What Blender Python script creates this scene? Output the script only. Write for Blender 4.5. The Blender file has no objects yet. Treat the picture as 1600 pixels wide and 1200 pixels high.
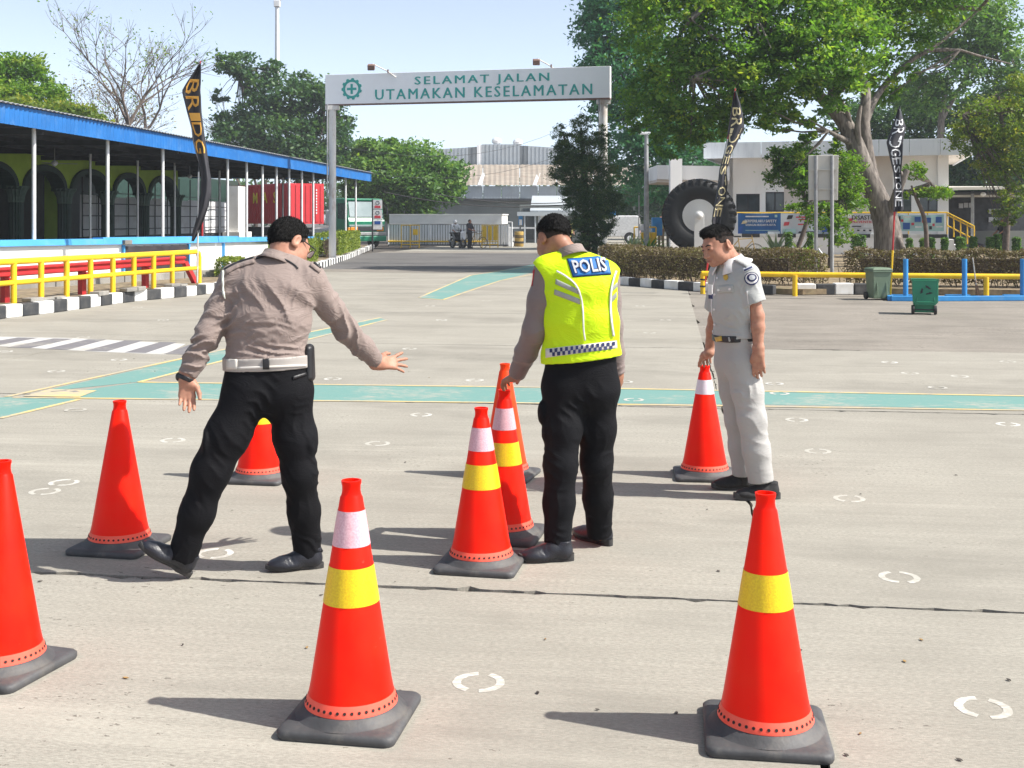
import bpy, bmesh, math, random
import numpy as np
from mathutils import Vector, Matrix, Quaternion
from mathutils.bvhtree import BVHTree
import openvdb as vdb

random.seed(7)
RNG = np.random.default_rng(7)
scene = bpy.context.scene
COL = scene.collection
R = math.radians

# ------------------------------------------------------------------ camera
FPX, HCAM, Y0 = 1850.0, 1.65, 343.0          # focal length in photo pixels, eye height, horizon row
cam_data = bpy.data.cameras.new("Camera")
cam = bpy.data.objects.new("Camera", cam_data)
COL.objects.link(cam)
cam.location = (0, 0, HCAM)
cam.rotation_euler = (R(90), 0, 0)
cam_data.sensor_width = 36.0
cam_data.lens = 36.0 * FPX / 1600.0
cam_data.shift_y = -(600.0 - Y0) / 1600.0
cam_data.clip_start = 0.05
cam_data.clip_end = 3000.0
scene.camera = cam

# ------------------------------------------------------------------ sky and sun
SUN = Vector((0.66, -0.145, 0.76)).normalized()
world = bpy.data.worlds.new("World")
scene.world = world
world.use_nodes = True
wn = world.node_tree.nodes
wl = world.node_tree.links
bg = wn["Background"]
sky = wn.new("ShaderNodeTexSky")
sky.sky_type = 'NISHITA'
sky.sun_disc = False
sky.sun_elevation = math.asin(SUN.z)
sky.sun_rotation = math.atan2(SUN.x, SUN.y)
sky.altitude = 0
sky.air_density = 0.42
sky.dust_density = 1.1
sky.ozone_density = 1.0
hsv = wn.new('ShaderNodeHueSaturation')
hsv.inputs['Saturation'].default_value = 0.6
hsv.inputs['Hue'].default_value = 0.487
wl.new(sky.outputs[0], hsv.inputs['Color'])
wl.new(hsv.outputs[0], bg.inputs[0])
bg.inputs[1].default_value = 0.15
sun_data = bpy.data.lights.new("sun", 'SUN')
sun_data.energy = 3.85
sun_data.angle = R(0.6)
sun_data.color = (1.0, 0.955, 0.88)
sun = bpy.data.objects.new("sun", sun_data)
COL.objects.link(sun)
sun.location = (30, -5, 40)
sun.rotation_euler = SUN.to_track_quat('Z', 'Y').to_euler()

scene.view_settings.view_transform = 'Standard'
scene.view_settings.look = 'None'
scene.view_settings.exposure = 0.98
scene.view_settings.gamma = 1.0
scene.view_settings.use_curve_mapping = False
scene.render.engine = 'CYCLES'
scene.cycles.max_bounces = 4
scene.cycles.transparent_max_bounces = 8
scene.cycles.use_denoising = True

# ------------------------------------------------------------------ measuring: where a point of the photo lies in the place
def P(px, py, Y):
    return Vector(((px - 800.0) * Y / FPX, Y, HCAM - (py - Y0) * Y / FPX))
def G(px, py, z=0.0):
    Y = (HCAM - z) * FPX / (py - Y0)
    return Vector(((px - 800.0) * Y / FPX, Y, z))
TH = R(-7.5)
UX = Vector((math.cos(TH), math.sin(TH), 0)); VX = Vector((-math.sin(TH), math.cos(TH), 0))
def UV(u, v, z=0.0):
    p = UX * u + VX * v
    return Vector((p.x, p.y, z))

# ------------------------------------------------------------------ materials
MATS = {}
def mat(name, c, c2=None, rough=0.7, scale=8.0, detail=4.0, bump=0.0, bscale=60.0, metal=0.0, spec=0.5, stretch=(1, 1, 1),
        lo=0.35, hi=0.65, stain=None, stain_scale=1.5, stain_amt=0.5, coat=0.0, sheen=0.0, wrinkle=0.0):
    m = bpy.data.materials.new(name); m.use_nodes = True
    nt = m.node_tree; n = nt.nodes; l = nt.links
    b = n["Principled BSDF"]
    b.inputs["Roughness"].default_value = rough
    b.inputs["Metallic"].default_value = metal
    b.inputs["Specular IOR Level"].default_value = spec
    if coat: b.inputs["Coat Weight"].default_value = coat
    if sheen:
        b.inputs["Sheen Weight"].default_value = sheen
    tc = n.new("ShaderNodeTexCoord"); mp = n.new("ShaderNodeMapping")
    mp.inputs["Scale"].default_value = stretch
    l.new(tc.outputs["Object"], mp.inputs[0])
    c = tuple(c) + (1,)
    if c2 is None:
        c2 = tuple(min(1, v * 0.82) for v in c[:3])
    c2 = tuple(c2) + (1,)
    nz = n.new("ShaderNodeTexNoise"); nz.inputs["Scale"].default_value = scale; nz.inputs["Detail"].default_value = detail
    l.new(mp.outputs[0], nz.inputs["Vector"])
    rp = n.new("ShaderNodeValToRGB")
    rp.color_ramp.elements[0].position = lo; rp.color_ramp.elements[1].position = hi
    rp.color_ramp.elements[0].color = c2; rp.color_ramp.elements[1].color = c
    l.new(nz.outputs["Fac"], rp.inputs[0])
    out = rp.outputs[0]
    if stain is not None:
        n2 = n.new("ShaderNodeTexNoise"); n2.inputs["Scale"].default_value = stain_scale; n2.inputs["Detail"].default_value = 8
        n2.inputs["Roughness"].default_value = 0.65
        l.new(mp.outputs[0], n2.inputs["Vector"])
        r2 = n.new("ShaderNodeMapRange"); r2.inputs[1].default_value = 0.52; r2.inputs[2].default_value = 0.72
        r2.inputs[4].default_value = stain_amt
        l.new(n2.outputs["Fac"], r2.inputs[0])
        mx = n.new("ShaderNodeMix"); mx.data_type = 'RGBA'
        l.new(r2.outputs[0], mx.inputs[0]); l.new(out, mx.inputs[6]); mx.inputs[7].default_value = tuple(stain) + (1,)
        out = mx.outputs[2]
    l.new(out, b.inputs["Base Color"])
    if bump:
        nb = n.new("ShaderNodeTexNoise"); nb.inputs["Scale"].default_value = bscale; nb.inputs["Detail"].default_value = 3
        l.new(mp.outputs[0], nb.inputs["Vector"])
        bp = n.new("ShaderNodeBump"); bp.inputs["Strength"].default_value = bump; bp.inputs["Distance"].default_value = 0.01
        l.new(nb.outputs["Fac"], bp.inputs["Height"]); l.new(bp.outputs[0], b.inputs["Normal"])
        if wrinkle:
            nw = n.new("ShaderNodeTexNoise"); nw.inputs["Scale"].default_value = 7; nw.inputs["Detail"].default_value = 2; nw.inputs["Distortion"].default_value = 1.6
            mw = n.new("ShaderNodeMapping"); mw.inputs["Scale"].default_value = (1, 1, 1.8); mw.inputs["Rotation"].default_value = (0, .5, 0); l.new(tc.outputs["Object"], mw.inputs[0]); l.new(mw.outputs[0], nw.inputs["Vector"])
            ab = n.new("ShaderNodeMath"); ab.operation = 'PINGPONG'; ab.inputs[1].default_value = .09; l.new(nw.outputs["Fac"], ab.inputs[0])
            b2 = n.new("ShaderNodeBump"); b2.inputs["Strength"].default_value = wrinkle; b2.inputs["Distance"].default_value = .05
            l.new(ab.outputs[0], b2.inputs["Height"]); l.new(b2.outputs[0], bp.inputs["Normal"])
    MATS[name] = m
    return m
def M(name): return MATS[name]

# ------------------------------------------------------------------ mesh building
class MB:
    def __init__(s): s.v = []; s.f = []
    def quad(s, a, b, c, d):
        i = len(s.v); s.v += [tuple(a), tuple(b), tuple(c), tuple(d)]; s.f.append((i, i + 1, i + 2, i + 3)); return s
    def box(s, c, size, rz=0.0, Rm=None):
        c = Vector(c); hx, hy, hz = size[0] / 2, size[1] / 2, size[2] / 2
        Rm = Rm if Rm is not None else Matrix.Rotation(rz, 3, 'Z')
        i = len(s.v)
        for x, y, z in ((-1, -1, -1), (1, -1, -1), (1, 1, -1), (-1, 1, -1), (-1, -1, 1), (1, -1, 1), (1, 1, 1), (-1, 1, 1)):
            s.v.append(tuple(c + Rm @ Vector((x * hx, y * hy, z * hz))))
        for f in ((0, 3, 2, 1), (4, 5, 6, 7), (0, 1, 5, 4), (1, 2, 6, 5), (2, 3, 7, 6), (3, 0, 4, 7)):
            s.f.append(tuple(i + k for k in f))
        return s
    def beam(s, a, b, w, h, up=(0, 0, 1)):
        a = Vector(a); b = Vector(b); d = (b - a); L = d.length; d.normalize()
        up = Vector(up)
        if abs(d.dot(up)) > 0.98: up = Vector((0, 1, 0))
        x = d.cross(up).normalized(); z = x.cross(d)
        Rm = Matrix((x, d, z)).transposed()
        return s.box((a + b) / 2, (w, L, h), Rm=Rm)
    def tube(s, pts, r, n=10, cap=True):
        pts = [Vector(p) for p in pts]; k = len(pts)
        rs = r if hasattr(r, '__len__') else [r] * k
        prev = None; i0 = len(s.v)
        for j in range(k):
            d = (pts[min(j + 1, k - 1)] - pts[max(j - 1, 0)]).normalized()
            if prev is None:
                a = Vector((0, 0, 1)) if abs(d.z) < 0.9 else Vector((1, 0, 0))
                x = d.cross(a).normalized()
            else:
                x = (prev - d * prev.dot(d)).normalized()
            prev = x; y = d.cross(x)
            for q in range(n):
                t = 2 * math.pi * q / n
                s.v.append(tuple(pts[j] + (x * math.cos(t) + y * math.sin(t)) * rs[j]))
        for j in range(k - 1):
            for q in range(n):
                a = i0 + j * n + q; b = i0 + j * n + (q + 1) % n
                s.f.append((a, b, b + n, a + n))
        if cap:
            s.f.append(tuple(i0 + q for q in reversed(range(n))))
            s.f.append(tuple(i0 + (k - 1) * n + q for q in range(n)))
        return s
    def lathe(s, prof, n=24, c=(0, 0, 0), Rm=None, cap=True):
        c = Vector(c); i0 = len(s.v); k = len(prof)
        for r, z in prof:
            for q in range(n):
                t = 2 * math.pi * q / n
                p = Vector((r * math.cos(t), r * math.sin(t), z))
                if Rm is not None: p = Rm @ p
                s.v.append(tuple(c + p))
        for j in range(k - 1):
            for q in range(n):
                a = i0 + j * n + q; b = i0 + j * n + (q + 1) % n
                s.f.append((a, b, b + n, a + n))
        if cap:
            s.f.append(tuple(i0 + q for q in reversed(range(n))))
            s.f.append(tuple(i0 + (k - 1) * n + q for q in range(n)))
        return s
    def slab(s, poly, ext):
        """closed solid: polygon poly (3-D points) pushed along ext"""
        ext = Vector(ext); poly = [Vector(p) for p in poly]; k = len(poly)
        nrm = Vector((0, 0, 0))
        for j in range(k):
            nrm += poly[j].cross(poly[(j + 1) % k])
        if nrm.dot(ext) > 0: poly = poly[::-1]
        i = len(s.v)
        s.v += [tuple(p) for p in poly] + [tuple(p + ext) for p in poly]
        s.f.append(tuple(i + j for j in range(k)))
        s.f.append(tuple(i + k + j for j in reversed(range(k))))
        for j in range(k):
            a = i + j; b = i + (j + 1) % k
            s.f.append((b, a, a + k, b + k))
        return s
    def mesh(s, name):
        me = bpy.data.meshes.new(name)
        me.from_pydata(s.v, [], s.f); me.update()
        return me
    def build(s, name, m, parent=None, **kw):
        return link(name, s.mesh(name), m, parent, **kw)

def smooth_mesh(me, angle=40):
    me.polygons.foreach_set("use_smooth", np.ones(len(me.polygons), dtype=bool))
    try:
        me.set_sharp_from_angle(angle=R(angle))
    except Exception:
        pass

def link(name, me, m, parent=None, label=None, cat=None, group=None, kind=None, smooth=None, bevel=0.0, seg=2, world=False, plabel=None):
    o = bpy.data.objects.new(name, me)
    COL.objects.link(o)
    if m is not None and not me.materials:
        me.materials.append(MATS[m] if isinstance(m, str) else m)
    if smooth: smooth_mesh(me, smooth if smooth is not True else 40)
    if bevel:
        b = o.modifiers.new("bevel", 'BEVEL'); b.width = bevel; b.segments = seg; b.limit_method = 'ANGLE'; b.angle_limit = R(35)
    if parent is not None:
        o.parent = parent
        if world and parent.parent is None and parent.type == 'EMPTY':
            o.matrix_parent_inverse = parent.matrix_basis.inverted()
    tag(o, label, cat, group, kind)
    if plabel: o["label"] = plabel
    return o
def tag(o, label=None, cat=None, group=None, kind=None):
    if label: o["label"] = label
    if cat: o["category"] = cat
    if group: o["group"] = group
    if kind: o["kind"] = kind
    return o
def thing(name, label, cat, loc=(0, 0, 0), rz=0.0, group=None, kind=None):
    o = bpy.data.objects.new(name, None); COL.objects.link(o)
    o.empty_display_size = 0.1
    o.location = (tuple(loc) + (0,))[:3]; o.rotation_euler = (0, 0, rz)
    return tag(o, label, cat, group, kind)
def copy_tree(o, parent=None):
    c = o.copy(); COL.objects.link(c); c.parent = parent
    if parent is not None: c.matrix_parent_inverse = o.matrix_parent_inverse.copy()
    for ch in list(o.children): copy_tree(ch, c)
    return c

TEXT_CACHE = {}
def text_geo(s, size=1.0, extrude=0.01, fat=0.0, spacing=1.0, align='CENTER', res=2):
    key = (s, size, extrude, fat, spacing, align, res)
    if key in TEXT_CACHE: return TEXT_CACHE[key]
    cu = bpy.data.curves.new("text", 'FONT'); cu.body = s; cu.size = size; cu.extrude = extrude; cu.offset = fat
    cu.space_character = spacing; cu.align_x = align; cu.align_y = 'CENTER'; cu.resolution_u = res
    ob = bpy.data.objects.new("text", cu)
    COL.objects.link(ob)
    me = bpy.data.meshes.new_from_object(ob.evaluated_get(bpy.context.evaluated_depsgraph_get()))
    v = [tuple(x.co) for x in me.vertices]; f = [tuple(p.vertices) for p in me.polygons]
    bpy.data.objects.remove(ob); bpy.data.curves.remove(cu); bpy.data.meshes.remove(me)
    TEXT_CACHE[key] = (v, f)
    return v, f
def bold_text(mb, v, f, place, step):
    """heavier strokes: the lettering laid down three times, each a hair above the last"""
    for k, dx in enumerate((-step, step, 0)):
        i = len(mb.v); mb.v += [tuple(place(a[0] + dx, a[1], a[2] + .0012 * k)) for a in v]; mb.f += [tuple(i + j for j in q) for q in f]
    return mb
def put_text(mb, s, o, xd, yd, size, extrude=0.006, fat=0.0, spacing=1.0, align='CENTER', xs=1.0, fn=None):
    v, f = text_geo(s, size, extrude, fat, spacing, align)
    xd = Vector(xd).normalized(); yd = Vector(yd).normalized(); zd = xd.cross(yd); o = Vector(o)
    i = len(mb.v)
    for a in v:
        if fn: mb.v.append(tuple(fn(a)))
        else: mb.v.append(tuple(o + xd * a[0] * xs + yd * a[1] + zd * a[2]))
    mb.f += [tuple(i + k for k in q) for q in f]
    return mb

def quads_mesh(name, verts, tint=None):
    """verts: (N,4,3) array -> mesh of N loose quads, tint: (N,) face attribute"""
    n = len(verts)
    me = bpy.data.meshes.new(name)
    me.vertices.add(n * 4); me.loops.add(n * 4); me.polygons.add(n)
    me.vertices.foreach_set("co", verts.astype(np.float32).ravel())
    me.loops.foreach_set("vertex_index", np.arange(n * 4, dtype=np.int32))
    me.polygons.foreach_set("loop_start", np.arange(0, n * 4, 4, dtype=np.int32))
    me.polygons.foreach_set("loop_total", np.full(n, 4, dtype=np.int32))
    me.update(calc_edges=True)
    if tint is not None:
        at = me.attributes.new("tint", 'FLOAT', 'FACE')
        at.data.foreach_set("value", tint.astype(np.float32))
    return me
# ------------------------------------------------------------------ materials of the place
def concrete_mat(name, light, dark, brush=0.5, pits=1.0):
    m = bpy.data.materials.new(name); m.use_nodes = True
    nt = m.node_tree; n = nt.nodes; l = nt.links; b = n["Principled BSDF"]
    b.inputs["Roughness"].default_value = 0.9; b.inputs["Specular IOR Level"].default_value = 0.25
    tc = n.new("ShaderNodeTexCoord")
    rot = n.new("ShaderNodeMapping"); rot.inputs["Rotation"].default_value = (0, 0, -TH)
    l.new(tc.outputs["Object"], rot.inputs[0])
    def noise(scale, detail=5, rough=0.6, st=(1, 1, 1), dist=0.0):
        mp = n.new("ShaderNodeMapping"); mp.inputs["Scale"].default_value = st
        l.new(rot.outputs[0], mp.inputs[0])
        z = n.new("ShaderNodeTexNoise"); z.inputs["Scale"].default_value = scale; z.inputs["Detail"].default_value = detail
        z.inputs["Roughness"].default_value = rough; z.inputs["Distortion"].default_value = dist
        l.new(mp.outputs[0], z.inputs["Vector"]); return z.outputs["Fac"]
    def ramp(fac, a, b_, ca, cb):
        r = n.new("ShaderNodeMapRange"); r.inputs[1].default_value = a; r.inputs[2].default_value = b_
        r.inputs[3].default_value = ca; r.inputs[4].default_value = cb; l.new(fac, r.inputs[0]); return r.outputs[0]
    def mix(fac, c1, c2):
        x = n.new("ShaderNodeMix"); x.data_type = 'RGBA'
        l.new(fac, x.inputs[0])
        for i, c in ((6, c1), (7, c2)):
            if isinstance(c, tuple): x.inputs[i].default_value = c + (1,)
            else: l.new(c, x.inputs[i])
        return x.outputs[2]
    big = noise(0.7, 5, 0.65)
    base = mix(ramp(big, 0.32, 0.68, 0, 1), dark, light)
    streak = noise(3.0, 4, 0.7, (0.35, 9.0, 1))
    base = mix(ramp(streak, 0.35, 0.62, 0.5 * brush, 0), base, tuple(v * 0.62 for v in dark))
    fine = noise(90, 2, 0.6, (0.5, 1.2, 1))
    base = mix(ramp(fine, 0.35, 0.65, 0.55, 0), base, tuple(v * 0.6 for v in dark))
    trail = noise(0.9, 4, 0.65, (0.16, 2.6, 1))
    base = mix(ramp(trail, 0.5, 0.72, 0, 0.28), base, tuple(v * 0.66 for v in dark))
    base = mix(ramp(trail, 0.42, 0.28, 0, 0.3), base, tuple(min(1, v * 1.2) for v in light))
    stain = noise(0.3, 5, 0.74, (0.8, 1.6, 1), 0.0)
    base = mix(ramp(stain, 0.5, 0.68, 0, 0.75), base, tuple(v * 0.62 for v in dark))
    base = mix(ramp(stain, 0.36, 0.26, 0, 0.4), base, (0.24, 0.225, 0.13))
    agg = noise(260, 2, 0.6)
    base = mix(ramp(agg, 0.56, 0.7, 0, 0.5), base, tuple(v * 0.5 for v in dark))
    base = mix(ramp(agg, 0.4, 0.3, 0, 0.4), base, tuple(min(1, v * 1.35) for v in light))
    # pits and little dark chips, thicker in worn patches
    vo = n.new("ShaderNodeTexVoronoi"); vo.inputs["Scale"].default_value = 30; vo.inputs["Randomness"].default_value = 1
    mpv = n.new("ShaderNodeMapping"); mpv.inputs["Scale"].default_value = (0.8, 1.3, 1)
    l.new(rot.outputs[0], mpv.inputs[0])
    dv = n.new('ShaderNodeTexNoise'); dv.inputs['Scale'].default_value = 55; dv.inputs['Detail'].default_value = 1; l.new(rot.outputs[0], dv.inputs['Vector'])
    dm = n.new('ShaderNodeVectorMath'); dm.operation = 'MULTIPLY_ADD'; dm.inputs[1].default_value = (.05, .03, 0); l.new(dv.outputs['Color'], dm.inputs[0]); l.new(mpv.outputs[0], dm.inputs[2]); l.new(dm.outputs[0], vo.inputs['Vector'])
    worn = ramp(big, 0.48, 0.64, 0.05, 0.3 * pits)
    sz = n.new("ShaderNodeSeparateColor"); l.new(vo.outputs["Color"], sz.inputs[0])
    pm = n.new("ShaderNodeMath"); pm.operation = 'MULTIPLY'; l.new(sz.outputs[0], pm.inputs[0]); l.new(worn, pm.inputs[1])
    lt = n.new("ShaderNodeMath"); lt.operation = 'LESS_THAN'; l.new(vo.outputs["Distance"], lt.inputs[0]); l.new(pm.outputs[0], lt.inputs[1])
    am = n.new("ShaderNodeMath"); am.operation = 'MULTIPLY'; l.new(lt.outputs[0], am.inputs[0]); am.inputs[1].default_value = 0.7
    base = mix(am.outputs[0], base, (0.10, 0.085, 0.07))
    l.new(base, b.inputs["Base Color"])
    hs = n.new("ShaderNodeMath"); hs.operation = 'MULTIPLY_ADD'; l.new(fine, hs.inputs[0]); hs.inputs[1].default_value = 0.6; l.new(streak, hs.inputs[2])
    h2 = n.new("ShaderNodeMath"); h2.operation = 'SUBTRACT'; l.new(hs.outputs[0], h2.inputs[0]); l.new(lt.outputs[0], h2.inputs[1])
    bp = n.new("ShaderNodeBump"); bp.inputs["Strength"].default_value = 0.35; bp.inputs["Distance"].default_value = 0.006
    l.new(h2.outputs[0], bp.inputs["Height"]); l.new(bp.outputs[0], b.inputs["Normal"])
    MATS[name] = m
def paint_mat(name, c, worn=0.35, under=(0.36, 0.34, 0.29), scale=14):
    """road paint worn through to the concrete in streaks"""
    m = bpy.data.materials.new(name); m.use_nodes = True
    nt = m.node_tree; n = nt.nodes; l = nt.links; b = n["Principled BSDF"]
    b.inputs["Roughness"].default_value = 0.85; b.inputs["Specular IOR Level"].default_value = 0.25
    tc = n.new("ShaderNodeNewGeometry"); mp = n.new("ShaderNodeMapping")
    mp.inputs["Rotation"].default_value = (0, 0, -TH); mp.inputs["Scale"].default_value = (0.5, 1.6, 1)
    l.new(tc.outputs["Position"], mp.inputs[0])
    a = n.new("ShaderNodeTexNoise"); a.inputs["Scale"].default_value = scale; a.inputs["Detail"].default_value = 8; a.inputs["Roughness"].default_value = 0.75
    c_ = n.new("ShaderNodeTexNoise"); c_.inputs["Scale"].default_value = 1.2; c_.inputs["Detail"].default_value = 4
    l.new(mp.outputs[0], a.inputs["Vector"]); l.new(tc.outputs["Position"], c_.inputs["Vector"])
    ad = n.new("ShaderNodeMath"); ad.operation = 'ADD'; l.new(a.outputs["Fac"], ad.inputs[0])
    s2 = n.new("ShaderNodeMath"); s2.operation = 'MULTIPLY'; l.new(c_.outputs["Fac"], s2.inputs[0]); s2.inputs[1].default_value = 0.6
    l.new(s2.outputs[0], ad.inputs[1])
    r = n.new("ShaderNodeMapRange"); r.inputs[1].default_value = 0.98 - worn * 0.5; r.inputs[2].default_value = 1.12 - worn * 0.5
    r.inputs[3].default_value = 0.0; r.inputs[4].default_value = 0.85
    l.new(ad.outputs[0], r.inputs[0])
    x = n.new("ShaderNodeMix"); x.data_type = 'RGBA'; l.new(r.outputs[0], x.inputs[0])
    x.inputs[6].default_value = tuple(c) + (1,); x.inputs[7].default_value = tuple(under) + (1,)
    l.new(x.outputs[2], b.inputs["Base Color"])
    MATS[name] = m

concrete_mat("concrete_slab", (0.405, 0.382, 0.328), (0.315, 0.295, 0.252))
concrete_mat("concrete_kerb", (0.42, 0.40, 0.36), (0.25, 0.24, 0.22))
concrete_mat("asphalt_worn", (0.36, 0.325, 0.28), (0.235, 0.212, 0.182), 0.8, 2.0)
concrete_mat("asphalt_dark", (0.19, 0.182, 0.175), (0.125, 0.12, 0.117), 0.6, 0.5)
paint_mat("paint_teal", (0.145, 0.275, 0.25), 0.28)
paint_mat("paint_yellow_line", (0.62, 0.47, 0.20), 0.5)
paint_mat("paint_white", (0.50, 0.49, 0.475), 0.35)
paint_mat("paint_ring", (0.60, 0.59, 0.56), 0.6, scale=40)
paint_mat("paint_black_stripe", (0.17, 0.163, 0.172), 0.3)
mat("joint_dirt", (0.10, 0.085, 0.07), (0.04, 0.035, 0.03), 0.95, 30)
mat("dry_litter", (0.35,0.22,0.08),(0.2,0.12,0.05),0.9,30)
mat("soil", (0.30, 0.23, 0.14), (0.13, 0.095, 0.06), 0.95, 5, 8, 0.6, 30, stain=(0.13, 0.14, 0.05), stain_scale=1.2)
mat("kerb_white", (0.80, 0.80, 0.79), (0.66, 0.65, 0.62), 0.75, 4, 6, 0.25, 70, stain=(0.36, 0.34, 0.30), stain_scale=3, stain_amt=0.55)
mat("kerb_black", (0.028, 0.031, 0.036), (0.055, 0.055, 0.055), 0.75, 5, 6, 0.25, 70, stain=(0.16, 0.15, 0.14), stain_scale=4, stain_amt=0.4)
mat("yellow_paint", (0.86, 0.55, 0.012), (0.74, 0.45, 0.01), 0.42, 3, 5, 0.05, 40, stain=(0.35, 0.2, 0.04), stain_scale=7, stain_amt=0.3)
mat("blue_paint", (0.03, 0.27, 0.62), (0.02, 0.2, 0.5), 0.5, 3, 5, stain=(0.2, 0.25, 0.3), stain_scale=6, stain_amt=0.3)
mat("red_paint", (0.52, 0.03, 0.03), (0.36, 0.02, 0.025), 0.5, 3, 5, stain=(0.25, 0.03, 0.03), stain_scale=5, stain_amt=0.4)
mat("white_metal", (0.74, 0.75, 0.76), (0.62, 0.63, 0.64), 0.5, 3, 5, stain=(0.42, 0.33, 0.26), stain_scale=5, stain_amt=0.25)
mat("dark_metal", (0.05, 0.055, 0.06), (0.03, 0.03, 0.035), 0.5, 5)
mat("grey_metal", (0.33, 0.34, 0.34), (0.24, 0.245, 0.25), 0.5, 5, stain=(0.2, 0.14, 0.1), stain_scale=6, stain_amt=0.3)
mat("white_wall", (0.80, 0.79, 0.76), (0.72, 0.71, 0.68), 0.85, 1.5, 6, 0.08, 60, stain=(0.52, 0.49, 0.43), stain_scale=1.0, stain_amt=0.35)
mat("rubber_black", (0.022, 0.022, 0.023), (0.035, 0.033, 0.031), 0.7, 6, 5, 0.1, 80)

# ------------------------------------------------------------------ the ground
ground = MB()
ground.quad((-1500, -60, -0.03), (1500, -60, -0.03), (1500, 2500, -0.03), (-1500, 2500, -0.03))
ground_o = ground.build("ground", "joint_dirt", kind="structure")
tag(ground_o, "earth and old paving under the whole yard")
apron = MB().slab([UV(-14, 60.06), UV(40, 60.06), UV(40, 160), UV(-14, 160)], (0, 0, -0.02)).build("far_apron", "concrete_slab", kind="structure")
wob = lambda u, v: UV(u + .05 * math.sin(v * 1.7) + .03 * math.sin(v * 5.3), v + .05 * math.sin(u * 1.3) + .04 * math.sin(u * 3.9), -.004)
rd = MB().slab([UV(-14.5, 36.05, -.004), UV(0.44, 36.05, -.004)] + [wob(.44, 36 - k * .4) for k in range(1, 51)] + [wob(.44 + k * .4, 15.4) for k in range(60)] + [UV(45, 15.4, -.004), UV(45, 34, -.004), UV(34, 60, -.004), UV(-14.5, 60, -.004)], (0, 0, -0.02))
road_o = rd.build("asphalt_road", "asphalt_worn", kind="structure")
rd2 = MB().slab([UV(-14.5, 38.2), UV(10, 39.6), UV(24, 41), UV(24, 57), UV(-14.5, 57.5)], (0, 0, -0.002)).build("asphalt_resurfacing", "asphalt_dark", kind="structure")

plaza = thing("plaza", "pale brushed concrete slabs of the practice yard", None, kind="structure")
UE = [-31, -23, -15.6, -7.7, 0.47, 8.4, 16.4, 25]
VE = [-3.5, 5.2, 10.5, 15.37, 20.6, 25.8, 31, 36]
def ragged(a, b, inset, out, seed):
    """edge of a slab from a to b, its arris chipped a little"""
    rr = random.Random(seed); d = b - a; L = d.length; k = max(2, int(L / 0.05)); pts = []
    w = 0.0
    for i in range(k):
        t = i / k
        w = 0.75 * w + rr.uniform(-0.006, 0.008)
        chip = rr.uniform(0.006, 0.034) if rr.random() < 0.09 else 0
        off = inset + max(0, w) + chip
        if i == 0: off = inset
        pts.append(a + d * t + out * off)
    return pts
for i in range(len(UE) - 1):
    for j in range(len(VE) - 1):
        if i >= 4 and j >= 3: continue
        if abs((UE[i] + UE[i + 1]) / 2) > 12 and j > 3: continue
        c = [UV(UE[i], VE[j]), UV(UE[i + 1], VE[j]), UV(UE[i + 1], VE[j + 1]), UV(UE[i], VE[j + 1])]
        near = j <= 2 and 2 <= i <= 5
        if near:
            poly = []
            ins = 0.007
            for k in range(4):
                nn = [VX, -UX, -VX, UX][k]
                e = ragged(c[k], c[(k + 1) % 4], 0.009 if abs(nn.y) > .5 else 0.002, nn, i * 97 + j * 31 + k)
                e[0] = c[k] + ([VX, -UX, -VX, UX][k] + [VX, -UX, -VX, UX][k - 1]) * ins
                poly += e
        else:
            poly = [c[0] + (UX + VX) * .008, c[1] + (VX - UX) * .008, c[2] - (UX + VX) * .008, c[3] + (UX - VX) * .008]
        mb = MB(); mb.slab(poly, (0, 0, -0.026))
        o = mb.build("concrete_slab", "concrete_slab", plaza)

def sheet(name, pts, m, z, parent):
    mb = MB(); mb.slab([Vector((p[0], p[1], z * .4 - 0.0012)) for p in pts], (0, 0, 0.0012)); return mb.build(name, m, parent)
def strip(name, a, b, w, m, z, parent):
    a = Vector((a[0], a[1], 0)); b = Vector((b[0], b[1], 0)); d = (b - a).normalized(); nrm = Vector((-d.y, d.x, 0)) * w / 2
    return sheet(name, [a - nrm, b - nrm, b + nrm, a + nrm], m, z, parent)
# teal walking lanes with yellow edges
g = lambda x, y: G(x, y)
cross_lane = [g(215, 598), g(560, 602), g(900, 607), g(1600, 619), g(1900, 626), g(1900, 646), g(1600, 640), g(1180, 632), g(770, 629), g(128, 622.5), g(75, 617)]
sheet("walkway_paint", cross_lane, "paint_teal", .004, plaza)
diag = [g(60, 613), g(340, 549.5), g(480, 520), g(592, 497), g(604, 500), g(480, 531), g(350, 563), g(216, 597)]
sheet("walkway_paint", diag, "paint_teal", .008, plaza)
sheet("walkway_paint", [g(-60, 626), g(15, 620.5), g(112, 621.5), g(118, 624), g(0, 653), g(-200, 702)], "paint_teal", .004, plaza)
sheet("walkway_paint", [g(655, 466), g(692, 468), g(735, 452), g(781, 438), g(838, 424), g(905, 414), g(905, 406), g(835, 413), g(735, 431), g(700, 444)], "paint_teal", .004, plaza)
for a, b in (((10, 620.5), (345, 547.5)), ((345, 547.5), (595, 496.5)), ((217, 597.5), (352, 563)), ((352, 563), (604, 500)),
             ((217, 597.7), (900, 606.5)), ((900, 606.5), (1700, 621)), ((0, 654), (124, 624.5)), ((20, 621.5), (770, 629.5)), ((770, 629.5), (1700, 643)),
             ((655, 465), (735, 430.5)), ((735, 430.5), (905, 405.5)), ((692, 468.5), (782, 438.5)), ((782, 438.5), (905, 414.5)), ((655, 465.5), (692, 468.5))):
    strip("lane_edge_line", g(*a), g(*b), 0.055, "paint_yellow_line", .013, plaza)
box_pts = [g(78, 609), g(151, 611), g(124, 621.2), g(36, 620)]
sheet("yellow_box_paint", box_pts, "paint_yellow_line", .017, plaza)
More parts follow.
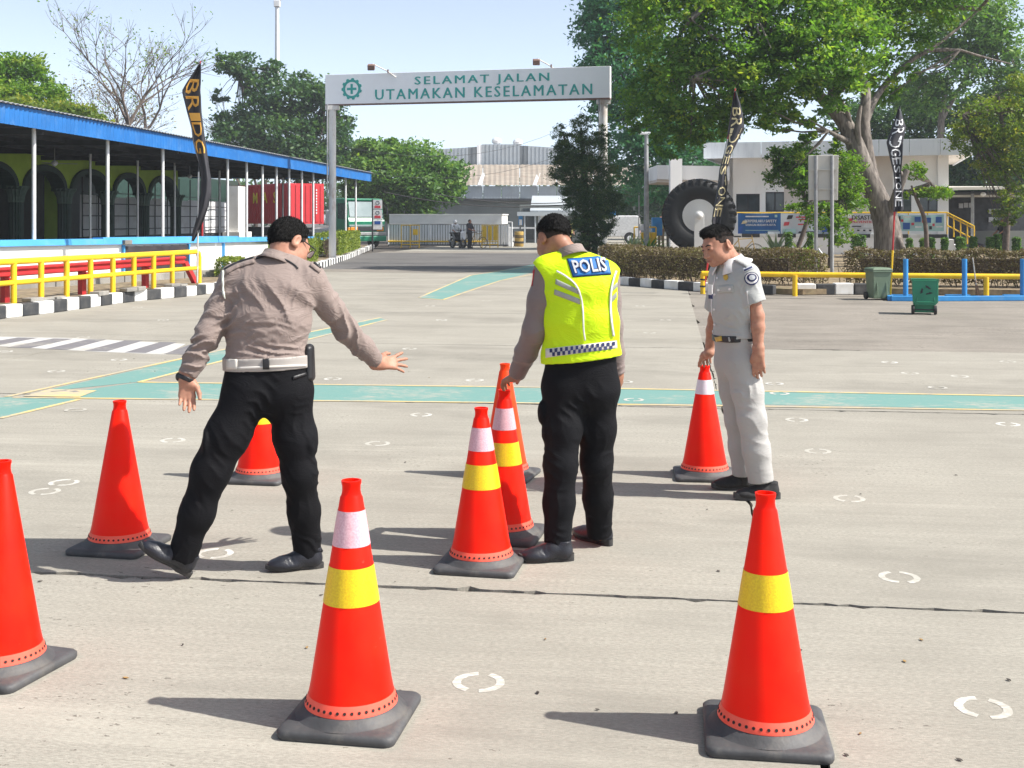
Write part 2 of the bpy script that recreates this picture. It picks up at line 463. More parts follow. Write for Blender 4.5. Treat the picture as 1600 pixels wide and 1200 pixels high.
strip("lettering_bar", g(80, 613), g(104, 611), .05, "paint_black_stripe", .021, plaza)
strip("lettering_bar", g(112, 613), g(121, 612), .09, "paint_black_stripe", .021, plaza)
# zebra crossing
sheet("crossing_paint", [g(-90, 534), g(-90, 524.5), g(120, 528.5), g(290, 537.5), g(258, 554), g(140, 549), g(0, 541)], "paint_white", .004, plaza)
for k, (bx, by, tx, ty, bw) in enumerate(((-52, 540.5, 28, 527.6, 40), (10, 543, 84, 529, 38), (70, 545.8, 138, 530.2, 36), (132, 548.3, 196, 532, 35), (195, 550.8, 251, 534.5, 33), (256, 553.2, 302, 537, 31))):
    sheet("crossing_stripe", [g(bx, by), g(bx + bw, by + 1.0), g(tx + bw * .78, ty + .6), g(tx, ty)], "paint_black_stripe", .008, plaza)
# broken white rings that mark the riding-test spots
def ring_mesh(seed, ro=.093, ri=.063):
    rr = random.Random(seed); mb = MB()
    for a0 in (15, 195):
        n = 16; pts = []
        for k in range(n + 1):
            t = R(a0 + 90 - 90 + (150) * k / n + rr.uniform(-1, 1) + 180); pts.append((t, ro * rr.uniform(.985, 1.015), ri * rr.uniform(.98, 1.03)))
        poly = [Vector((math.sin(t) * o_, math.cos(t) * o_, 0)) for t, o_, i_ in pts] + [Vector((math.sin(t) * i_, math.cos(t) * i_, 0)) for t, o_, i_ in reversed(pts)]
        mb.slab(poly, (0, 0, .0005))
    me = mb.mesh("painted_ring"); me.materials.append(MATS["paint_ring"]); return me
RINGS = [ring_mesh(k) for k in range(4)]
ring_px = [(748, 1066), (1536, 1106), (1405, 902), (1327, 779), (1278, 705), (1245, 656), (1218, 615), (1210, 600), (1422, 583), (1465, 606), (1575, 663), (100, 754),
           (70, 768), (270, 688), (590, 693), (118, 641), (520, 592), (88, 580), (658, 648), (742, 594), (186, 562), (990, 625), (905, 767), (335, 865), (8, 549), (975, 597),
           (640, 545), (672, 478), (690, 500), (760, 470), (1040, 500), (1015, 520), (1000, 478), (560, 540), (1390, 566), (1500, 588), (1575, 565), (500, 470), (255, 500), (215, 480), (130, 527)]
for k, (x, y) in enumerate(ring_px):
    o = link("painted_ring", RINGS[k % 4], None, plaza); p = G(x, y); o.location = (p.x, p.y, .0006 if not 596 < y < 645 else .0032)
    o.rotation_euler = (0, 0, TH + random.uniform(-.3, .3))
# scattered dry leaves and chips
for k in range(46):
    x, y = random.uniform(0, 1600), 560 + 640 * random.random() ** 1.5; p = G(x, y); s = random.uniform(.003, .009)
    mb = MB(); a = random.uniform(0, 6.28)
    pts = [Vector((p.x + math.cos(a + t) * s * w, p.y + math.sin(a + t) * s * w, .004)) for t, w in ((0, 1.5), (.9, .8), (2.2, .9), (3.1, 1.4), (4.2, .7), (5.4, .8))]
    mb.slab(pts, (0, 0, random.uniform(.001, .003)))
    mb.build("litter_chip", "dry_litter" if k % 5 == 0 else "joint_dirt", plaza) if "dry_litter" in MATS else mb.build("litter_chip", "joint_dirt", plaza)

# ------------------------------------------------------------------ painted kerbs
def polyline(pts, step):
    """resample with a rounded course"""
    P_ = [Vector(p) for p in pts]; fine = []
    if sum((b - a).length for a, b in zip(P_, P_[1:])) < step * 3: return [P_[0].lerp(P_[-1], k / 4) for k in range(5)]
    for i in range(len(P_) - 1):
        p0 = P_[max(i - 1, 0)]; p1 = P_[i]; p2 = P_[i + 1]; p3 = P_[min(i + 2, len(P_) - 1)]
        for k in range(20):
            t = k / 20
            fine.append(0.5 * ((2 * p1) + (p2 - p0) * t + (2 * p0 - 5 * p1 + 4 * p2 - p3) * t * t + (3 * p1 - p0 - 3 * p2 + p3) * t ** 3))
    fine.append(P_[-1]); out = [fine[0]]; acc = 0
    for a, b in zip(fine, fine[1:]):
        seg = (b - a).length
        while acc + seg >= step:
            t = (step - acc) / seg; a = a + (b - a) * t; out.append(a.copy()); seg = (b - a).length; acc = 0
        acc += seg
    return out
def kerb(name, label, pts, step, h, w, first, skip=()):
    t = thing(name, label, "kerb", pts[0]); q = polyline([Vector((p[0], p[1], 0)) for p in pts], step)
    for i in range(len(q) - 1):
        if i in skip: continue
        a, b = q[i], q[i + 1]; d = (b - a).normalized(); nn = Vector((-d.y, d.x, 0))
        j = random.uniform(-.012, .012); hh = h + random.uniform(-.012, .012)
        a2 = a + d * .006 + nn * j; b2 = b - d * .006 + nn * j
        mb = MB().slab([a2, b2, b2 + nn * w, a2 + nn * w], (0, 0, hh))
        # batter the face a little
        mb.build("kerb_block", "kerb_white" if (i + first) % 2 else "kerb_black", t, bevel=.02, world=True)
    return t, q
LK = [G(-60, 508), G(0, 499), G(100, 487), G(205, 472), G(322, 460), (-6.3, 30.5), (-6.3, 36), (-6.55, 44), (-7.1, 55), (-7.9, 68)]
kerb("painted_kerb", "black and white kerb along the left edge below the yellow double railing", LK, 0.415, .22, .22, 0)
RK = [(1.55, 45), (1.7, 37), (2.3, 31.5), (3.2, 28.9), (4.3, 27.1), (5.4, 26.1), (6.15, 25.75)]
kerb("painted_kerb", "black and white kerb curving round the dry hedge bed on the right", RK, 0.52, .2, .22, 0)
kerb("painted_kerb", "short black and white kerb piece behind the low yellow rail", [(6.25, 25.95), (6.7, 25.95), (8.0, 26.0)], 0.42, .24, .24, 1)
kerb("painted_kerb", "far black and white kerb end beside the barrier arm", [(-.55, 72.5), (.1, 73), (.8, 73.2)], .42, .25, .3, 0)
# planted beds behind the kerbs
lv = [Vector((p[0] - .2, p[1], .17)) for p in LK]
verge_o = MB().slab(lv + [Vector((-9.5, 68, .17)), Vector((-9.7, 40, .17)), Vector((-11.4, 25, .17)), Vector((-12.5, 17, .17))], (0, 0, -.16)).build("verge", "soil", kind="structure")
rv = [Vector((p[0] + .2, p[1] + .1, .13)) for p in RK]
MB().slab([Vector((1.8, 64, .13))] + rv + [Vector((8.2, 26.2, .13)), Vector((10, 25.7, .13)), Vector((30, 22.5, .13)), Vector((34, 50, .13)), Vector((24, 60, .13))], (0, 0, -.12)).build("planting_bed", "soil", kind="structure")
# ------------------------------------------------------------------ traffic cones
def cone_plastic(name, c, edge):
    m = bpy.data.materials.new(name); m.use_nodes = True
    n = m.node_tree.nodes; l = m.node_tree.links; b = n["Principled BSDF"]
    b.inputs["Roughness"].default_value = 0.42; b.inputs["Specular IOR Level"].default_value = 0.14
    tc = n.new("ShaderNodeTexCoord"); z = n.new("ShaderNodeTexNoise"); z.inputs["Scale"].default_value = 9; z.inputs["Detail"].default_value = 7
    l.new(tc.outputs["Object"], z.inputs["Vector"])
    r = n.new("ShaderNodeValToRGB"); r.color_ramp.elements[0].position = .3; r.color_ramp.elements[1].position = .72
    r.color_ramp.elements[0].color = tuple(c) + (1,); r.color_ramp.elements[1].color = tuple(edge) + (1,)
    l.new(z.outputs["Fac"], r.inputs[0]); l.new(r.outputs[0], b.inputs["Base Color"])
    zd = n.new("ShaderNodeTexNoise"); zd.inputs["Scale"].default_value = 3.5; zd.inputs["Detail"].default_value = 9; zd.inputs["Roughness"].default_value = .75
    md = n.new("ShaderNodeMapping"); md.inputs["Scale"].default_value = (1.5, 1.5, .6); oi = n.new("ShaderNodeObjectInfo"); av = n.new("ShaderNodeVectorMath"); av.operation = 'ADD'
    l.new(tc.outputs["Object"], md.inputs[0]); l.new(md.outputs[0], av.inputs[0]); l.new(oi.outputs["Random"], av.inputs[1]); l.new(av.outputs[0], zd.inputs["Vector"])
    rd_ = n.new("ShaderNodeMapRange"); rd_.inputs[1].default_value = .56; rd_.inputs[2].default_value = .8; rd_.inputs[4].default_value = .38; l.new(zd.outputs["Fac"], rd_.inputs[0])
    mx = n.new("ShaderNodeMix"); mx.data_type = 'RGBA'; l.new(rd_.outputs[0], mx.inputs[0]); l.new(r.outputs[0], mx.inputs[6]); mx.inputs[7].default_value = (.36, .05, .03, 1)
    sc_ = n.new("ShaderNodeTexNoise"); sc_.inputs["Scale"].default_value = 16; sc_.inputs["Detail"].default_value = 6; sc_.inputs["Roughness"].default_value = .8
    ms_ = n.new("ShaderNodeMapping"); ms_.inputs["Scale"].default_value = (.6, .6, 3.0); ms_.inputs["Rotation"].default_value = (.5, .3, 0); l.new(av.outputs[0], ms_.inputs[0]); l.new(ms_.outputs[0], sc_.inputs["Vector"])
    rs_ = n.new("ShaderNodeMapRange"); rs_.inputs[1].default_value = .64; rs_.inputs[2].default_value = .76; rs_.inputs[4].default_value = .5; l.new(sc_.outputs["Fac"], rs_.inputs[0])
    m2_ = n.new("ShaderNodeMix"); m2_.data_type = 'RGBA'; l.new(rs_.outputs[0], m2_.inputs[0]); l.new(mx.outputs[2], m2_.inputs[6]); m2_.inputs[7].default_value = (.62, .16, .11, 1); l.new(m2_.outputs[2], b.inputs["Base Color"])
    z2 = n.new("ShaderNodeTexNoise"); z2.inputs["Scale"].default_value = 30; l.new(tc.outputs["Object"], z2.inputs["Vector"])
    bp = n.new("ShaderNodeBump"); bp.inputs["Strength"].default_value = .05; l.new(z2.outputs["Fac"], bp.inputs["Height"]); l.new(bp.outputs[0], b.inputs["Normal"])
    MATS[name] = m
cone_plastic("cone_red", (0.98, 0.008, 0.001), (0.96, 0.018, 0.003))
cone_plastic("cone_rim", (0.95, 0.10, 0.06), (0.95, 0.16, 0.11))
cone_plastic("cone_orange", (0.96, 0.05, 0.008), (0.94, 0.07, 0.013))
mat("cone_base_rubber", (0.075, 0.075, 0.078), (0.045, 0.045, 0.047), 0.62, 6, 6, .15, 60, stain=(0.17, 0.155, 0.13), stain_scale=9, stain_amt=.45)
def reflective(name, c, c2, sc):
    m = mat(name, c, c2, 0.38, 160, 1, 0.15, 220, stain=tuple(v * .8 for v in c), stain_scale=6, stain_amt=.4)
reflective("band_yellow", (0.86, 0.60, 0.008), (0.76, 0.48, 0.005), 1)
reflective("band_white", (0.76, 0.48, 0.53), (0.66, 0.36, 0.42), 1)
reflective("band_white_clean", (0.80, 0.74, 0.80), (0.75, 0.66, 0.74), 1)
mat("hole_dark", (0.035, 0.02, 0.018), (0.02, 0.015, 0.015), 0.9)
CPROF = [(.150, .060), (.1475, .075), (.140, .095), (.133, .130), (.037, .715), (.0335, .720), (.0315, .727), (.030, .738), (.0305, .752), (.033, .760), (.033, .768), (.026, .769), (.024, .74)]
def crad(z):
    return .133 + (.037 - .133) * (z - .13) / (.715 - .13)
def rounded_square(h, r, z, n=5):
    out = []
    for cx, cy, a0 in ((h - r, h - r, 0), (-h + r, h - r, 90), (-h + r, -h + r, 180), (h - r, -h + r, 270)):
        for k in range(n + 1):
            t = R(a0 + 90 * k / n); out.append((cx + r * math.cos(t), cy + r * math.sin(t), z))
    return out
def loft(mb, rings, cap=True):
    i0 = len(mb.v); n = len(rings[0])
    for rg in rings: mb.v += [tuple(p) for p in rg]
    for j in range(len(rings) - 1):
        for q in range(n):
            a = i0 + j * n + q; b = i0 + j * n + (q + 1) % n
            mb.f.append((a, b, b + n, a + n))
    if cap:
        mb.f.append(tuple(i0 + q for q in reversed(range(n)))); mb.f.append(tuple(i0 + (len(rings) - 1) * n + q for q in range(n)))
    return mb
def make_cone(label, bands, loc, rz, scale=1.0, colour="cone_red", tilt=(0, 0)):
    t = thing("traffic_cone", label, "traffic cone", loc, rz, "traffic cones on the yard")
    t.scale = (1, 1, scale) if abs(scale - 1) < .08 else (scale,) * 3
    t.rotation_euler = (tilt[0], tilt[1], rz)
    h = .195
    loft(MB(), [rounded_square(h - .004, .03, 0), rounded_square(h, .034, .008), rounded_square(h, .034, .022), rounded_square(h - .006, .034, .029), rounded_square(h - .02, .03, .033)]).build("base_plate", "cone_base_rubber", t, smooth=50)
    MB().lathe([(.185, .032), (.178, .036), (.168, .046), (.158, .056), (.150, .061), (.12, .063)], 48).build("base_collar", "cone_base_rubber", t, smooth=60)
    MB().lathe(CPROF[2:], 48, cap=False).build("cone_body", colour, t, smooth=40)
    MB().lathe([(.1525, .0605), (.152, .066), (.1475, .078), (.1405, .0955)], 48, cap=False).build("cone_rim", "cone_rim", t, smooth=60)
    mb = MB()
    for k in range(40):
        a = 2 * math.pi * k / 40; Rm = Matrix.Rotation(a, 3, 'Z') @ Matrix.Rotation(R(72), 3, 'Y')
        mb.lathe([(.0052, -.001), (.0052, .0012), (.001, .0012)], 8, Vector((math.cos(a) * .1485, math.sin(a) * .1485, .0765)), Rm)
    mb.build("rim_holes", "hole_dark", t, kind="stuff")
    for m_, z0, z1 in bands:
        MB().lathe([(crad(z0) + .0016, z0), (crad((z0 + z1) / 2) + .002, (z0 + z1) / 2), (crad(z1) + .0016, z1)], 48, cap=False).build("reflective_band", m_, t, smooth=60)
    return t
YB = ("band_yellow", .385, .50); WB = ("band_white", .565, .675); WC = ("band_white_clean", .575, .672)
def at_top(px, top, x_base=None, h=.768):
    s = (top - Y0) / (HCAM - h); Y = FPX / s
    return Vector(((px - 800) / s, Y, 0))
def cone_at(label, bands, px, py_ground, top, rz, **kw):
    p = G(px, py_ground); s = FPX / p.y
    sc = (HCAM - (top - Y0) / s) / .768
    return make_cone(label, bands, p, rz, sc, **kw)
cone_at("plain red cone cut off by the left edge of the picture", [], 3, 1046, 720, R(-17))
cone_at("plain red cone beside the raised boot of the man in brown shirt", [], 187, 855, 626, R(-11))
cone_at("red cone with yellow band seen between the legs of the striding man", [YB], 406, 748, 572, R(-9))
cone_at("plain orange cone farthest back behind the pair of banded cones", [], 789, 744, 568, R(-16), colour="cone_orange")
C5 = cone_at("white and yellow banded cone gripped at its top by the officer in vest", [YB, WB], 788, 838, 609, R(-12))
cone_at("white and yellow banded cone in front of the cone the vested officer holds", [YB, WB], 752, 883, 637, R(-11))
C7 = cone_at("red cone with one white band held by the man in grey", [WC], 1101, 744, 571, R(-5))
cone_at("big near cone with white and yellow bands left of centre", [YB, WB], 549, 1124, 750, R(-9.5))
cone_at("big near cone with only a yellow band at lower right", [("band_yellow", .415, .525)], 1196, 1148, 770, R(-8))
# ------------------------------------------------------------------ bodies and clothes: smooth continuous surfaces from a distance field
class Field:
    def __init__(s, lo, hi, h):
        s.lo = np.array(lo, dtype=np.float64); s.h = h
        s.n = tuple(int(math.ceil((hi[i] - lo[i]) / h)) + 1 for i in range(3))
        s.ax = [np.float32(s.lo[i]) + np.arange(s.n[i], dtype=np.float32) * np.float32(h) for i in range(3)]
        s.D = np.full(s.n, 0.08, dtype=np.float32)
    def sub(s, lo, hi):
        sl = []
        for i in range(3):
            a = int(math.floor((lo[i] - s.lo[i]) / s.h)); b = int(math.ceil((hi[i] - s.lo[i]) / s.h)) + 1
            a = min(max(a, 0), s.n[i]); b = min(max(b, 0), s.n[i])
            if b <= a: return None
            sl.append(slice(a, b))
        x = s.ax[0][sl[0]][:, None, None]; y = s.ax[1][sl[1]][None, :, None]; z = s.ax[2][sl[2]][None, None, :]
        return tuple(sl), x, y, z
    def put(s, sl, d, k, op):
        c = s.D[sl]
        if op == 'sub':
            d = -d
            hh = np.clip(.5 - .5 * (c - d) / k, 0, 1); s.D[sl] = c * (1 - hh) + d * hh + k * hh * (1 - hh)
            return
        if k <= 0: s.D[sl] = np.minimum(c, d); return
        hh = np.clip(.5 + .5 * (d - c) / k, 0, 1)
        s.D[sl] = d * (1 - hh) + c * hh - k * hh * (1 - hh)
    def cap(s, a, b, ra, rb, k=.02, flat=None, op='add'):
        a = np.array(a, dtype=np.float32); b = np.array(b, dtype=np.float32)
        m = max(ra, rb) / (min(flat[0], 1) if flat else 1) + k + 3 * s.h
        q = s.sub(np.minimum(a, b) - m, np.maximum(a, b) + m)
        if q is None: return s
        sl, x, y, z = q
        ba = b - a; L2 = max(float(ba @ ba), 1e-9)
        px = x - a[0]; py = y - a[1]; pz = z - a[2]
        t = np.clip((px * ba[0] + py * ba[1] + pz * ba[2]) / L2, 0, 1)
        qx = px - t * ba[0]; qy = py - t * ba[1]; qz = pz - t * ba[2]
        if flat:
            f, w = flat; w = np.array(w, dtype=np.float32); w = w / np.linalg.norm(w)
            dw = (qx * w[0] + qy * w[1] + qz * w[2]) * (f - 1)
            qx = qx + dw * w[0]; qy = qy + dw * w[1]; qz = qz + dw * w[2]
        d = np.sqrt(qx * qx + qy * qy + qz * qz) - (ra + (rb - ra) * t)
        s.put(sl, d.astype(np.float32), k, op); return s
    def chain(s, pts, rs, k=.02, flat=None):
        for i in range(len(pts) - 1): s.cap(pts[i], pts[i + 1], rs[i], rs[i + 1], k, flat)
        return s
    def ell(s, c, r, Rm=None, k=.02, op='add'):
        c = np.array(c, dtype=np.float32); m = max(r) + k + 3 * s.h
        q = s.sub(c - m, c + m)
        if q is None: return s
        sl, x, y, z = q
        px = x - c[0]; py = y - c[1]; pz = z - c[2]
        Rm = np.eye(3, dtype=np.float32) if Rm is None else np.array(Rm, dtype=np.float32)
        u = (px * Rm[0, 0] + py * Rm[1, 0] + pz * Rm[2, 0]) / r[0]
        v = (px * Rm[0, 1] + py * Rm[1, 1] + pz * Rm[2, 1]) / r[1]
        w = (px * Rm[0, 2] + py * Rm[1, 2] + pz * Rm[2, 2]) / r[2]
        k0 = np.sqrt(u * u + v * v + w * w); k1 = np.sqrt((u / r[0]) ** 2 + (v / r[1]) ** 2 + (w / r[2]) ** 2)
        d = k0 * (k0 - 1) / np.maximum(k1, 1e-6)
        s.put(sl, d.astype(np.float32), k, op); return s
    def sleeve(s, pts, rs, p, n, k=.025):
        g = Field.__new__(Field); g.lo = s.lo; g.h = s.h; g.n = s.n; g.ax = s.ax; g.D = np.full(s.n, .08, dtype=np.float32)
        g.chain(pts, rs, .03); g.cut(p, n); s.put((slice(None),) * 3, g.D, k, 'add'); return s
    def cut(s, p, n, k=.002, box=None):
        """throw away what lies on the n side of the plane through p (only inside box if given)"""
        n = np.array(n, dtype=np.float32); n = n / np.linalg.norm(n); p = np.array(p, dtype=np.float32)
        q = s.sub(box[0], box[1]) if box else s.sub(s.lo, s.lo + (np.array(s.n)) * s.h)
        if q is None: return s
        sl, x, y, z = q
        d = (x - p[0]) * n[0] + (y - p[1]) * n[1] + (z - p[2]) * n[2]
        s.D[sl] = np.maximum(s.D[sl], d); return s
    def folds(s, specs):
        """cloth folds: (centre, reach, axis along which folds repeat, wavelength, height, seed)"""
        ii = np.where(np.abs(s.D) < .03)
        X = s.ax[0][ii[0]]; Y = s.ax[1][ii[1]]; Z = s.ax[2][ii[2]]
        acc = np.zeros(len(X), dtype=np.float32)
        for c, rad, axis, wl, amp, seed in specs:
            rr = np.random.default_rng(seed); a = np.array(axis, dtype=np.float32); a = a / np.linalg.norm(a)
            dx = X - c[0]; dy = Y - c[1]; dz = Z - c[2]
            w = np.exp(-(dx * dx + dy * dy + dz * dz) / (rad * rad))
            t = dx * a[0] + dy * a[1] + dz * a[2]
            warp = 0
            for q in range(3):
                b = rr.normal(size=3); b = b / np.linalg.norm(b) * 2 * math.pi / (wl * rr.uniform(1.8, 4.2))
                warp = warp + np.sin(dx * b[0] + dy * b[1] + dz * b[2] + rr.uniform(0, 6.28)) * 1.1
            ph = rr.uniform(0, 6.28)
            f = 1 - 2 * np.sqrt(np.abs(np.sin(t * math.pi / wl + warp * .5 + ph)) + .02)
            b = rr.normal(size=3); b = b / np.linalg.norm(b) * 2 * math.pi / (wl * 3.1)
            gate = np.clip(.42 + .62 * np.sin(dx * b[0] + dy * b[1] + dz * b[2] + rr.uniform(0, 6.28)), 0, 1)
            acc += (w * f * gate * amp).astype(np.float32)
        s.D[ii] -= acc
        return s
    def noise(s, amp, wl, seed=1, axis=None):
        ii = np.where(np.abs(s.D) < .03)
        X = s.ax[0][ii[0]]; Y = s.ax[1][ii[1]]; Z = s.ax[2][ii[2]]; rr = np.random.default_rng(seed); acc = 0
        for q in range(7):
            b = rr.normal(size=3); b = b / np.linalg.norm(b) * 2 * math.pi / (wl * rr.uniform(.7, 1.6))
            acc = acc + np.sin(X * b[0] + Y * b[1] + Z * b[2] + rr.uniform(0, 6.28))
        s.D[ii] -= (acc * amp / 3).astype(np.float32); return s
    def smooth(s, n=1):
        for _ in range(n):
            for i in range(3):
                s.D = (np.roll(s.D, 1, i) + np.roll(s.D, -1, i) + 2 * s.D) * np.float32(.25)
        return s
    def mesh(s, name):
        g = vdb.FloatGrid(0.08); g.copyFromArray(np.ascontiguousarray(s.D))
        pts, quads = g.convertToQuads(isovalue=0.0)
        pts = pts.astype(np.float64) * s.h + s.lo
        me = bpy.data.meshes.new(name)
        nq = len(quads)
        me.vertices.add(len(pts)); me.vertices.foreach_set("co", pts.astype(np.float32).ravel())
        me.loops.add(nq * 4); me.polygons.add(nq)
        me.loops.foreach_set("vertex_index", quads[:, ::-1].astype(np.int32).ravel())
        me.polygons.foreach_set("loop_start", np.arange(0, nq * 4, 4, dtype=np.int32))
        me.polygons.foreach_set("loop_total", np.full(nq, 4, dtype=np.int32))
        me.polygons.foreach_set("use_smooth", np.ones(nq, dtype=bool))
        me.update(calc_edges=True); me.validate()
        return me
    def build(s, name, m, parent, **kw):
        return link(name, s.mesh(name), m, parent, world=True, **kw)
def bounds(pts, m):
    a = np.array([tuple(p) for p in pts]); return a.min(0) - m, a.max(0) + m

def frame(fwd, up=(0, 0, 1)):
    """columns: right, forward, up"""
    f = Vector(fwd).normalized(); u = Vector(up); x = f.cross(u).normalized(); u = x.cross(f)
    return Matrix((x, f, u)).transposed()

def hand(F, wrist, d, n, thumb, curl=(20, 25, 20), spread=.0, size=1.0, thumb_out=.8, thumb_in=.25, bends=None, rw=.026):
    """wrist point, finger direction d, palm normal n (palm side), thumb side vector"""
    d = Vector(d).normalized(); n = Vector(n); n = (n - d * n.dot(d)).normalized(); t = d.cross(n)
    if t.dot(Vector(thumb)) < 0: t = -t
    w = Vector(wrist); S = size
    lens = (.070, .078, .073, .057); rad = (.0088, .0090, .0086, .0076)
    offs = (.029, .010, -.010, -.028); base = (.088, .092, .088, .080)
    F.cap(w - d * .03, w + d * .02, rw, .024, .02, (.78, t))
    for i in range(4):
        k0 = w + d * .012 * S + t * offs[i] * .55 * S; k1 = w + d * base[i] * S + t * offs[i] * S
        F.cap(k0, k1, .0145 * S, .0115 * S, .014)
        a = 0.0; p = k1; dd = (d + t * spread * offs[i] / .029).normalized()
        cu = bends[i] if bends else curl
        for j, fr in enumerate((.46, .30, .24)):
            a += R(cu[j]); v = dd * math.cos(a) + n * math.sin(a)
            q = p + v * lens[i] * fr * S
            F.cap(p, q, rad[i] * S * (1 - .08 * j), rad[i] * S * (1 - .08 * (j + 1)), .006); p = q
    p0 = w + d * .022 * S + t * .022 * S; v = (d * .55 + t * thumb_out + n * thumb_in).normalized()
    p1 = p0 + v * .036 * S; v2 = (d * .85 + t * thumb_out * .55 + n * thumb_in).normalized(); p2 = p1 + v2 * .033 * S
    v3 = (d * 1.0 + t * thumb_out * .2 + n * (thumb_in + .1)).normalized(); p3 = p2 + v3 * .026 * S
    F.cap(p0, p1, .0165 * S, .0125 * S, .018); F.cap(p1, p2, .0115 * S, .0102 * S, .008); F.cap(p2, p3, .0102 * S, .0085 * S, .006)
    F.ell(p0 + d * .012 * S, (.017 * S, .02 * S, .017 * S), None, .02)

def head_skin(F, C, Rm, neck, rn=.056):
    L = lambda x, y, z: C + Rm @ Vector((x, y, z))
    E = lambda c, r, k=.02, op='add': F.ell(L(*c), r, Rm, k, op)
    E((0, -.012, .015), (.074, .094, .088)); E((0, .022, -.03), (.063, .074, .084), .03); E((0, .036, -.080), (.049, .052, .040), .025)
    E((0, .076, -.104), (.021, .016, .017), .025)
    for s in (-1, 1):
        E((s * .037, .056, -.044), (.025, .028, .026), .025)
        E((s * .044, .010, -.078), (.018, .035, .028), .03)
    F.cap(L(-.03, .082, .012), L(.03, .082, .012), .011, .011, .018)
    for s in (-1, 1): E((s * .031, .101, -.009), (.019, .014, .0105), .014, 'sub')
    F.cap(L(0, .093, -.004), L(0, .113, -.046), .0075, .0115, .012)
    for s in (-1, 1): E((s * .0105, .100, -.05), (.009, .011, .008), .008)
    for s in (-1, 1): E((s * .031, .0835, -.010), (.0165, .014, .0125), .006)
    F.cap(L(-.02, .092, -.074), L(.02, .092, -.074), .0075, .0075, .008); F.cap(L(-.016, .091, -.084), L(.016, .091, -.084), .0075, .0075, .008)
    F.cap(L(-.022, .103, -.079), L(.022, .103, -.079), .0022, .0022, .004, op='sub')
    for s in (-1, 1):
        Re = Rm @ Matrix.Rotation(s * R(-22), 3, 'Z') @ Matrix.Rotation(R(-14), 3, 'X')
        F.ell(L(s * .081, -.018, -.018), (.0095, .021, .035), Re, .006)
        F.ell(L(s * .0915, -.012, -.016), (.0065, .012, .021), Re, .005, 'sub')
        F.ell(L(s * .077, -.006, -.043), (.007, .009, .010), Re, .008)
    F.cap(L(0, -.036, -.05), neck, rn - .003, rn + .004, .022)

def hair_mesh(C, Rm, plane=(0.0, .65), front=.062, thick=(.006, .008, .014), quiff=0, noise_=.004, h=.0042, grain=.016, fadew=.03, fsl=.55):
    F = Field(C - Vector((.16, .16, .16)), C + Vector((.16, .16, .16)), h)
    L = lambda x, y, z: C + Rm @ Vector((x, y, z))
    F.ell(L(0, -.012, .016), (.074 + thick[0], .094 + thick[1], .088 + thick[2]), Rm, .01)
    if quiff:
        F.ell(L(-.004, .055, .080), (.05, .036, .020 + quiff), Rm, .025); F.ell(L(0, .02, .092), (.055, .05, .018), Rm, .025)
    F.noise(noise_, grain, 3); F.noise(noise_ * .6, grain * .5, 5)
    # the hair thins out to nothing at the hairline, and the forehead stays free
    Rn = np.array(Rm, dtype=np.float32); X = F.ax[0][:, None, None] - C.x; Y = F.ax[1][None, :, None] - C.y; Zz = F.ax[2][None, None, :] - C.z
    lx = X * Rn[0, 0] + Y * Rn[1, 0] + Zz * Rn[2, 0]; ly = X * Rn[0, 1] + Y * Rn[1, 1] + Zz * Rn[2, 1]; lz = X * Rn[0, 2] + Y * Rn[1, 2] + Zz * Rn[2, 2]
    s1 = (lz - plane[0] - plane[1] * ly) / math.sqrt(1 + plane[1] ** 2)
    s2 = ((front - ly) + fsl * (lz - .055)) / math.sqrt(1 + fsl * fsl) if quiff == 0 else ((lz - .052) - .45 * (ly - .080)) / 1.1
    jag = .005 * (np.sin(lx * 190) * np.sin(ly * 170 + 1) + np.sin(lz * 210 + lx * 90))
    t = np.clip((np.minimum(s1, s2) + jag) / fadew, 0, 1)
    F.D += ((1 - t) * (max(thick) + .006)).astype(np.float32)
    return F.mesh("hair")

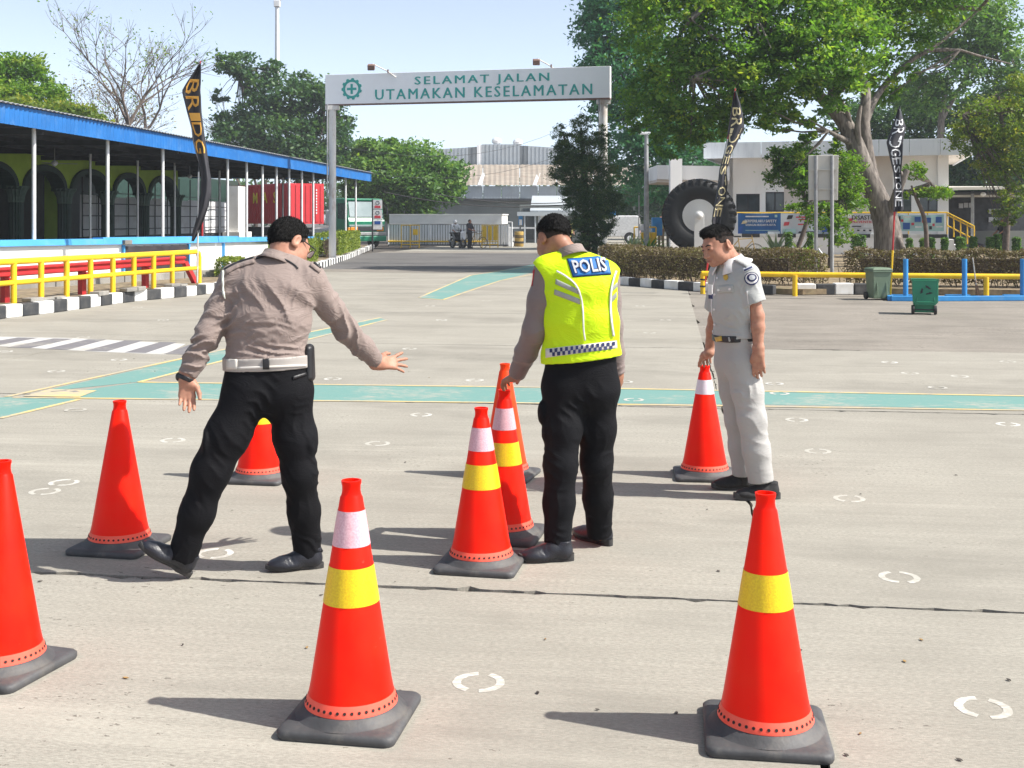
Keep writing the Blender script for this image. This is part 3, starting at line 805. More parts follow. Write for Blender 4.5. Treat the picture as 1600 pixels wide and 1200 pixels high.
def shoe(parent, heel, fwd, up=(0, 0, 1), L=.285, m="boot_leather", ms="boot_sole", sneaker=False):
    f = Vector(fwd).normalized(); u = Vector(up); y = u.cross(f).normalized(); u = f.cross(y)
    Rm = Matrix((f, y, u)).transposed(); H = Vector(heel); s = L / .285
    W = lambda x, yy, z: H + Rm @ Vector((x * s, yy * s, z * s))
    F = Field(*bounds([W(-.02, -.06, -.01), W(.3, .06, .15), W(-.02, .06, .15), W(.3, -.06, -.01), W(.3, .06, -.01), W(-.02, -.06, .15)], .02), .0045)
    F.cap(W(.045, 0, .048), W(.11, 0, .052), .038, .038, .02); F.cap(W(.10, 0, .062), W(.195, 0, .04), .037, .033, .03)
    F.ell(W(.222, 0, .034), (.054, .044, .029), Rm, .025); F.ell(W(.17, .004, .03), (.07, .046, .026), Rm, .02)
    F.cap(W(.052, 0, .05), W(.05, 0, .1), .039, .038, .02)
    F.cut(W(0, 0, .105), u); F.cut(W(0, 0, .012), -u)
    if sneaker:
        for k in range(4):
            F.cap(W(.115 + .022 * k, -.022, .093 - .012 * k), W(.12 + .022 * k, .022, .093 - .012 * k), .005, .005, .004)
    F.folds([(W(.16, 0, .06), .05, f, .025, .0022, 4)])
    o = F.build("shoe", m, parent)
    S = MB(); ring = []
    prof = [(0.0, .0, .033), (.005, 1, .033)]
    pts = []
    N = 40
    for k in range(N):
        t = 2 * math.pi * k / N; cx = math.cos(t); cy = math.sin(t)
        x = .1425 + .1475 * cx; wd = .036 + .012 * math.exp(-((x - .2) / .075) ** 2) - .006 * math.exp(-((x - .115) / .04) ** 2)
        yy = wd * (abs(cy) ** .55) * (1 if cy > 0 else -1); pts.append((x, yy))
    rise = lambda x: .012 * max(0, (x - .2) / .09) ** 2
    hh = .034 if sneaker else .026
    heelx = .0 if sneaker else .006
    rings = [[W(x, yy * .95, rise(x) + (0 if x < .085 or sneaker else heelx)) for x, yy in pts], [W(x, yy, rise(x) + .008) for x, yy in pts], [W(x, yy, rise(x) + hh - .005 + (.008 if sneaker and x < .06 else 0)) for x, yy in pts], [W(x * .99 + .001, yy * .94, rise(x) + hh) for x, yy in pts]]
    loft(S, rings)
    so = link("sole", S.mesh("sole"), ms, o, smooth=50)
    return o

def cast(bvh, px, py, off, extra=0.0):
    o = Vector((0, 0, HCAM)); d = P(px, py, 1.0) - o; d.normalize()
    h, nrm, i, dist = bvh.ray_cast(o, d)
    if h is None: return None
    if nrm.dot(d) > 0: nrm = -nrm
    return h + nrm * off
def bvh_of(ob):
    me = ob.data
    v = [ob.matrix_basis @ x.co for x in me.vertices] if ob.parent is None else [x.co.copy() for x in me.vertices]
    return BVHTree.FromPolygons(v, [tuple(p.vertices) for p in me.polygons])
def patch(name, bvh, corners, m, parent, off=.003, nu=16, nv=8, thick=.002, **kw):
    """cloth piece lying on a garment; corners tl, tr, br, bl as measured in the photo"""
    tl, tr, br, bl = [Vector((c[0], c[1], 0)) for c in corners]; mb = MB(); idx = {}
    for j in range(nv + 1):
        for i in range(nu + 1):
            u = i / nu; v = j / nv
            q = (tl * (1 - u) + tr * u) * (1 - v) + (bl * (1 - u) + br * u) * v
            h = cast(bvh, q.x, q.y, off)
            if h is not None: idx[(i, j)] = len(mb.v); mb.v.append(tuple(h))
    for j in range(nv):
        for i in range(nu):
            ks = [(i, j), (i, j + 1), (i + 1, j + 1), (i + 1, j)]
            if all(k in idx for k in ks): mb.f.append(tuple(idx[k] for k in ks))
    if not mb.f: return None
    o = mb.build(name, m, parent, world=True, smooth=60, **kw)
    sm = o.modifiers.new("thick", 'SOLIDIFY'); sm.thickness = thick; sm.offset = -1
    return o
def ribbon(name, bvh, pts, w, m, parent, off=.004, n=30, thick=.003, closed=False):
    """narrow tape along a measured course on a garment"""
    q = [Vector((p[0], p[1], 0)) for p in pts]; fine = polyline(q, max(.5, sum((b - a).length for a, b in zip(q, q[1:])) / n)); mb = MB(); prev = None
    for i, c in enumerate(fine):
        d = (fine[min(i + 1, len(fine) - 1)] - fine[max(i - 1, 0)]).normalized(); nn = Vector((-d.y, d.x, 0)) * w / 2
        a = cast(bvh, (c + nn).x, (c + nn).y, off); b = cast(bvh, (c - nn).x, (c - nn).y, off)
        if a is None or b is None or (a - b).length > .15: prev = None; continue
        k = len(mb.v); mb.v += [tuple(a), tuple(b)]
        if prev is not None: mb.f.append((prev, prev + 1, k + 1, k))
        prev = k
    if not mb.f: return None
    o = mb.build(name, m, parent, world=True, smooth=60)
    sm = o.modifiers.new("thick", 'SOLIDIFY'); sm.thickness = thick; sm.offset = 0
    return o
def disc_patch(name, bvh, cx, cy, rx, ry, m, parent, off=.003, n=20, shape=None):
    mb = MB(); c = cast(bvh, cx, cy, off)
    if c is None: return None
    mb.v.append(tuple(c)); ok = []
    for k in range(n):
        t = 2 * math.pi * k / n; s = shape(t) if shape else 1
        h = cast(bvh, cx + rx * math.cos(t) * s, cy + ry * math.sin(t) * s, off)
        if h is None or (h - c).length > .12: h = c
        mb.v.append(tuple(h))
    for k in range(n): mb.f.append((0, 1 + (k + 1) % n, 1 + k))
    o = mb.build(name, m, parent, world=True)
    sm = o.modifiers.new("thick", 'SOLIDIFY'); sm.thickness = .002; sm.offset = 0
    return o

def hair_strands(parent, me, m, n, L, seed, comb):
    """single short hairs standing on a hair surface"""
    k = len(me.vertices); co = np.empty(k * 3, dtype=np.float32); me.vertices.foreach_get("co", co); co = co.reshape(-1, 3)
    no = np.empty(k * 3, dtype=np.float32); me.vertex_normals.foreach_get("vector", no); no = no.reshape(-1, 3); rng = np.random.default_rng(seed)
    i = rng.integers(0, k, n); p = co[i] + rng.normal(size=(n, 3)) * .002; nn = no[i]; c = np.array(comb)[None, :] + rng.normal(size=(n, 3)) * .35
    d = nn * .55 + (c - nn * np.sum(c * nn, 1, keepdims=True)); d /= np.linalg.norm(d, axis=1, keepdims=True); w = np.cross(d, nn); w /= np.maximum(np.linalg.norm(w, axis=1, keepdims=True), 1e-6)
    l_ = (L * rng.uniform(.6, 1.3, n))[:, None]; w = w * .0012
    v = np.stack([p - nn * .002 - w, p - nn * .002 + w, p + d * l_ + w * .3, p + d * l_ - w * .3], 1)
    link("hair_strands", quads_mesh("hair_strands", v), m, parent, world=True, kind="stuff")
mat("skin_tan", (0.44, 0.225, 0.15), (0.37, 0.175, 0.115), 0.5, 40, 4, .06, 300, spec=.35)
mat("skin_brown", (0.35, 0.165, 0.10), (0.28, 0.125, 0.075), 0.5, 40, 4, .06, 300, spec=.35)
mat("hair_black", (0.006, 0.0055, 0.0055), (0.014, 0.013, 0.012), 0.55, 260, 2, 1.0, 330, spec=.25)
mat("hair_fade", (0.016, 0.013, 0.012), (0.05, 0.034, 0.027), 0.75, 300, 2, .5, 320, spec=.2)
mat("shirt_taupe", (0.245, 0.193, 0.172), (0.225, 0.176, 0.157), 0.72, 3, 4, .12, 500, sheen=.15, spec=.3, wrinkle=0.3)
mat("sleeve_taupe", (0.20, 0.155, 0.143), (0.185, 0.143, 0.132), 0.6, 3, 4, .12, 500, sheen=.15, spec=.4, wrinkle=0.2)
mat("trouser_black", (0.0050, 0.0053, 0.0072), (0.004, 0.004, 0.0052), 0.8, 3, 4, .2, 400, spec=.18, wrinkle=0.14)
mat("vest_neon", (0.60, 0.84, 0.006), (0.55, 0.79, 0.005), 0.65, 3, 4, .1, 450, spec=.3, wrinkle=0.25)
mat("tape_silver", (0.36, 0.37, 0.33), (0.30, 0.31, 0.27), 0.35, 6)
mat("tape_white", (0.80, 0.81, 0.72), (0.74, 0.75, 0.66), 0.6, 6)
mat("patch_blue", (0.02, 0.17, 0.50), (0.015, 0.14, 0.42), 0.6, 6)
mat("patch_navy", (0.015, 0.022, 0.10), (0.01, 0.016, 0.08), 0.6, 6)
mat("letter_silver", (0.55, 0.57, 0.60), (0.47, 0.49, 0.52), 0.5, 6)
mat("badge_red", (0.5, 0.02, 0.03), None, .6)
mat("badge_gold", (0.62, 0.40, 0.06), (0.5, 0.3, 0.04), 0.4, 30)
mat("belt_grey", (0.40, 0.37, 0.34), (0.33, 0.305, 0.28), 0.5, 8)
mat("belt_white", (0.66, 0.63, 0.58), (0.58, 0.55, 0.5), 0.5, 8)
mat("leather_black", (0.013, 0.013, 0.015), (0.02, 0.02, 0.022), 0.42, 10, 4, .15, 200)
mat("boot_leather", (0.018, 0.020, 0.028), (0.012, 0.013, 0.018), 0.38, 20, 4, .2, 160)
mat("boot_sole", (0.02, 0.02, 0.021), (0.045, 0.042, 0.04), 0.75, 25, 4, .2, 100)
mat("sneaker_black", (0.02, 0.019, 0.02), (0.012, 0.012, 0.012), 0.75, 60, 3, .3, 250)
mat("sneaker_sole", (0.05, 0.048, 0.048), (0.03, 0.03, 0.03), 0.7, 20)
mat("shirt_grey", (0.405, 0.41, 0.40), (0.38, 0.385, 0.375), 0.75, 3, 4, .12, 500, sheen=.1, spec=.3, wrinkle=0.2)
mat("trouser_grey", (0.40, 0.39, 0.375), (0.37, 0.36, 0.345), 0.75, 3, 4, .12, 500, sheen=.1, spec=.3, wrinkle=0.2)
mat("collar_white", (0.74, 0.72, 0.71), (0.62, 0.6, 0.59), .75, 3)
mat("eye_white", (0.6, 0.57, 0.54), None, .3); mat("eye_dark", (0.015, 0.01, 0.008), None, .2)
mat("lip", (0.27, 0.085, 0.07), None, .5); mat("brow_hair", (0.02, 0.014, 0.012), None, .8, 200)
mat("glass_lens", (0.75, 0.8, 0.82), None, .1)
# ------------------------------------------------------------------ yellow double railing on the left kerb
mat("galvanised", (0.62, 0.63, 0.64), (0.5, 0.51, 0.52), 0.4, 6, 4, 0, metal=.2)
mat("rusty_white", (0.72, 0.71, 0.68), (0.62, 0.6, 0.57), 0.6, 3, 5, stain=(0.33, 0.17, 0.09), stain_scale=3.5, stain_amt=.8, stretch=(1, 1, .35))
mat("blue_sheet", (0.010, 0.14, 0.43), (0.008, 0.115, 0.36), 0.5, 2, 5, stain=(0.12, 0.25, 0.45), stain_scale=3, stain_amt=.35)
mat("blue_cap", (0.06, 0.33, 0.68), (0.05, 0.28, 0.6), 0.7, 2, 5, stain=(0.2, 0.35, 0.5), stain_scale=3, stain_amt=.35)
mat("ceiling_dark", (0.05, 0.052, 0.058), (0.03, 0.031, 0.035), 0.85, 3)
mat("lime_wall", (0.42, 0.60, 0.07), (0.36, 0.53, 0.06), 0.8, 2, 5)
mat("green_wall", (0.12, 0.40, 0.10), (0.10, 0.34, 0.085), 0.8, 2, 5)
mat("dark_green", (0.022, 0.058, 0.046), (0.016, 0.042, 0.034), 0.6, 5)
mat("capital_green", (0.11, 0.17, 0.14), (0.08, 0.13, 0.105), 0.7, 8)
mat("screen_white", (0.78, 0.79, 0.81), (0.68, 0.70, 0.73), 0.7, 1.2, 6, stain=(0.42, 0.36, 0.33), stain_scale=.8, stain_amt=.6)
mat("tarp_dark", (0.045, 0.038, 0.042), (0.025, 0.022, 0.026), 0.6, 5, 6, .6, 9)
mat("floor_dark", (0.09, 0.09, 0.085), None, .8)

rail_a, rail_b = Vector((-8.97, 18.9, .2)), Vector((-7.07, 26.75, .2))
yr = thing("pipe_railing", "bright yellow pipe railing with two rails along the left kerb", "railing", rail_a)
dirr = (rail_b - rail_a).normalized()
MB().tube([rail_a + Vector((0, 0, .725)), rail_b + Vector((0, 0, .725)) - dirr * .12, rail_b + Vector((0, 0, .69)) - dirr * .03, rail_b + Vector((0, 0, .60)), rail_b], .056, 14).build("top_rail", "yellow_paint", yr, world=True, smooth=50)
MB().tube([rail_a + Vector((0, 0, .36)), rail_b + Vector((0, 0, .36))], .046, 12).build("middle_rail", "yellow_paint", yr, world=True, smooth=50)
n_post = 10
for k in range(n_post + 1):
    p = rail_b - dirr * (.76 * k + (.42 if k else 0)) if k else None
    if p is None or (p - rail_a).dot(dirr) < 0: continue
    MB().tube([p + Vector((0, 0, -.05)), p + Vector((0, 0, .72))], .052, 12).build("post", "yellow_paint", yr, world=True, smooth=50)
for k in range(22):
    a = G(-30, 503).lerp(G(322, 460), k / 22); d = Vector((.24, .97, 0))
    if random.random() < .3: continue
    MB().box(a + Vector((-.24, .06, .235 + random.uniform(-.01, .02))), (.2, random.uniform(.22, .4), random.uniform(.05, .09)), rz=-.25 + random.uniform(-.15, .15)).build("loose_paver", "concrete_kerb", verge_o, bevel=.012)
# red crash barrier behind it
gr = thing("crash_barrier", "faded red steel crash barrier behind the yellow railing", "barrier", (-9.4, 20, 0))
ga, gb = Vector((-9.75, 17.6, .72)), Vector((-7.52, 27.2, .72)); gd = (gb - ga).normalized(); gn = Vector((gd.y, -gd.x, 0))
prof = [(0, .09), (.04, .07), (.04, .04), (0, .015), (0, -.015), (.04, -.04), (.04, -.07), (0, -.09)]
mb = MB()
for i in range(len(prof) - 1):
    (o0, z0), (o1, z1) = prof[i], prof[i + 1]
    mb.slab([ga + gn * o0 + Vector((0, 0, z0)), gb + gn * o0 + Vector((0, 0, z0)), gb + gn * o1 + Vector((0, 0, z1)), ga + gn * o1 + Vector((0, 0, z1))], -gn * .012)
mb.build("beam", "red_paint", gr, world=True)
for t in (.12, .36, .60, .84):
    p = ga.lerp(gb, t); MB().box(p - gn * .08 + Vector((0, 0, -.33)), (.1, .14, .78), rz=math.atan2(gd.y, gd.x) - math.pi / 2).build("post", "red_paint", gr, world=True)
    MB().box(p - gn * .0 + Vector((0, 0, -.17)), (.16, .2, .12), rz=math.atan2(gd.y, gd.x) - math.pi / 2).build("spacer", "red_paint", gr, world=True)
MB().beam(gb + Vector((0, 0, -.05)), gb + gd * .35 + Vector((.1, 0, -.6)), .12, .1).build("end_brace", "red_paint", gr, world=True)

# ------------------------------------------------------------------ shelter: white wall with blue cap, posts, blue fascia, dark roof
SE0, SD = Vector((-10.9, 26.8, 0)), Vector((.1026, 1, 0)).normalized()
SN = Vector((-SD.y, SD.x, 0))            # into the building
def S(along, deep, z):                    # a point of the shelter
    p = SE0 + SD * along + SN * deep; return Vector((p.x, p.y, z))
AL0, AL1 = -9.0, 33.0                      # from beyond the left edge to the far gable
WPT = [Vector((-15.6, 16.2, 0)), Vector((-11.6, 24.5, 0)), Vector((-8.0, 32.0, 0)), Vector((-7.75, 45, 0)), Vector((-7.7, 59.6, 0))]
wl_ = thing("boundary_wall", "low white wall with bright blue cap below the shelter posts", "wall", WPT[0])
def wall_h(Y): return np.interp(Y, [16, 26, 32, 45, 59.6], [1.2, 1.185, 1.15, .98, .80])
wq = polyline([p for p in WPT], 1.9) if False else None
segs = []
for p, q in zip(WPT, WPT[1:]):
    n = max(1, int((q - p).length / 1.9))
    segs += [(p.lerp(q, i / n), p.lerp(q, (i + 1) / n)) for i in range(n)]
for i, (p, q) in enumerate(segs):
    d = (q - p).normalized(); nn = Vector((-d.y, d.x, 0)); h0 = float(wall_h(p.y)); h1 = float(wall_h(q.y)); U_ = Vector((0, 0, 1))
    MB().slab([p + U_ * .02, q + U_ * .02, q + U_ * (h1 - .12), p + U_ * (h0 - .12)], nn * .2).build("wall_panel", "white_wall", wl_, world=True)
    up = .03 if 6 <= i <= 8 else 0
    MB().slab([p - nn * .09 + U_ * (h0 - .12), q - nn * .09 + U_ * (h1 - .12), q - nn * .06 + U_ * (h1 + .02 + up), p - nn * .06 + U_ * (h0 + .02 + up)], nn * .34).build("wall_cap", "blue_cap", wl_, world=True)
def wall_at(px):
    tt = (px - 800) / FPX
    for p, q in zip(WPT, WPT[1:]):
        d = q - p; den = d.x - tt * d.y
        if abs(den) < 1e-6: continue
        t = (tt * p.y - p.x) / den
        if 0 <= t <= 1:
            dn = d.normalized(); return p + d * t, dn, Vector((-dn.y, dn.x, 0))
for px in (191, 293, 347):
    p, d, nn = wall_at(px); hh = float(wall_h(p.y)); MB().box(p - nn * .03 + Vector((0, 0, hh / 2 - .06)), (.05, .09, hh - .16), rz=math.atan2(d.y, d.x)).build("blue_pier_line", "blue_cap", wl_, world=True)
for x0, x1 in ((194, 291), (441, 462)):
    p, d, nn = wall_at(x0); q, d2, n2 = wall_at(x1); h0 = float(wall_h(p.y)); h1 = float(wall_h(q.y)); k = 7; mb = MB()
    for j in range(k):
        a = p.lerp(q, j / k); b = p.lerp(q, (j + 1) / k); o0 = .02 + .035 * math.sin(j * 1.7) ** 2; o1 = .02 + .035 * math.sin((j + 1) * 1.7) ** 2
        mb.slab([a - nn * o0 + Vector((0, 0, .25)), b - nn * o1 + Vector((0, 0, .25)), b - nn * o1 + Vector((0, 0, h1 - .17)), a - nn * o0 + Vector((0, 0, h0 - .17))], -nn * .02)
    mb.build("dark_tarp", "tarp_dark", wl_, world=True)
for (p, q) in segs[:8]:
    d = (q - p).normalized(); nn = Vector((-d.y, d.x, 0)); MB().slab([p - nn * .75, q - nn * .75 - d * .02, q - nn * .75 - d * .02 + Vector((0, 0, .34)), p - nn * .75 + Vector((0, 0, .34))], nn * .35).build("gutter_edge", "concrete_kerb", wl_, world=True, bevel=.02)
p, d, nn = wall_at(193); MB().box(p - nn * .12 + Vector((0, 0, 1.1)), (.24, .1, .1), rz=math.atan2(d.y, d.x)).build("cap_block", "concrete_kerb", wl_, world=True)

sh = thing("shelter", "long open shelter with ribbed blue fascia and slim white posts", "shelter", S(0, 0, 0))
HB, HT = 3.66, 4.08
# ribbed fascia, sheet by sheet
rise = lambda a: -.003 * a
a = AL0; k = 0
while a < AL1 - .01:
    b = min(a + 1.55, AL1); mb = MB(); n = 16; pts = []
    for i in range(n + 1):
        t = a + (b - a) * i / n; pts.append((t, -.42 - (.035 if i % 2 else 0)))
    for (t0, d0), (t1, d1) in zip(pts, pts[1:]):
        mb.quad(S(t0, d0, HB + rise(t0)), S(t1, d1, HB + rise(t1)), S(t1, d1, HT + rise(t1)), S(t0, d0, HT + rise(t0)))
    o = mb.build("fascia_sheet", "blue_sheet", sh, world=True); sm = o.modifiers.new("thick", 'SOLIDIFY'); sm.thickness = .012
    a = b; k += 1
MB().slab([S(AL1, -.42, HB), S(AL1, 9, HB + .1), S(AL1, 9, HT + .1), S(AL1, -.42, HT)], SD * .03).build("gable_sheet", "blue_sheet", sh, world=True)
# roof sheets: wavy outer edge on top, dark soffit below
a = AL0
while a < AL1 - .01:
    b = min(a + 2.6, AL1); mb = MB(); n = 26
    for i in range(n):
        t0 = a + (b - a) * i / n; t1 = a + (b - a) * (i + 1) / n; z0 = .03 * (i % 2); z1 = .03 * ((i + 1) % 2)
        mb.quad(S(t0, -.52, HT + .015 + z0 + rise(t0)), S(t1, -.52, HT + .015 + z1 + rise(t1)), S(t1, 14, HT + .5 + z1), S(t0, 14, HT + .5 + z0))
    o = mb.build("roof_sheet", "grey_metal", sh, world=True); sm = o.modifiers.new("thick", 'SOLIDIFY'); sm.thickness = .01
    a = b
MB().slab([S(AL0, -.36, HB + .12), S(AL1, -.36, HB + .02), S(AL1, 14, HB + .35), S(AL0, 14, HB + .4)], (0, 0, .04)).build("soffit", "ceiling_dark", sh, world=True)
for d in (1.2, 2.6, 4.0, 5.4, 6.8): MB().beam(S(AL0, d, HB + .05 + d * .02), S(AL1, d, HB - .03 + d * .02), .06, .12).build("purlin", "ceiling_dark", sh, world=True)
for a in (-4, 0, 4, 8, 12, 16, 20, 24, 28): MB().beam(S(a, -.3, HB - .02), S(a, 9, HB + .06), .07, .14).build("rafter", "grey_metal" if a == -4 else "ceiling_dark", sh, world=True)
for px in (45, 161, 248, 310, 350, 380, 405, 427, 447, 467, 485, 536, 552):
    Yp = 36350.0 / (990 - px) * (26.8 / 38.9) if False else None
    tt = (px - 800) / FPX
    # along the eave where this post stands
    al = (SE0.x - tt * SE0.y) / (tt * SD.y - SD.x)
    if px == 310: al -= .0
    MB().tube([S(al, -.12, .9), S(al, -.12, HB + .06)], .047 if px != 310 else .036, 10).build("post", "white_metal" if px != 310 else "red_paint", sh, world=True, smooth=50)
for px in (141, 215, 273, 318, 343, 442): 
    tt = (px - 800) / FPX; q = SE0 + SN * 3.0; al = (q.x - tt * q.y) / (tt * SD.y - SD.x)
    MB().tube([S(al, 3.0, .3), S(al, 3.0, HB + .1)], .04, 8).build("inner_post", "galvanised", sh, world=True, smooth=50)
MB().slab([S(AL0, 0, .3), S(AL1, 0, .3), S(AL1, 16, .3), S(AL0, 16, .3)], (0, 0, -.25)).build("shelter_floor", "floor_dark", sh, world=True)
for al in (7.8, 18.5):      # ceiling fans
    fan = thing("ceiling_fan", "ceiling fan hanging under the shelter roof, " + ("nearer the yellow railing" if al < 10 else "farther along beside the flag"), "fan", S(al, 3.4, HB), group="fans under the shelter roof")
    MB().tube([S(al, 3.4, HB + .1), S(al, 3.4, HB - .3)], .015, 8).build("rod", "grey_metal", fan, world=True)
    MB().lathe([(.02, .1), (.09, .05), (.1, 0), (.05, -.06), (.01, -.08)], 16, S(al, 3.4, HB - .36)).build("motor", "white_metal", fan, world=True, smooth=50)
    for q in range(3): MB().box(S(al, 3.4, HB - .36) + Matrix.Rotation(q * 2.094 + .4, 3, 'Z') @ Vector((.36, 0, 0)), (.55, .12, .012), rz=q * 2.094 + .4).build("blade", "grey_metal", fan, world=True)

# ------------------------------------------------------------------ prayer hall behind: lime wall with dark arches
ar = thing("arcade", "lime green arcade with dark green arches and fluted columns", "building", S(0, 6.0, 0))
def acol(px): 
    tt = (px - 800) / FPX; q = SE0 + SN * 6.0; return (q.x - tt * q.y) / (tt * SD.y - SD.x)
def spx_(px):
    tt = (px - 800) / FPX; q = SE0 + SN * 13.6; return (q.x - tt * q.y) / (tt * SD.y - SD.x)
cols = [acol(30) - 2 * 3.3, acol(30) - 3.3, acol(30), acol(105), acol(172), acol(228), acol(278)]
ZS, ZT = 2.62, 3.82
for i in range(len(cols) - 1):
    c0, c1 = cols[i], cols[i + 1]; cm = (c0 + c1) / 2; rw = (c1 - c0) / 2 - .16; hgt = .86; n = 18
    arch = [(cm - rw * math.cos(math.pi * k / n), ZS + hgt * math.sin(math.pi * k / n) ** .9) for k in range(n + 1)]
    mb = MB()
    for (x0, z0), (x1, z1) in zip(arch, arch[1:]): mb.slab([S(x0, 6, z0), S(x1, 6, z1), S(x1, 6, ZT), S(x0, 6, ZT)], SN * .3)
    mb.slab([S(c0, 6, ZS), S(arch[0][0], 6, ZS), S(arch[0][0], 6, ZT), S(c0, 6, ZT)], SN * .3); mb.slab([S(arch[-1][0], 6, ZS), S(c1, 6, ZS), S(c1, 6, ZT), S(arch[-1][0], 6, ZT)], SN * .3)
    mb.build("spandrel", "lime_wall", ar, world=True)
    mb = MB(); outer = [(cm - (rw + .0) * math.cos(math.pi * k / n), ZS + hgt * math.sin(math.pi * k / n) ** .9) for k in range(n + 1)]; inner = [(cm - (rw - .2) * math.cos(math.pi * k / n), ZS + (hgt - .2) * math.sin(math.pi * k / n) ** .9) for k in range(n + 1)]
    for k in range(n):
        mb.slab([S(outer[k][0], 5.9, outer[k][1]), S(outer[k + 1][0], 5.9, outer[k + 1][1]), S(inner[k + 1][0], 5.9, inner[k + 1][1]), S(inner[k][0], 5.9, inner[k][1])], SN * .5)
    mb.build("arch_trim", "dark_green", ar, world=True)
MB().slab([S(AL0 - 2, 5.88, ZT), S(cols[-1] + .4, 5.88, ZT), S(cols[-1] + .4, 5.88, ZT + .14), S(AL0 - 2, 5.88, ZT + .14)], SN * .5).build("lintel", "grey_metal", ar, world=True)
for c in cols:
    flut = MB(); n = 32
    flut.lathe([(.23, .3), (.23, 2.2)], n, S(c, 6.1, 0))
    for i, v in enumerate(flut.v):
        q = i % n
        if q % 2: cx = S(c, 6.1, 0); flut.v[i] = (cx.x + (v[0] - cx.x) * .86, cx.y + (v[1] - cx.y) * .86, v[2])
    flut.build("column", "dark_green", ar, world=True)
    cp = MB(); cp.lathe([(.24, 2.2), (.25, 2.26), (.26, 2.4), (.33, 2.58), (.4, 2.66), (.4, 2.72)], n, S(c, 6.1, 0))
    for i, v in enumerate(cp.v):
        if (i % n) % 2 and (i // n) not in (0, 5): cx = S(c, 6.1, 0); cp.v[i] = (cx.x + (v[0] - cx.x) * .84, cx.y + (v[1] - cx.y) * .84, v[2])
    cp.build("capital", "capital_green", ar, world=True)
MB().slab([S(AL0 - 4, 9.5, 0.3), S(acol(130) - 2.4, 9.5, .3), S(acol(130) - 2.4, 9.5, 3.8), S(AL0 - 4, 9.5, 3.8)], SN * .2).build("rear_wall", "green_wall", ar, world=True)
MB().slab([S(acol(130) - .1, 6.9, .3), S(acol(130) + .3, 6.9, .3), S(acol(130) + .3, 6.9, 3.7), S(acol(130) - .1, 6.9, 3.7)], SN * .5).build("corner_pier", "lime_wall", ar, world=True)
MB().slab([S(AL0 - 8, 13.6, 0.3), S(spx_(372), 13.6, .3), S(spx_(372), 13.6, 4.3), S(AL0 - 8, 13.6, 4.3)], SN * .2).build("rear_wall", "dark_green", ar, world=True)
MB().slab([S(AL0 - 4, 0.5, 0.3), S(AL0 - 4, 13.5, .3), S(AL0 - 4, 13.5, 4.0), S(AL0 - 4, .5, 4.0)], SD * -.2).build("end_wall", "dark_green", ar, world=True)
for px, w in ((85, 1.0), (122, .8)):
    c = acol(px) - 1.5; MB().slab([S(c, 9.38, .5), S(c + w, 9.38, .5), S(c + w, 9.38, 1.9), S(c, 9.38, 1.9)], SN * .06).build("pale_door", "screen_white", ar, world=True)
for c in (acol(10) - 1.2, acol(75) - 1.5):
    MB().slab([S(c, 9.4, .3), S(c + 2.0, 9.4, .3), S(c + 2.0, 9.4, 2.5)] + [S(c + 1 + math.cos(t), 9.4, 2.5 + .5 * math.sin(t)) for t in (.5, 1.1, 1.57, 2.1, 2.7)] + [S(c, 9.4, 2.5)], SN * .05).build("dark_doorway", "dark_green", ar, world=True)
# white sheet screen in its steel grid
sc = thing("screen_wall", "pale sheet screen in a dark steel grid behind the arcade", "screen", S(10, 8.2, 0))
def spx(px, deep): 
    tt = (px - 800) / FPX; q = SE0 + SN * deep; return (q.x - tt * q.y) / (tt * SD.y - SD.x)
a0, a1 = spx(128, 8.2), spx(372, 8.2); nb = 13
for i in range(nb):
    x0 = a0 + (a1 - a0) * i / nb; x1 = a0 + (a1 - a0) * (i + 1) / nb; zb = .95; zt = 2.62 + random.uniform(-.05, .03); dd = random.uniform(0, .05)
    for j in range(3):
        z0 = zb + (zt - zb) * j / 3; z1 = zb + (zt - zb) * (j + 1) / 3
        MB().slab([S(x0, 8.25 + dd, z0), S(x1, 8.25 + dd, z0), S(x1, 8.25 + dd, z1), S(x0, 8.25 + dd, z1)], SN * .01).build("sheet", "screen_white", sc, world=True)
for i in range(nb + 1):
    x0 = a0 + (a1 - a0) * i / nb; MB().beam(S(x0, 8.18, .3), S(x0, 8.18, 3.6), .045, .045).build("mullion", "dark_metal", sc, world=True)
for z in (.95, 1.25, 1.8, 2.3, 2.75): MB().beam(S(a0, 8.14, z), S(a1, 8.14, z), .035, .035).build("grid_bar", "dark_metal", sc, world=True)
MB().slab([S(a0, 8.3, .3), S(a1, 8.3, .3), S(a1, 8.3, .95), S(a0, 8.3, .95)], SN * .1).build("dark_plinth", "dark_metal", sc, world=True)
b0 = spx(372, 7.0); MB().slab([S(b0, 7.0, .3), S(b0 + 1.5, 7.0, .3), S(b0 + 1.5, 7.0, 3.4), S(b0, 7.0, 3.4)], SN * .6).build("white_pier", "white_wall", sc, world=True)
MB().slab([S(b0 - .25, 6.85, .3), S(b0 + 1.75, 6.85, .3), S(b0 + 1.75, 6.85, 1.0), S(b0 - .25, 6.85, 1.0)], SN * .9).build("pier_foot", "white_wall", sc, world=True)
mat("sign_white", (0.86, 0.87, 0.88), (0.82, 0.83, 0.84), 0.5, 1.2, 5, stain=(0.66, 0.66, 0.66), stain_scale=1.2, stain_amt=.4)
mat("sign_teal", (0.03, 0.36, 0.32), None, .5); mat("sign_edge_rust", (0.22, 0.13, 0.10), (0.12, 0.07, 0.06), .8, 6)
mat("container_red", (0.62, 0.03, 0.04), (0.52, 0.025, 0.034), .55, 2, 5, stain=(0.25, 0.03, 0.03), stain_scale=2, stain_amt=.4)
mat("letter_yellow", (0.92, 0.66, 0.04), None, .5); mat("plain_white", (0.78, 0.78, 0.78), None, .5); mat("truck_green", (0.014, 0.21, 0.115), (0.012, 0.175, 0.095), .3, 3, coat=.5)
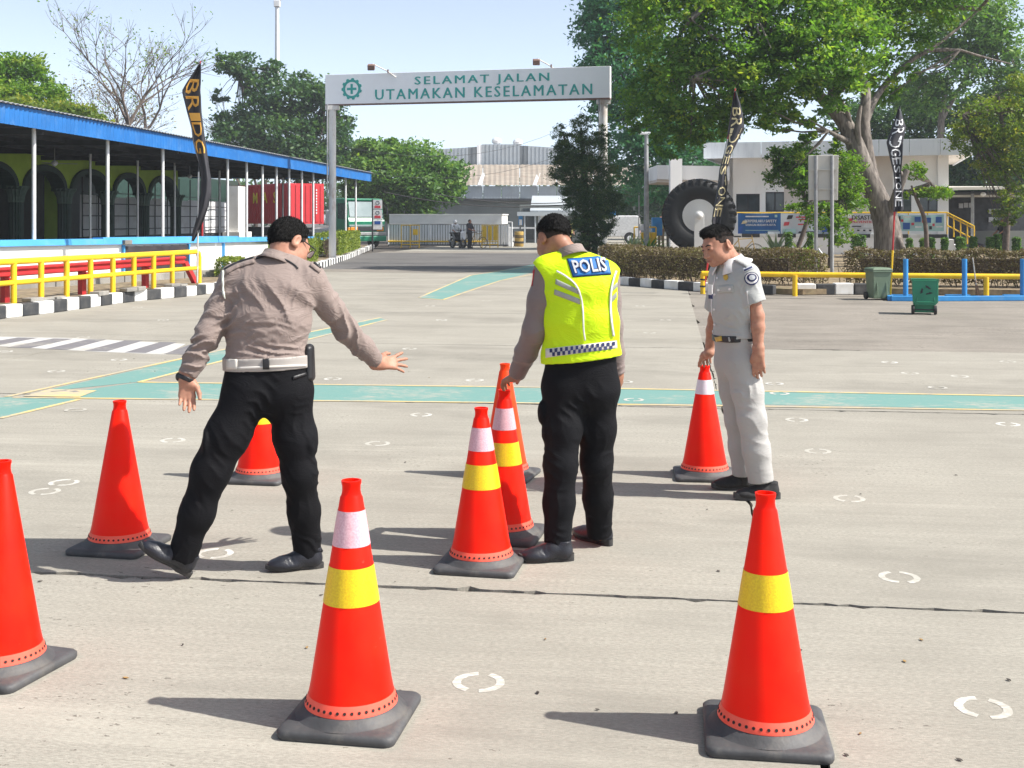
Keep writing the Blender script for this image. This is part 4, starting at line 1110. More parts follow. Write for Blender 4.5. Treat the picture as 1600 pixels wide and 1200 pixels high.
mat("window_glass", (0.05, 0.065, 0.075), (0.035, 0.045, 0.05), .08, 3, spec=.8); mat("windscreen", (0.30, 0.36, 0.37), (0.24, 0.30, 0.31), .12, 1.2, spec=.8); mat("lamp_amber", (0.75, 0.28, 0.02), None, .25); mat("lamp_red", (0.5, 0.02, 0.02), None, .3)
mat("wall_grey_green", (0.20, 0.215, 0.205), (0.17, 0.185, 0.175), .85, 1, stain=(0.15, 0.16, 0.15), stain_scale=.5)
mat("corrugated_grey", (0.46, 0.50, 0.53), (0.39, 0.43, 0.46), .55, .4, 5, stain=(0.24, 0.25, 0.25), stain_scale=.4); mat("corrugated_dim", (0.19, 0.21, 0.225), None, .6, .5)
mat("roof_beige", (0.33, 0.285, 0.23), (0.25, 0.21, 0.17), .8, .6, 6, stain=(0.22, 0.15, 0.11), stain_scale=.5, stain_amt=.7, stretch=(1, 1, 1))
mat("red_print", (0.62, 0.05, 0.07), None, .6); mat("blue_print", (0.02, 0.10, 0.38), None, .6); mat("black_print", (0.02, 0.02, 0.025), None, .6)
mat("cable_black", (0.02, 0.02, 0.022), None, .7); mat("drum_ochre", (0.45, 0.30, 0.07), (0.3, 0.19, 0.05), .7, 4)
Z = Vector((0, 0, 1))
# ------------------------------------------------------------------ gantry sign over the exit
gs = thing("gantry_sign", "white overhead exit sign SELAMAT JALAN with green lettering on two posts", "sign", (-7, 45, 0))
A, B = Vector((-7.10, 45.0, 0)), Vector((3.51, 42.4, 0)); gdv = (B - A).normalized(); gnn = Vector((gdv.y, -gdv.x, 0))
zb, zt = 6.02, 7.15
MB().slab([A + Z * zb, B + Z * (zb - .02), B + Z * zt, A + Z * zt], -gnn * .28).build("board", "sign_white", gs, world=True, bevel=.01)
MB().slab([A + Z * (zb - .035) + gnn * .02, B + Z * (zb - .055) + gnn * .02, B + Z * (zb - .003) + gnn * .02, A + Z * (zb - .003) + gnn * .02], -gnn * .3).build("board_edge", "sign_edge_rust", gs, world=True)
for k in range(1, 8):
    p = A.lerp(B, k / 8); MB().slab([p + Z * (zb + .01) + gnn * .004, p + gdv * .012 + Z * (zb + .01) + gnn * .004, p + gdv * .012 + Z * (zt - .01) + gnn * .004, p + Z * (zt - .01) + gnn * .004], gnn * -.01).build("panel_joint", "sign_white", gs, world=True)
W_ = (B - A).length
def sgn(u, v, o=.012): return A + gdv * (u * W_) + Z * (zb + (zt - zb) * v) + gnn * o
for txt, u, v, sz, wid in (("SELAMAT JALAN", .563, .70, .40, .468), ("UTAMAKAN KESELAMATAN", .563, .265, .40, .755)):
    vv, ff = text_geo(txt, 1.0, .008, 0.0, 1.28); w0 = max(a[0] for a in vv) - min(a[0] for a in vv); h0 = max(a[1] for a in vv) - min(a[1] for a in vv); sx = wid * W_ / w0; sy = .39 / h0
    mb = MB(); o0 = sgn(u, v, .008); cx = sorted(sum(vv[i][0] for i in q) / len(q) for q in ff); gap = max(zip(cx, cx[1:]), key=lambda e: e[1] - e[0]); cutx = sum(gap) / 2
    for side in (0, 1):
        fs = [q for q in ff if (sum(vv[i][0] for i in q) / len(q) > cutx) == bool(side)]; used = sorted({i for q in fs for i in q}); mp_ = {i: k for k, i in enumerate(used)}
        mb = MB(); bold_text(mb, [vv[i] for i in used], [tuple(mp_[i] for i in q) for q in fs], lambda x, y, z: o0 + gdv * x * sx + Z * y * sy + gnn * z, .017)
        mb.build("lettering", "sign_teal", gs, world=True)
mb = MB(); cc = sgn(.0985, .5, .004); tooth = []
N = 11 * 8
for k in range(N):
    t = 2 * math.pi * k / N; r = .41 if (k % 8) in (0, 1, 2, 3) else .355; tooth.append((t, r))
f = lambda t, r: cc + gdv * math.sin(t) * r + Z * math.cos(t) * r
for k in range(N):
    (t0, r0), (t1, r1) = tooth[k], tooth[(k + 1) % N]; i0 = 4 * k
    mb.v += [tuple(f(t0, r0)), tuple(f(t0, .265)), tuple(f(t0, r0) + gnn * .012), tuple(f(t0, .265) + gnn * .012)]; j0 = 4 * ((k + 1) % N)
    mb.f += [(i0 + 2, j0 + 2, j0 + 3, i0 + 3), (i0, j0, j0 + 2, i0 + 2), (i0 + 1, i0 + 3, j0 + 3, j0 + 1)]
mb.build("emblem_gear", "sign_teal", gs, world=True)
mb = MB(); e = .19; w = .045
poly = [(-w, -e), (w, -e), (w, -w), (e, -w), (e, w), (w, w), (w, e), (-w, e), (-w, w), (-e, w), (-e, -w), (-w, -w)]
mb.slab([cc + gdv * x + Z * y for x, y in poly], gnn * .012).build("emblem_cross", "sign_teal", gs, world=True)
for px, Y in ((518.5, 44.9), (943.5, 42.55)):
    x = (px - 800) * Y / FPX; MB().tube([(x, Y + .14, 0), (x, Y + .14, zb - .03)], .14, 16).build("post", "rusty_white", gs, world=True, smooth=50)
    MB().tube([(x - .17, Y, 2.5), (x - .17, Y, zb)], .03, 8).build("cable_pipe", "grey_metal", gs, world=True)
    MB().box((x, Y + .14, zb - .12), (.5, .3, .16)).build("bracket", "rusty_white", gs, world=True)
for px, pz in ((580, 105), (838, 97)):
    p = P(px, pz, 43.8); q = p + Vector((.62, .5, -.02))
    MB().tube([p + Vector((.05, 0, .12)), q + Vector((-.1, 0, -.05)), q + Vector((.25, 0, -.3))], .022, 6).build("lamp_arm", "rusty_white", gs, world=True)
    MB().tube([q + Vector((-.05, 0, 0)), (q.x - .05, q.y, zt - .02)], .03, 6).build("lamp_stay", "sign_edge_rust", gs, world=True)
    MB().box(p, (.26, .22, .2), Rm=Matrix.Rotation(.4, 3, 'X')).build("floodlight", "sign_edge_rust", gs, world=True, bevel=.02)
# ------------------------------------------------------------------ truck with its red container beyond the shelter
tk = thing("container_truck", "green truck cab with a red container trailer behind the shelter", "truck", (-9, 69, 0))
F0 = Vector((-8.3, 67.8, 0)); tdir = Vector((.6, -.8, 0)).normalized(); tl = Vector((-tdir.y, tdir.x, 0)) # forward, left side (towards +x/..)
def T(f, s, z): p = F0 + tdir * f + tl * s; return Vector((p.x, p.y, z))
def tbox(name, f0, f1, s0, s1, z0, z1, m, par=None, bev=.0):
    return MB().slab([T(f0, s0, z0), T(f1, s0, z0), T(f1, s1, z0), T(f0, s1, z0)], Z * (z1 - z0)).build(name, m, par or tk, world=True, bevel=bev)
# cab: side profile pushed across the width
cp = [(-2.05, .75), (-.02, .75), (.0, 1.55), (-.12, 1.75), (-.42, 2.72), (-.62, 2.86), (-2.0, 2.9)]
MB().slab([T(f, -1.2, z) for f, z in cp], tl * 2.4).build("cab", "truck_green", tk, world=True, bevel=.05)
MB().slab([T(.002 - .12 + .0 + .02, -1.08, 1.80), T(-.10, 1.08, 1.80), T(-.385, 1.02, 2.68), T(-.385, -1.02, 2.68)], (tdir + Z * .3) * .02).build("windscreen", "windscreen", tk, world=True)
MB().slab([T(-1.25, -1.215, 1.72), T(-.30, -1.215, 1.66), T(-.52, -1.215, 2.58), T(-1.25, -1.215, 2.58)], -tl * .012).build("door_window", "window_glass", tk, world=True)
MB().slab([T(-1.3, -1.208, .95), T(-.2, -1.208, .95), T(-.2, -1.208, 1.6), T(-1.3, -1.208, 1.66)], -tl * .014).build("door", "truck_green", tk, world=True, bevel=.01)
tbox("bumper", -.1, .14, -1.22, 1.22, .40, .72, "truck_green", bev=.05); tbox("bumper_bar", -.1, .12, -1.2, 1.2, .74, .93, "grey_metal", bev=.03); tbox("grille", -.02, .03, -.9, .9, 1.0, 1.22, "black_print", bev=.01)
tbox("front_band", -.03, .022, -1.15, 1.15, 1.26, 1.36, "windscreen")
for s in (-.85, .85): tbox("headlight", .0, .05, s - .22, s + .22, .98, 1.22, "lamp_amber", bev=.02)
tbox("corner_lamp", -.12, .03, -1.23, -1.1, .98, 1.2, "lamp_amber", bev=.02); tbox("sun_visor", -.6, -.3, -1.15, 1.15, 2.74, 2.84, "truck_green", bev=.02)
for s, d in ((-1.32, -1), (1.32, 1)): MB().box(T(.02, s, 2.1), (.08, .2, .45)).build("mirror", "black_print", tk, world=True, bevel=.02); MB().tube([T(-.2, s * .88, 2.5), T(.02, s, 2.3)], .02, 6).build("mirror_arm", "black_print", tk, world=True)
tbox("step_panel", -2.0, -1.0, -1.22, -1.1, .45, .75, "plain_white"); tbox("chassis", -19.3, -.4, -.5, .5, .6, 1.15, "black_print")
tbox("container", -19.6, -7.5, -1.2, 1.2, 1.38, 3.90, "container_red")
for k in range(40): f = -19.5 + k * .3; tbox("container_rib", f, f + .16, -1.235, -1.2, 1.5, 3.78, "container_red")
for k in range(7): s = -1.1 + k * .34; tbox("front_rib", -7.5, -7.465, s, s + .17, 1.5, 3.78, "container_red")
tbox("container_rail", -19.6, -7.46, -1.245, -1.21, 1.38, 1.5, "container_red"); tbox("container_rail", -19.6, -7.46, -1.245, -1.21, 3.79, 3.91, "container_red")
mb = MB(); o0 = T(-11.4, -1.25, 2.95)
for ch, f in (("M", -12.3), ("A", -10.85), ("S", -9.4)):
    mb = MB(); put_text(mb, ch, T(f, -1.247, 3.0), tdir, Z, .98, .01, .01); mb.build("lettering", "letter_yellow", tk, world=True)
for k in range(7): tbox("container_code", -8.25, -8.15, -1.25, -1.246, 2.2 + k * .2, 2.32 + k * .2, "plain_white")
for k in range(9): tbox("container_code", -7.46, -7.45, .62, .70, 2.0 + k * .18, 2.11 + k * .18, "plain_white")
for f in (-1.15, -5.0, -16.5, -17.8):
    for s in (-1.08, 1.08):
        Rm = Matrix((tdir, Z, tl)).transposed()
        w_ = MB().lathe([(.2, -.14), (.48, -.15), (.52, -.1), (.52, .1), (.48, .15), (.2, .14)], 24, T(f, s, .52), Rm).build("wheel", "rubber_black", tk, world=True, smooth=40)
        MB().lathe([(.05, -.1), (.24, -.12), (.28, -.155), (.28, .155), (.24, .12), (.05, .1)], 16, T(f, s, .52), Rm).build("rim", "grey_metal", w_, smooth=40)
tbox("tank", -4.6, -2.6, -1.15, -.55, .6, 1.15, "plain_white", bev=.08); tbox("fairing", -2.9, -2.2, -1.15, 1.15, 1.3, 2.2, "plain_white", bev=.08)
# ------------------------------------------------------------------ post with three notices by the left hedge
pn = thing("notice_post", "black post with three stacked notices in front of the truck", "sign post", (-7.0, 60, 0))
Yn = 61.0; xa, xb = (583 - 800) * Yn / FPX, (597 - 800) * Yn / FPX
MB().tube([(xa - .03, Yn, 0), (xa - .03, Yn, P(0, 311, Yn).z)], .04, 8).build("post", "black_print", pn, world=True)
for y0, y1, bands in ((312.5, 326.5, (("red_print", 321.5, 325),)), (328, 342.5, (("red_print", 337, 341),)), (344, 358.5, (("blue_print", 345.5, 350.5),))):
    z0, z1 = P(0, y1, Yn).z, P(0, y0, Yn).z
    MB().box(((xa + xb) / 2, Yn, (z0 + z1) / 2), (xb - xa, .04, z1 - z0)).build("notice", "plain_white", pn, world=True)
    for m_, b0, b1 in bands:
        q0, q1 = P(0, b1, Yn).z, P(0, b0, Yn).z; MB().box(((xa + xb) / 2, Yn - .026, (q0 + q1) / 2), ((xb - xa) * .66, .01, q1 - q0)).build("notice_band", m_, pn, world=True)
    if bands[0][0] == "red_print":
        zc = P(0, y0 + 4.6, Yn).z; Rm = Matrix.Rotation(R(90), 3, 'X'); MB().lathe([(.075, -.004), (.1, -.004), (.1, .004), (.075, .004), (.075, -.004)], 18, ((xa + xb) / 2, Yn - .026, zc), Rm, cap=False).build("round_symbol", "black_print", pn, world=True)
    MB().box(((xa + xb) / 2, Yn + .03, z0 - .02), (xb - xa + .06, .04, .03)).build("notice_rail", "black_print", pn, world=True)
# ------------------------------------------------------------------ far gate: white wall block, bar gate, yellow frames
gw = thing("gatehouse_wall", "long low white block behind the bar gate", "wall", (-4, 73, 0))
wa, wb = Vector((-7.6, 73.3, 0)), Vector((-.62, 72.3, 0))
d_ = (wb - wa).normalized(); n_ = Vector((-d_.y, d_.x, 0))
MB().slab([wa, wb, wb + Z * 1.92, wa + Z * 1.92], n_ * 2.4).build("block", "white_wall", gw, world=True); MB().slab([wa + Z * 1.923 - n_ * .04, wb + Z * 1.923 - n_ * .04 + d_ * .05, wb + Z * 1.99 - n_ * .04 + d_ * .05, wa + Z * 1.99 - n_ * .04], n_ * 2.5).build("coping", "white_wall", gw, world=True)
bg_ = thing("bar_gate", "white bar gate across the exit in front of the white block", "gate", (-4, 71, 0))
ga_, gb_ = Vector((-7.45, 71.3, 0)), Vector((-.2, 70.3, 0)); d_ = (gb_ - ga_).normalized()
MB().tube([ga_ + Z * 1.36, gb_ + Z * 1.36], .035, 6).build("top_rail", "grey_metal", bg_, world=True); MB().tube([ga_ + Z * .12, gb_ + Z * .12], .05, 6).build("bottom_rail", "dark_metal", bg_, world=True)
nb = 46
for k in range(nb + 1):
    p = ga_.lerp(gb_, k / nb); thick = k in (0, 16, 46)
    MB().tube([p + Z * .1, p + Z * 1.36], .04 if thick else .018, 6).build("bar", "white_metal" if thick else "dark_metal", bg_, world=True)
    if k < nb:
        q = ga_.lerp(gb_, (k + 1) / nb); MB().slab([p + d_ * .02 + Z * .16, q - d_ * .02 + Z * .16, q - d_ * .02 + Z * 1.33, p + d_ * .02 + Z * 1.33], Vector((0, .015, 0))).build("slat", "sign_white", bg_, world=True)
MB().tube([ga_ + Z * .34 - Vector((0, .1, 0)), ga_.lerp(gb_, .8) + Z * .34 - Vector((0, .1, 0))], .045, 8).build("yellow_rail", "yellow_paint", bg_, world=True)
MB().tube([gb_ + Vector((.2, 0, 0)), gb_ + Vector((.2, 0, 1.5)), gb_ + Vector((-.05, 0, 1.5))], .04, 8).build("end_post", "white_metal", bg_, world=True)
def frame_barrier(label, px0, px1, Y, panels):
    t = thing("crowd_barrier", label, "barrier", ((px0 - 800) * Y / FPX, Y, 0), group="yellow barriers by the gate")
    x0, x1 = (px0 - 800) * Y / FPX, (px1 - 800) * Y / FPX
    for x in (x0, (x0 + x1) / 2, x1): MB().tube([(x, Y, 0), (x, Y, 1.34)], .03, 6).build("upright", "yellow_paint", t, world=True); MB().tube([(x, Y - .35, .03), (x, Y + .35, .03)], .03, 6).build("foot", "yellow_paint", t, world=True)
    for z in (.2, .36, 1.32): MB().tube([(x0, Y, z), (x1, Y, z)], .028, 6).build("rail", "yellow_paint", t, world=True)
    for k in range(panels):
        a = x0 + (x1 - x0) * (k + .12) / panels; b = x0 + (x1 - x0) * (k + .88) / panels
        MB().box(((a + b) / 2, Y, .85), (b - a, .03, .85)).build("panel", "yellow_paint", t, world=True)
frame_barrier("open yellow frame barrier left of the motorcycle", 627, 655, 69, 0); frame_barrier("solid yellow panel barrier right of the bicycle", 753, 778, 69, 3)
MB().box(((649 - 800) * 68.9 / FPX, 68.93, .92), (.28, .05, .34)).build("panel_plate", "yellow_paint", None, label="small yellow plate hung on the open frame barrier", cat="plate")
ba = thing("boom_barrier", "white boom barrier lowered beside the guard hut", "barrier", (.1, 72, 0))
MB().beam((-.1, 71.5, 1.15), (3.2, 71.3, 1.12), .07, .1).build("boom", "plain_white", ba, world=True); MB().box((-.15, 71.5, .6), (.35, .35, 1.2)).build("boom_post", "white_metal", ba, world=True, bevel=.03)
for k in range(3): MB().box((.5 + k * .9, 71.44, 1.145), (.06, .09, .104)).build("boom_clip", "black_print", ba, world=True)
dr = thing("road_drum", "ochre and black banded drum standing by the boom", "drum", (.43, 72.2, 0))
MB().lathe([(.26, 0), (.28, .05), (.28, .28), (.3, .3), (.28, .32), (.28, .6), (.3, .62), (.28, .64), (.28, .88), (.26, .92), (.02, .92)], 20, (.43, 72.2, 0)).build("drum_body", "drum_ochre", dr, world=True, smooth=40)
for z in (.2, .55): MB().lathe([(.291, z), (.291, z + .14)], 20, (.43, 72.2, 0), cap=False).build("drum_band", "black_print", dr, world=True)
# ------------------------------------------------------------------ guard hut
gh = thing("guard_hut", "small grey guard hut with tin roof and dark windows", "building", (2, 84, 0))
Yh = 84.0; hx = lambda px: (px - 800) * Yh / FPX; hz = lambda py: P(0, py, Yh).z
MB().box(((hx(812) + hx(895)) / 2 + 1, Yh + 3.2, 1.35), (hx(895) - hx(812) + 2, 6, 2.7)).build("walls", "wall_grey_green", gh, world=True)
MB().slab([(hx(808), Yh - .5, hz(337.5)), (hx(925), Yh - .5, hz(337.5)), (hx(925), Yh - .5, hz(331)), (hx(808), Yh - .5, hz(331))], (0, .5, 0)).build("eave", "corrugated_grey", gh, world=True)
MB().slab([(hx(828), Yh - .4, hz(330.5)), (hx(925), Yh - .4, hz(330.5)), (hx(925), Yh + 3.5, hz(306)), (hx(833), Yh + 3.5, hz(306))], (0, 0, .08)).build("roof", "corrugated_grey", gh, world=True)
MB().box((hx(826), Yh + .18, 1.35), (.75, .1, 2.2)).build("doorway", "window_glass", gh, world=True); MB().box((hx(862), Yh + .17, 1.75), (1.9, .1, 1.0)).build("window", "sign_white", gh, world=True)
for px in (819.5, 836, 843): MB().tube([(hx(px), Yh - .35, 0), (hx(px), Yh - .35, hz(337))], .06, 8).build("post", "corrugated_grey", gh, world=True)
MB().box((hx(813.5), Yh - .2, 1.7), (.3, .05, .9)).build("notice_blue", "blue_paint", gh, world=True); MB().box((hx(813.5), Yh - .24, 1.45), (.2, .05, .4)).build("notice_white", "plain_white", gh, world=True)
# ------------------------------------------------------------------ warehouse far behind
wh = thing("warehouse", "large grey warehouse with beige roof and clerestory far behind the gate", "building", (0, 118, 0))
Yw = 118.0; wx = lambda px, Y=Yw: (px - 800) * Y / FPX; wz = lambda py, Y=Yw: P(0, py, Y).z
MB().box(((wx(560) + wx(1180)) / 2, Yw + 4.2, wz(312) / 2), (wx(1180) - wx(560), 8, wz(312))).build("lower_wall", "wall_grey_green", wh, world=True)
for k in range(16):
    a = wx(640) + k * (wx(1100) - wx(640)) / 16; b = a + (wx(1100) - wx(640)) / 16 - .05
    mb = MB(); n = 12
    for i in range(n): u0 = a + (b - a) * i / n; mb.box((u0 + (b - a) / n / 2, Yw - .3 - (.03 if i % 2 else 0), (wz(312) + wz(291)) / 2), ((b - a) / n, .1, wz(291) - wz(312)))
    mb.build("cladding_sheet", "corrugated_grey", wh, world=True)
MB().box((wx(870), Yw - .45, wz(312)), (wx(1100) - wx(640), .3, .22)).build("gutter", "dark_metal", wh, world=True)
Yr = 140.0
nn = 8
for k in range(nn):
    x0 = wx(640) + (wx(1100) - wx(640)) * k / nn; x1 = wx(640) + (wx(1100) - wx(640)) * (k + 1) / nn - .06; s_ = Yr / Yw
    mb = MB(); m2 = 14
    for i in range(m2):
        u0 = x0 + (x1 - x0) * i / m2; u1 = x0 + (x1 - x0) * (i + 1) / m2; b0 = .05 * (i % 2); b1 = .05 * ((i + 1) % 2)
        mb.quad((u0, Yw - .6, wz(290) + b0), (u1, Yw - .6, wz(290) + b1), (u1 * s_, Yr, wz(257.5, Yr) + b1), (u0 * s_, Yr, wz(257.5, Yr) + b0))
    mb.build("roof_sheet", "roof_beige", wh, world=True)
for px in (752, 838): MB().beam(P(px - 3, 290, Yw - 1), P(px + 4, 271, 130), .35, .12).build("roof_ladder", "white_metal", wh, world=True)
X = lambda px: wx(px, Yr)
for k, (p0, p1, m_, t0, t1) in enumerate(((680, 731, "corrugated_grey", 233, 230), (731, 745, "corrugated_dim", 230, 229), (745, 753, "sign_white", 226, 226), (753, 812, "corrugated_grey", 225, 225), (812, 825, "corrugated_dim", 227, 227.5), (825, 862, "corrugated_grey", 227.5, 230), (862, 930, "corrugated_grey", 230, 236))):
    n = max(2, int((p1 - p0) / 3)); mb = MB()
    for i in range(n):
        u0 = p0 + (p1 - p0) * i / n; u1 = p0 + (p1 - p0) * (i + 1) / n; zt_ = wz(t0 + (t1 - t0) * (i + .5) / n, Yr)
        mb.box(((X(u0) + X(u1)) / 2, Yr + .5 + .05 * (i % 2) + .013 * k, (zt_ + wz(262, Yr)) / 2), (X(u1) - X(u0), .3, zt_ - wz(262, Yr)))
    mb.build("clerestory_panel", m_, wh, world=True)
for px, py in ((776, 221), (809, 223)):
    MB().lathe([(.35, -.6), (.35, 0), (.55, .15), (.6, .4), (.45, .65), (.05, .75)], 16, P(px, py + 4, Yr + 1)).build("roof_ventilator", "sign_white", wh, world=True, smooth=40)
# sagging cables
for i, (a, b, sag) in enumerate((((560, 268, 75), (900, 232, 95), 1.2), ((600, 300, 72), (905, 318, 74), .5), ((680, 303, 72), (905, 315, 74), .3), ((430, 200, 60), (900, 190, 90), 2.0))):
    p, q = P(*a), P(*b); pts = [p.lerp(q, t / 12) - Z * sag * 4 * (t / 12) * (1 - t / 12) for t in range(13)]
    MB().tube(pts, .03 if i in (1, 2) else .012, 5).build("overhead_cable", "cable_black", None, label=["thin cable sagging high before the clerestory", "thick dark cable bundle sagging over the gate block", "second dark cable just above the cable bundle", "faint high wire crossing the sky under the gantry sign"][i], cat="cable", group="overhead cables")
# ------------------------------------------------------------------ tall mast behind the shelter
ms = thing("lamp_mast", "tall pale steel mast with a lamp head behind the shelter roof", "mast", P(433, 343, 92) - Z * 1.65)
Ym = 92.0; xm = (433 - 800) * Ym / FPX
MB().tube([(xm, Ym, 0), (xm, Ym, 6), (xm, Ym, P(0, 12, Ym).z)], [.24, .22, .15], 14).build("shaft", "white_metal", ms, world=True, smooth=50)
MB().box((xm, Ym, P(0, 6, Ym).z), (.45, .45, .5)).build("lamp_head", "plain_white", ms, world=True, bevel=.04); MB().tube([(xm + .2, Ym, P(0, 2, Ym).z), (xm + .6, Ym, P(0, -6, Ym).z)], .03, 6).build("arm", "white_metal", ms, world=True)
for k in range(9): MB().tube([(xm + .1, Ym, 7 + k * .5), (xm + .28, Ym, 7 + k * .5)], .012, 5).build("climbing_rung", "grey_metal", ms, world=True)
# ------------------------------------------------------------------ white van behind the conifer
def make_van(label, loc, rz):
    t = thing("van", label, "van", loc, rz); W2 = .82
    body = [(-2.05, .42), (1.9, .42), (2.05, .62), (2.02, 1.0), (1.62, 1.25), (1.15, 1.86), (.9, 1.93), (-1.9, 1.93), (-2.06, 1.8), (-2.1, 1.0)]
    MB().slab([Vector((x, -W2, z)) for x, z in body], (0, 2 * W2, 0)).build("body", "plain_white", t, bevel=.07)
    for x0, x1, m_ in ((.2, 1.1, "window_glass"),):
        MB().slab([Vector((x0, -W2 - .002, 1.22)), Vector((x1 + .35, -W2 - .002, 1.24)), Vector((x1 - .05, -W2 - .002, 1.76)), Vector((x0, -W2 - .002, 1.78))], (0, -.01, 0)).build("side_window", m_, t)
    MB().slab([Vector((-1.9, -W2 - .002, 1.2)), Vector((.05, -W2 - .002, 1.2)), Vector((.05, -W2 - .002, 1.8)), Vector((-1.85, -W2 - .002, 1.8))], (0, -.006, 0)).build("blank_panel", "sign_white", t)
    for z in (1.08, .82): MB().box((-.9, -W2 - .008, z), (1.6, .012, .02)).build("trim_line", "grey_metal", t)
    for z in (.78, 1.0): MB().box((-2.09, -W2 + .06, z), (.06, .1, .16)).build("tail_lamp", "lamp_red", t)
    MB().box((-2.08, 0, .5), (.12, 1.5, .16)).build("bumper", "plain_white", t, bevel=.03)
    for x in (-1.35, 1.25):
        for y in (-.72, .72):
            Rm = Matrix.Rotation(R(90), 3, 'X')
            MB().lathe([(.40, -.118), (.40, .118)], 20, (x, y * 1.002, .36), Rm).build("wheel_arch", "black_print", t)
            w_ = MB().lathe([(.16, -.11), (.28, -.115), (.32, -.08), (.32, .08), (.28, .115), (.16, .11)], 20, (x, y * 1.03, .32), Rm).build("wheel", "rubber_black", t, smooth=40)
            MB().lathe([(.02, -.125), (.16, -.127), (.19, -.12), (.19, .12), (.16, .127), (.02, .125)], 16, (x, y * 1.03, .32), Rm).build("rim", "sign_white", w_, smooth=40)
    return t
make_van("white panel van parked beyond the conifer and gantry post", (7.05, 84.5, 0), R(180 - 6))
MB().box((P(960, 343, 88).x, 90.5, 2.05), (.6, .6, .5)).build("water_cooler_unit", "blue_paint", None, label="small blue tank behind the white van roof", cat="tank", bevel=.08)
mat("facade_white", (0.87, 0.86, 0.855), (0.83, 0.82, 0.815), .8, .8, 5, .04, 20, stain=(0.68, 0.67, 0.65), stain_scale=.9, stain_amt=.4, stretch=(1.5, 1.5, .4)); mat("fascia_white", (0.83, 0.86, 0.88), (0.78, 0.81, 0.84), .55, .8, 5, stain=(0.42, 0.46, 0.5), stain_scale=1.2, stain_amt=.4, stretch=(2, 2, .35))
mat("facade_cream", (0.66, 0.60, 0.55), (0.58, 0.52, 0.47), .85, 1, 5, stain=(0.45, 0.4, 0.35), stain_scale=1.2, stain_amt=.4)
mat("banner_blue", (0.012, 0.14, 0.36), (0.008, 0.075, 0.27), .5, 1.2, 4); mat("banner_white", (0.60, 0.66, 0.70), (0.52, 0.58, 0.62), .55, 2, 4, stain=(0.5, 0.36, 0.38), stain_scale=3, stain_amt=.35); mat("banner_teal", (0.42, 0.62, 0.60), (0.34, 0.55, 0.54), .55, 2)
mat("tyre_rubber", (0.006, 0.007, 0.009), (0.010, 0.011, 0.013), .6, 3, 5, .1, 20, stain=(0.02, 0.019, 0.018), stain_scale=1.5, stain_amt=.4); mat("bin_grey_green", (0.135, 0.19, 0.125), (0.115, 0.165, 0.105), .55, 4, stain=(0.2, 0.2, 0.14), stain_scale=4, stain_amt=.3); mat("bin_green", (0.014, 0.19, 0.10), (0.012, 0.16, 0.085), .45, 4)
mat("flag_black", (0.022, 0.022, 0.028), (0.032, 0.031, 0.038), .6, 4); mat("flag_orange", (0.80, 0.42, 0.07), (0.72, 0.36, 0.05), .6, 4); mat("flag_cream", (0.72, 0.62, 0.36), None, .6); mat("flag_white", (0.74, 0.75, 0.76), None, .6)
mat("straw", (0.30, 0.20, 0.13), (0.2, 0.12, 0.08), .9, 40); mat("pale_metal_panel", (0.56, 0.54, 0.48), (0.48, 0.46, 0.41), .6, 2, 5, stain=(0.36, 0.31, 0.26), stain_scale=2, stain_amt=.5)
# ------------------------------------------------------------------ low yellow rail, blue rack, bins, broom
lr = thing("low_rail", "single low yellow pipe rail in front of the right hedges", "railing", (4.3, 27, 0))
q0, q1 = Vector((4.22, 26.55, .455)), Vector((11.2, 25.15, .455))
pts = [Vector((4.2, 26.2, .455)), Vector((6.1, 25.65, .455)), Vector((8.2, 25.2, .455)), Vector((11.5, 24.6, .455)), Vector((14, 24.2, .455))]
MB().tube(pts, .058, 12).build("rail", "yellow_paint", lr, world=True, smooth=50)
for px, py in ((1098, 459), (1242, 462.5), (1388, 464), (1541, 466.5)):
    g_ = G(px, py); MB().tube([g_ - Z * .02, g_ + Z * .45], .055, 12).build("post", "yellow_paint", lr, world=True, smooth=50)
for dz in (.05, .2): MB().lathe([(.064, 0), (.064, .035)], 12, G(1098, 459) + Z * (dz + .1), cap=False).build("black_tape", "black_print", lr, world=True)
rk = thing("bicycle_rack", "blue painted frame on the ground with upright blue posts", "rack", (9.3, 24.4, 0))
base = [G(1386, 464), G(1392, 470), G(1450, 470.5), G(1600, 469.5), G(1700, 469)]
for a, b in zip(base, base[1:]): MB().beam(a + Z * .05, b + Z * .05, .13, .1).build("ground_rail", "blue_paint", rk, world=True, bevel=.01)
for px in (1415, 1507, 1598):
    g_ = G(px, 468.5); MB().tube([g_, g_ + Z * .84], .052, 12).build("post", "blue_paint", rk, world=True, smooth=50); MB().box(g_ + Vector((-.05, .25, .05)), (.5, .1, .09)).build("cross_foot", "blue_paint", rk, world=True)
MB().tube([G(1415, 468) + Z * .02 + Vector((0, .5, 0)), G(1600, 468) + Z * .02 + Vector((0, .5, 0))], .03, 6).build("rear_rail", "dark_metal", rk, world=True)
